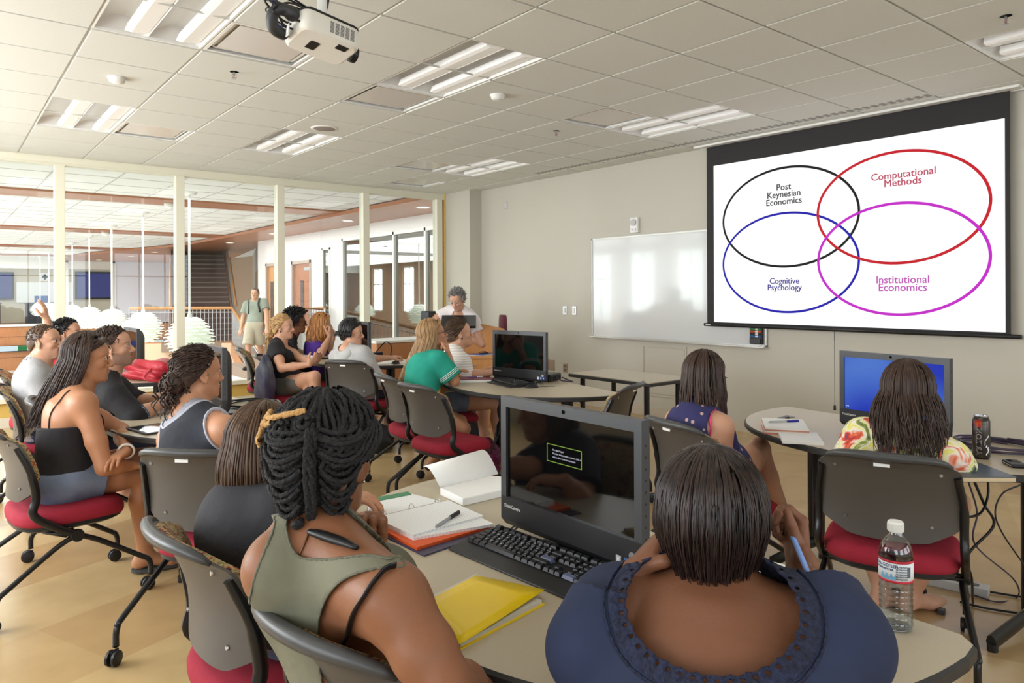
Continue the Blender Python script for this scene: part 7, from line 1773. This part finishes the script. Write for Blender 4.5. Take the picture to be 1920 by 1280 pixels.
# ---- blonde in teal
TEAL = cloth('teal_jersey', (36, 158, 136), c2=(26, 134, 116), bump=.35, bs=18)
s = Person('woman with long blonde hair in teal shirt leaning her chin on her hand', D(812, 628, 5.58), (2.86, 4.66), -8, -16, 16, hb=.007, sk=MEDI, bend=.05,
    R=dict(el=D(852, 714, 5.42), wr=D(842, 668, 5.50), hd=un(D(838, 648, 5.55) - D(842, 668, 5.50)), pn=un(A3(-.6, .6, .3)), curl=60), L=dict(wr=D(846, 708, 5.64)), legR=dict(k=D(868, 804, 5.25), a=D(812, 862, 5.72), fy=-20), legL=dict(k=D(862, 790, 5.6)))
s.top('jersey', TEAL, .80, .011, -.06, [s.neckcut(.085, .01)], loose=.012, bag=.03)
S, E_ = s.S['R'], s.E['R']; d = un(E_ - S); aw = .047
for f_ in (.60, .66, .72): V, Fq = grid([cap(S, S + (E_ - S) * .8 + d * .05, aw * 1.12 + .009, aw + .03, .03)], .004, .0175, [plane(S + (E_ - S) * (f_ + .026), d), plane(S + (E_ - S) * f_, -d)]); npmesh('sleeve_stripe', [(V, Fq)], mat('stripe_white', (236, 236, 232), .8), s.root, s.org)
V, Fq = grid(s.topq, .006, .0135, s.topc + [lambda P, c=hole(s.P + A3(0, 0, .10) + s.cf * .14 - s.cl * .05, (.13, .13, .10)): -c(P)]); npmesh('shirt_print', [(V, Fq)], mat('yellow_print', (226, 172, 48), .7), s.root, s.org)
s.bottom('shorts', DENIMD, .3, .010, .06)
s.hcap(H_DBL, .009); s.long(H_DBL, 320, .36, A3(-CS, SN, 0) * .14, .016, .0048, .004, 23, 74, 0, front=.8)
glasses(s, BLACK)
s.shoes(mat('sandal_brown', (70, 36, 28), .5), .005, -.03)
# ---- woman in striped white top
WS = cloth('white_knit', (222, 216, 208), c2=(196, 186, 180), vs=3); 
s = Person('woman with brown updo in striped white top at the middle table', D(862, 625, 6.05), (3.32, 5.02), -10, -28, 6, hb=.0075, sk=LITE, mouth=1,
    R=dict(el=D(876, 704, 5.86), wr=D(922, 698, 5.80), hd=un(A3(.8, -.5, 0))), L=dict(wr=D(918, 692, 5.95)), legR=dict(yaw=-16), legL=dict(yaw=-2))
nt = WS.node_tree; tc = nt.nodes.new('ShaderNodeTexCoord'); wv = nt.nodes.new('ShaderNodeTexWave'); wv.bands_direction = 'Z'; wv.inputs['Scale'].default_value = 16; wv.inputs['Distortion'].default_value = 1.5; rp = nt.nodes.new('ShaderNodeValToRGB'); rp.color_ramp.elements[0].color = lin((210, 202, 195)); rp.color_ramp.elements[0].position = .3; rp.color_ramp.elements[1].color = lin((232, 228, 222)); rp.color_ramp.elements[1].position = .5
nt.links.new(tc.outputs['Object'], wv.inputs[0]); nt.links.new(wv.outputs['Fac'], rp.inputs[0]); nt.links.new(rp.outputs[0], nt.nodes['Principled BSDF'].inputs['Base Color'])
s.top('knit_top', WS, 1.05, .011, -.06, [s.neckcut(.075, -.03, .05, .10)], bag=.02); s.bottom('shorts', DENIM, .3)
s.hcap(H_MED, .008, low=-.06); s.short(H_MED, 480, .05, .004, 31, -.2, -1.2, low=-.06)
V, Fq = grid([ell(s.h(-.10, 0, -.03), A3(.04, .045, .04))], .006); npmesh('hair_bun', [(V, Fq)], H_MED, s.root, s.org)
bm = B(); r_ = bmesh.ops.create_icosphere(bm, subdivisions=2, radius=.009); bmesh.ops.translate(bm, vec=s.h(.006, -.088, -.042) - s.org, verts=r_['verts']); mk('earring', bm, BLACK, s.root, True); s.shoes(BLACK, .005, -.03)
# ---- grey-haired teacher
s = Person('grey haired woman in white tee standing at the lectern, looking down', D(857, 561, 8.05), (4.95, 6.98), 205, 212, -30, g='f', hipz=.86, stand=True, sk=LITE, w=1.08, bend=.02, R=dict(wr=A3(4.62, 7.02, .985)), L=dict(wr=A3(4.60, 6.62, .985)))
s.top('tee_shirt', mat('white_tee', (230, 222, 222), .8, bump=.3, bscale=30), .45, .012, -.06, [s.neckcut(.085, -.03, .04, .09)], loose=.02, bag=.02); s.bottom('trousers', DENIMD, 1.95, bag=.01); s.shoes(BLACK)
s.hcap(H_GRY, .008, (.050, .074), lump=.004); s.short(H_GRY, 620, .055, .0042, 41, .5, .1, (.060, .072), curl=.35, low=-.085)
# ---- blonde ponytail
s = Person('blonde woman with ponytail in black tee shirt, smiling, hands clasped', D(531, 613, 7.08), (2.72, 6.86), -38, -46, 2, sk=LITE, mouth=1, R=dict(el=D(528, 690, 6.75), wr=D(580, 683, 6.72), hd=un(A3(.7, .1, .5)), pn=un(A3(-.2, .9, 0)), curl=25), L=dict(wr=D(590, 681, 6.85), hd=un(A3(.4, -.1, .8)), pn=un(A3(0, -.9, 0)), curl=35),
    legR=dict(k=D(590, 706, 6.62), a=D(600, 790, 6.6)), legL=dict(k=D(585, 718, 6.7), a=D(560, 800, 6.75)))
s.top('tee_shirt', BLKC, .45, .010, -.06, [hole(s.N - s.cu * .05 + s.cf * .10, A3(.10, .075, .13), np.stack([s.cf, s.cl, s.cu], 1)), s.neckcut(.07, .02)], bag=.012); s.bottom('skirt', cloth('grey_skirt', (110, 108, 104)), .5, .012, .08)
s.hcap(H_BLD, .009, (.058, .066)); s.short(H_BLD, 420, .05, .0045, 51, -.1, -1.1, (.062, .062)); rn = np.random.RandomState(7); q0 = s.h(-.11, 0, .005); V, Fq = tubes(np.array([[q0 + rn.normal(size=3) * .012 + A3(0, 0, -.26) * v * (.8 + .2 * i / 90) - s.hf * .05 * math.sin(PI * v * .7) + rn.normal(size=3) * .003 + (s.hl * math.sin(i) + s.hf * math.cos(i)) * .016 * math.sin(PI * v) for v in np.linspace(0, 1, 10)] for i in range(90)]), .0055, .002, 5); npmesh('ponytail', [(V, Fq)], H_BLD, s.root, s.org)
bm = B(); r_ = bmesh.ops.create_icosphere(bm, subdivisions=2, radius=.007); bmesh.ops.translate(bm, vec=s.h(.006, -.088, -.048) - s.org, verts=r_['verts']); mk('earring', bm, BLACK, s.root, True)
# ---- woman with afro
s = Person('woman with dark afro hair and glasses, partly hidden behind the ponytail blonde', D(556, 604, 7.85), (2.90, 7.86), -20, -30, 0, sk=DARK2); s.top('dark_top', BLKC, .4, .01, -.06, [s.neckcut()]); s.bottom('jeans', DENIMD, 1.9)
s.hcap(H_BLK, .05, (.058, .060), low=-.09, lump=.008); s.short(H_BLK, 420, .05, .005, 61, .6, -.2, (.060, .060), t0=.045, curl=.6, low=-.09); glasses(s, BLACK)
# ---- red-haired woman in purple
s = Person('woman with strawberry blonde hair in purple tee, hands at her mouth', D(604, 609, 7.95), (3.36, 7.66), -12, -20, 0, sk=LITE, R=dict(el=D(603, 662, 7.62), wr=D(619, 630, 7.74), hd=un(D(622, 614, 7.78) - D(619, 630, 7.74)), pn=un(A3(-.3, .8, 0)), curl=50), L=dict(wr=D(624, 636, 7.9), hd=un(A3(-.1, 0, 1)), pn=un(A3(-.4, -.8, 0)), curl=50))
s.top('tee_shirt', cloth('purple_cotton', (72, 40, 132)), .45, .011, -.06, [s.neckcut(.085, 0)], loose=.01, bag=.016); s.bottom('jeans', DENIMD, 1.9)
s.hcap(H_RED, .014, (.06, .062)); s.long(H_RED, 230, .26, (0, 0, 0), .022, .0055, .014, 71, 66, 20, wf=11, spread=.035)
# ---- hoodie
s = Person('person with short black hair in grey hoodie on the dark chair', D(660, 624, 6.62), (3.12, 6.10), 22, -42, -2, sk=LITE, g='f', w=1.08, R=dict(wr=A3(3.36, 5.86, .60)), L=dict(wr=A3(3.5, 6.3, .80)), legR=dict(yaw=-8, fw=-.04), legL=dict(yaw=20))
HOOD = cloth('light_grey_fleece', (186, 184, 182)); s.top('hoodie', HOOD, 1.3, .014, -.08, [s.neckcut(.07, .03)], bag=.02); s.bottom('shorts', DENIMD, .7)
V, Fq = grid([cap(s.N + s.cl * .07 - s.cf * .05 - s.cu * .01, s.N - s.cf * .12 - s.cu * .06, .045, .055, .04), cap(s.N - s.cl * .07 - s.cf * .05 - s.cu * .01, s.N - s.cf * .12 - s.cu * .06, .045, .055, .04), cap(s.N + s.cl * .07, s.N + s.cl * .04 + s.cf * .09 - s.cu * .08, .03, .03, .03), cap(s.N - s.cl * .07, s.N - s.cl * .04 + s.cf * .09 - s.cu * .08, .03, .03, .03)], .008); npmesh('hood', [(V, Fq)], HOOD, s.root, s.org)
s.hcap(H_BLK, .016, (.058, .066)); s.long(H_BLK, 260, .05, -s.hf * .02, .018, .0055, .004, 81, 74, 15, cut=.3); s.shoes(BLACK)
# ---- walking man
s = Person('man in green tee shirt and khaki shorts with backpack walking along the corridor', D(478, 550, 14.3), (4.88, 14.15), 232, 236, 0, g='m', hipz=.80, stand=True, sc=.97, sk=LITE, hb=.012, hh=.007, handh=.006, legR=dict(st=.14, az=.04, bk=-.02), legL=dict(st=-.04, az=.05, bk=.12), R=dict(wr=A3(4.70, 14.42, .72)), L=dict(wr=A3(5.02, 13.86, .72)))
s.top('tee_shirt', cloth('sage_cotton', (140, 146, 132)), .6, .014, -.1, [s.neckcut(.085, .01)], bag=.02); s.bottom('shorts', cloth('khaki', (184, 172, 152)), .95, .016, .08, bag=.02); s.hcap(H_MED, .014, (.058, .066)); s.short(H_MED, 150, .03, .006, 91); s.shoes(BLACK)
V, Fq = grid([ell(s.Ch - s.cf * .19, A3(.09, .15, .22), np.stack([s.cf, s.cl, s.cu], 1))], .015); npmesh('backpack', [(V, Fq)], MATS['black_nylon'], s.root, s.org)
for sg in (1, -1): s.band('backpack_strap', [s.N - s.cu * .05 + s.cl * sg * .10 - s.cf * .10, s.N - s.cu * .02 + s.cl * sg * .105, s.N - s.cu * .14 + s.cl * sg * .10 + s.cf * .12, s.N - s.cu * .3 + s.cl * sg * .13 + s.cf * .08], .02, BLACK, .02, .4)
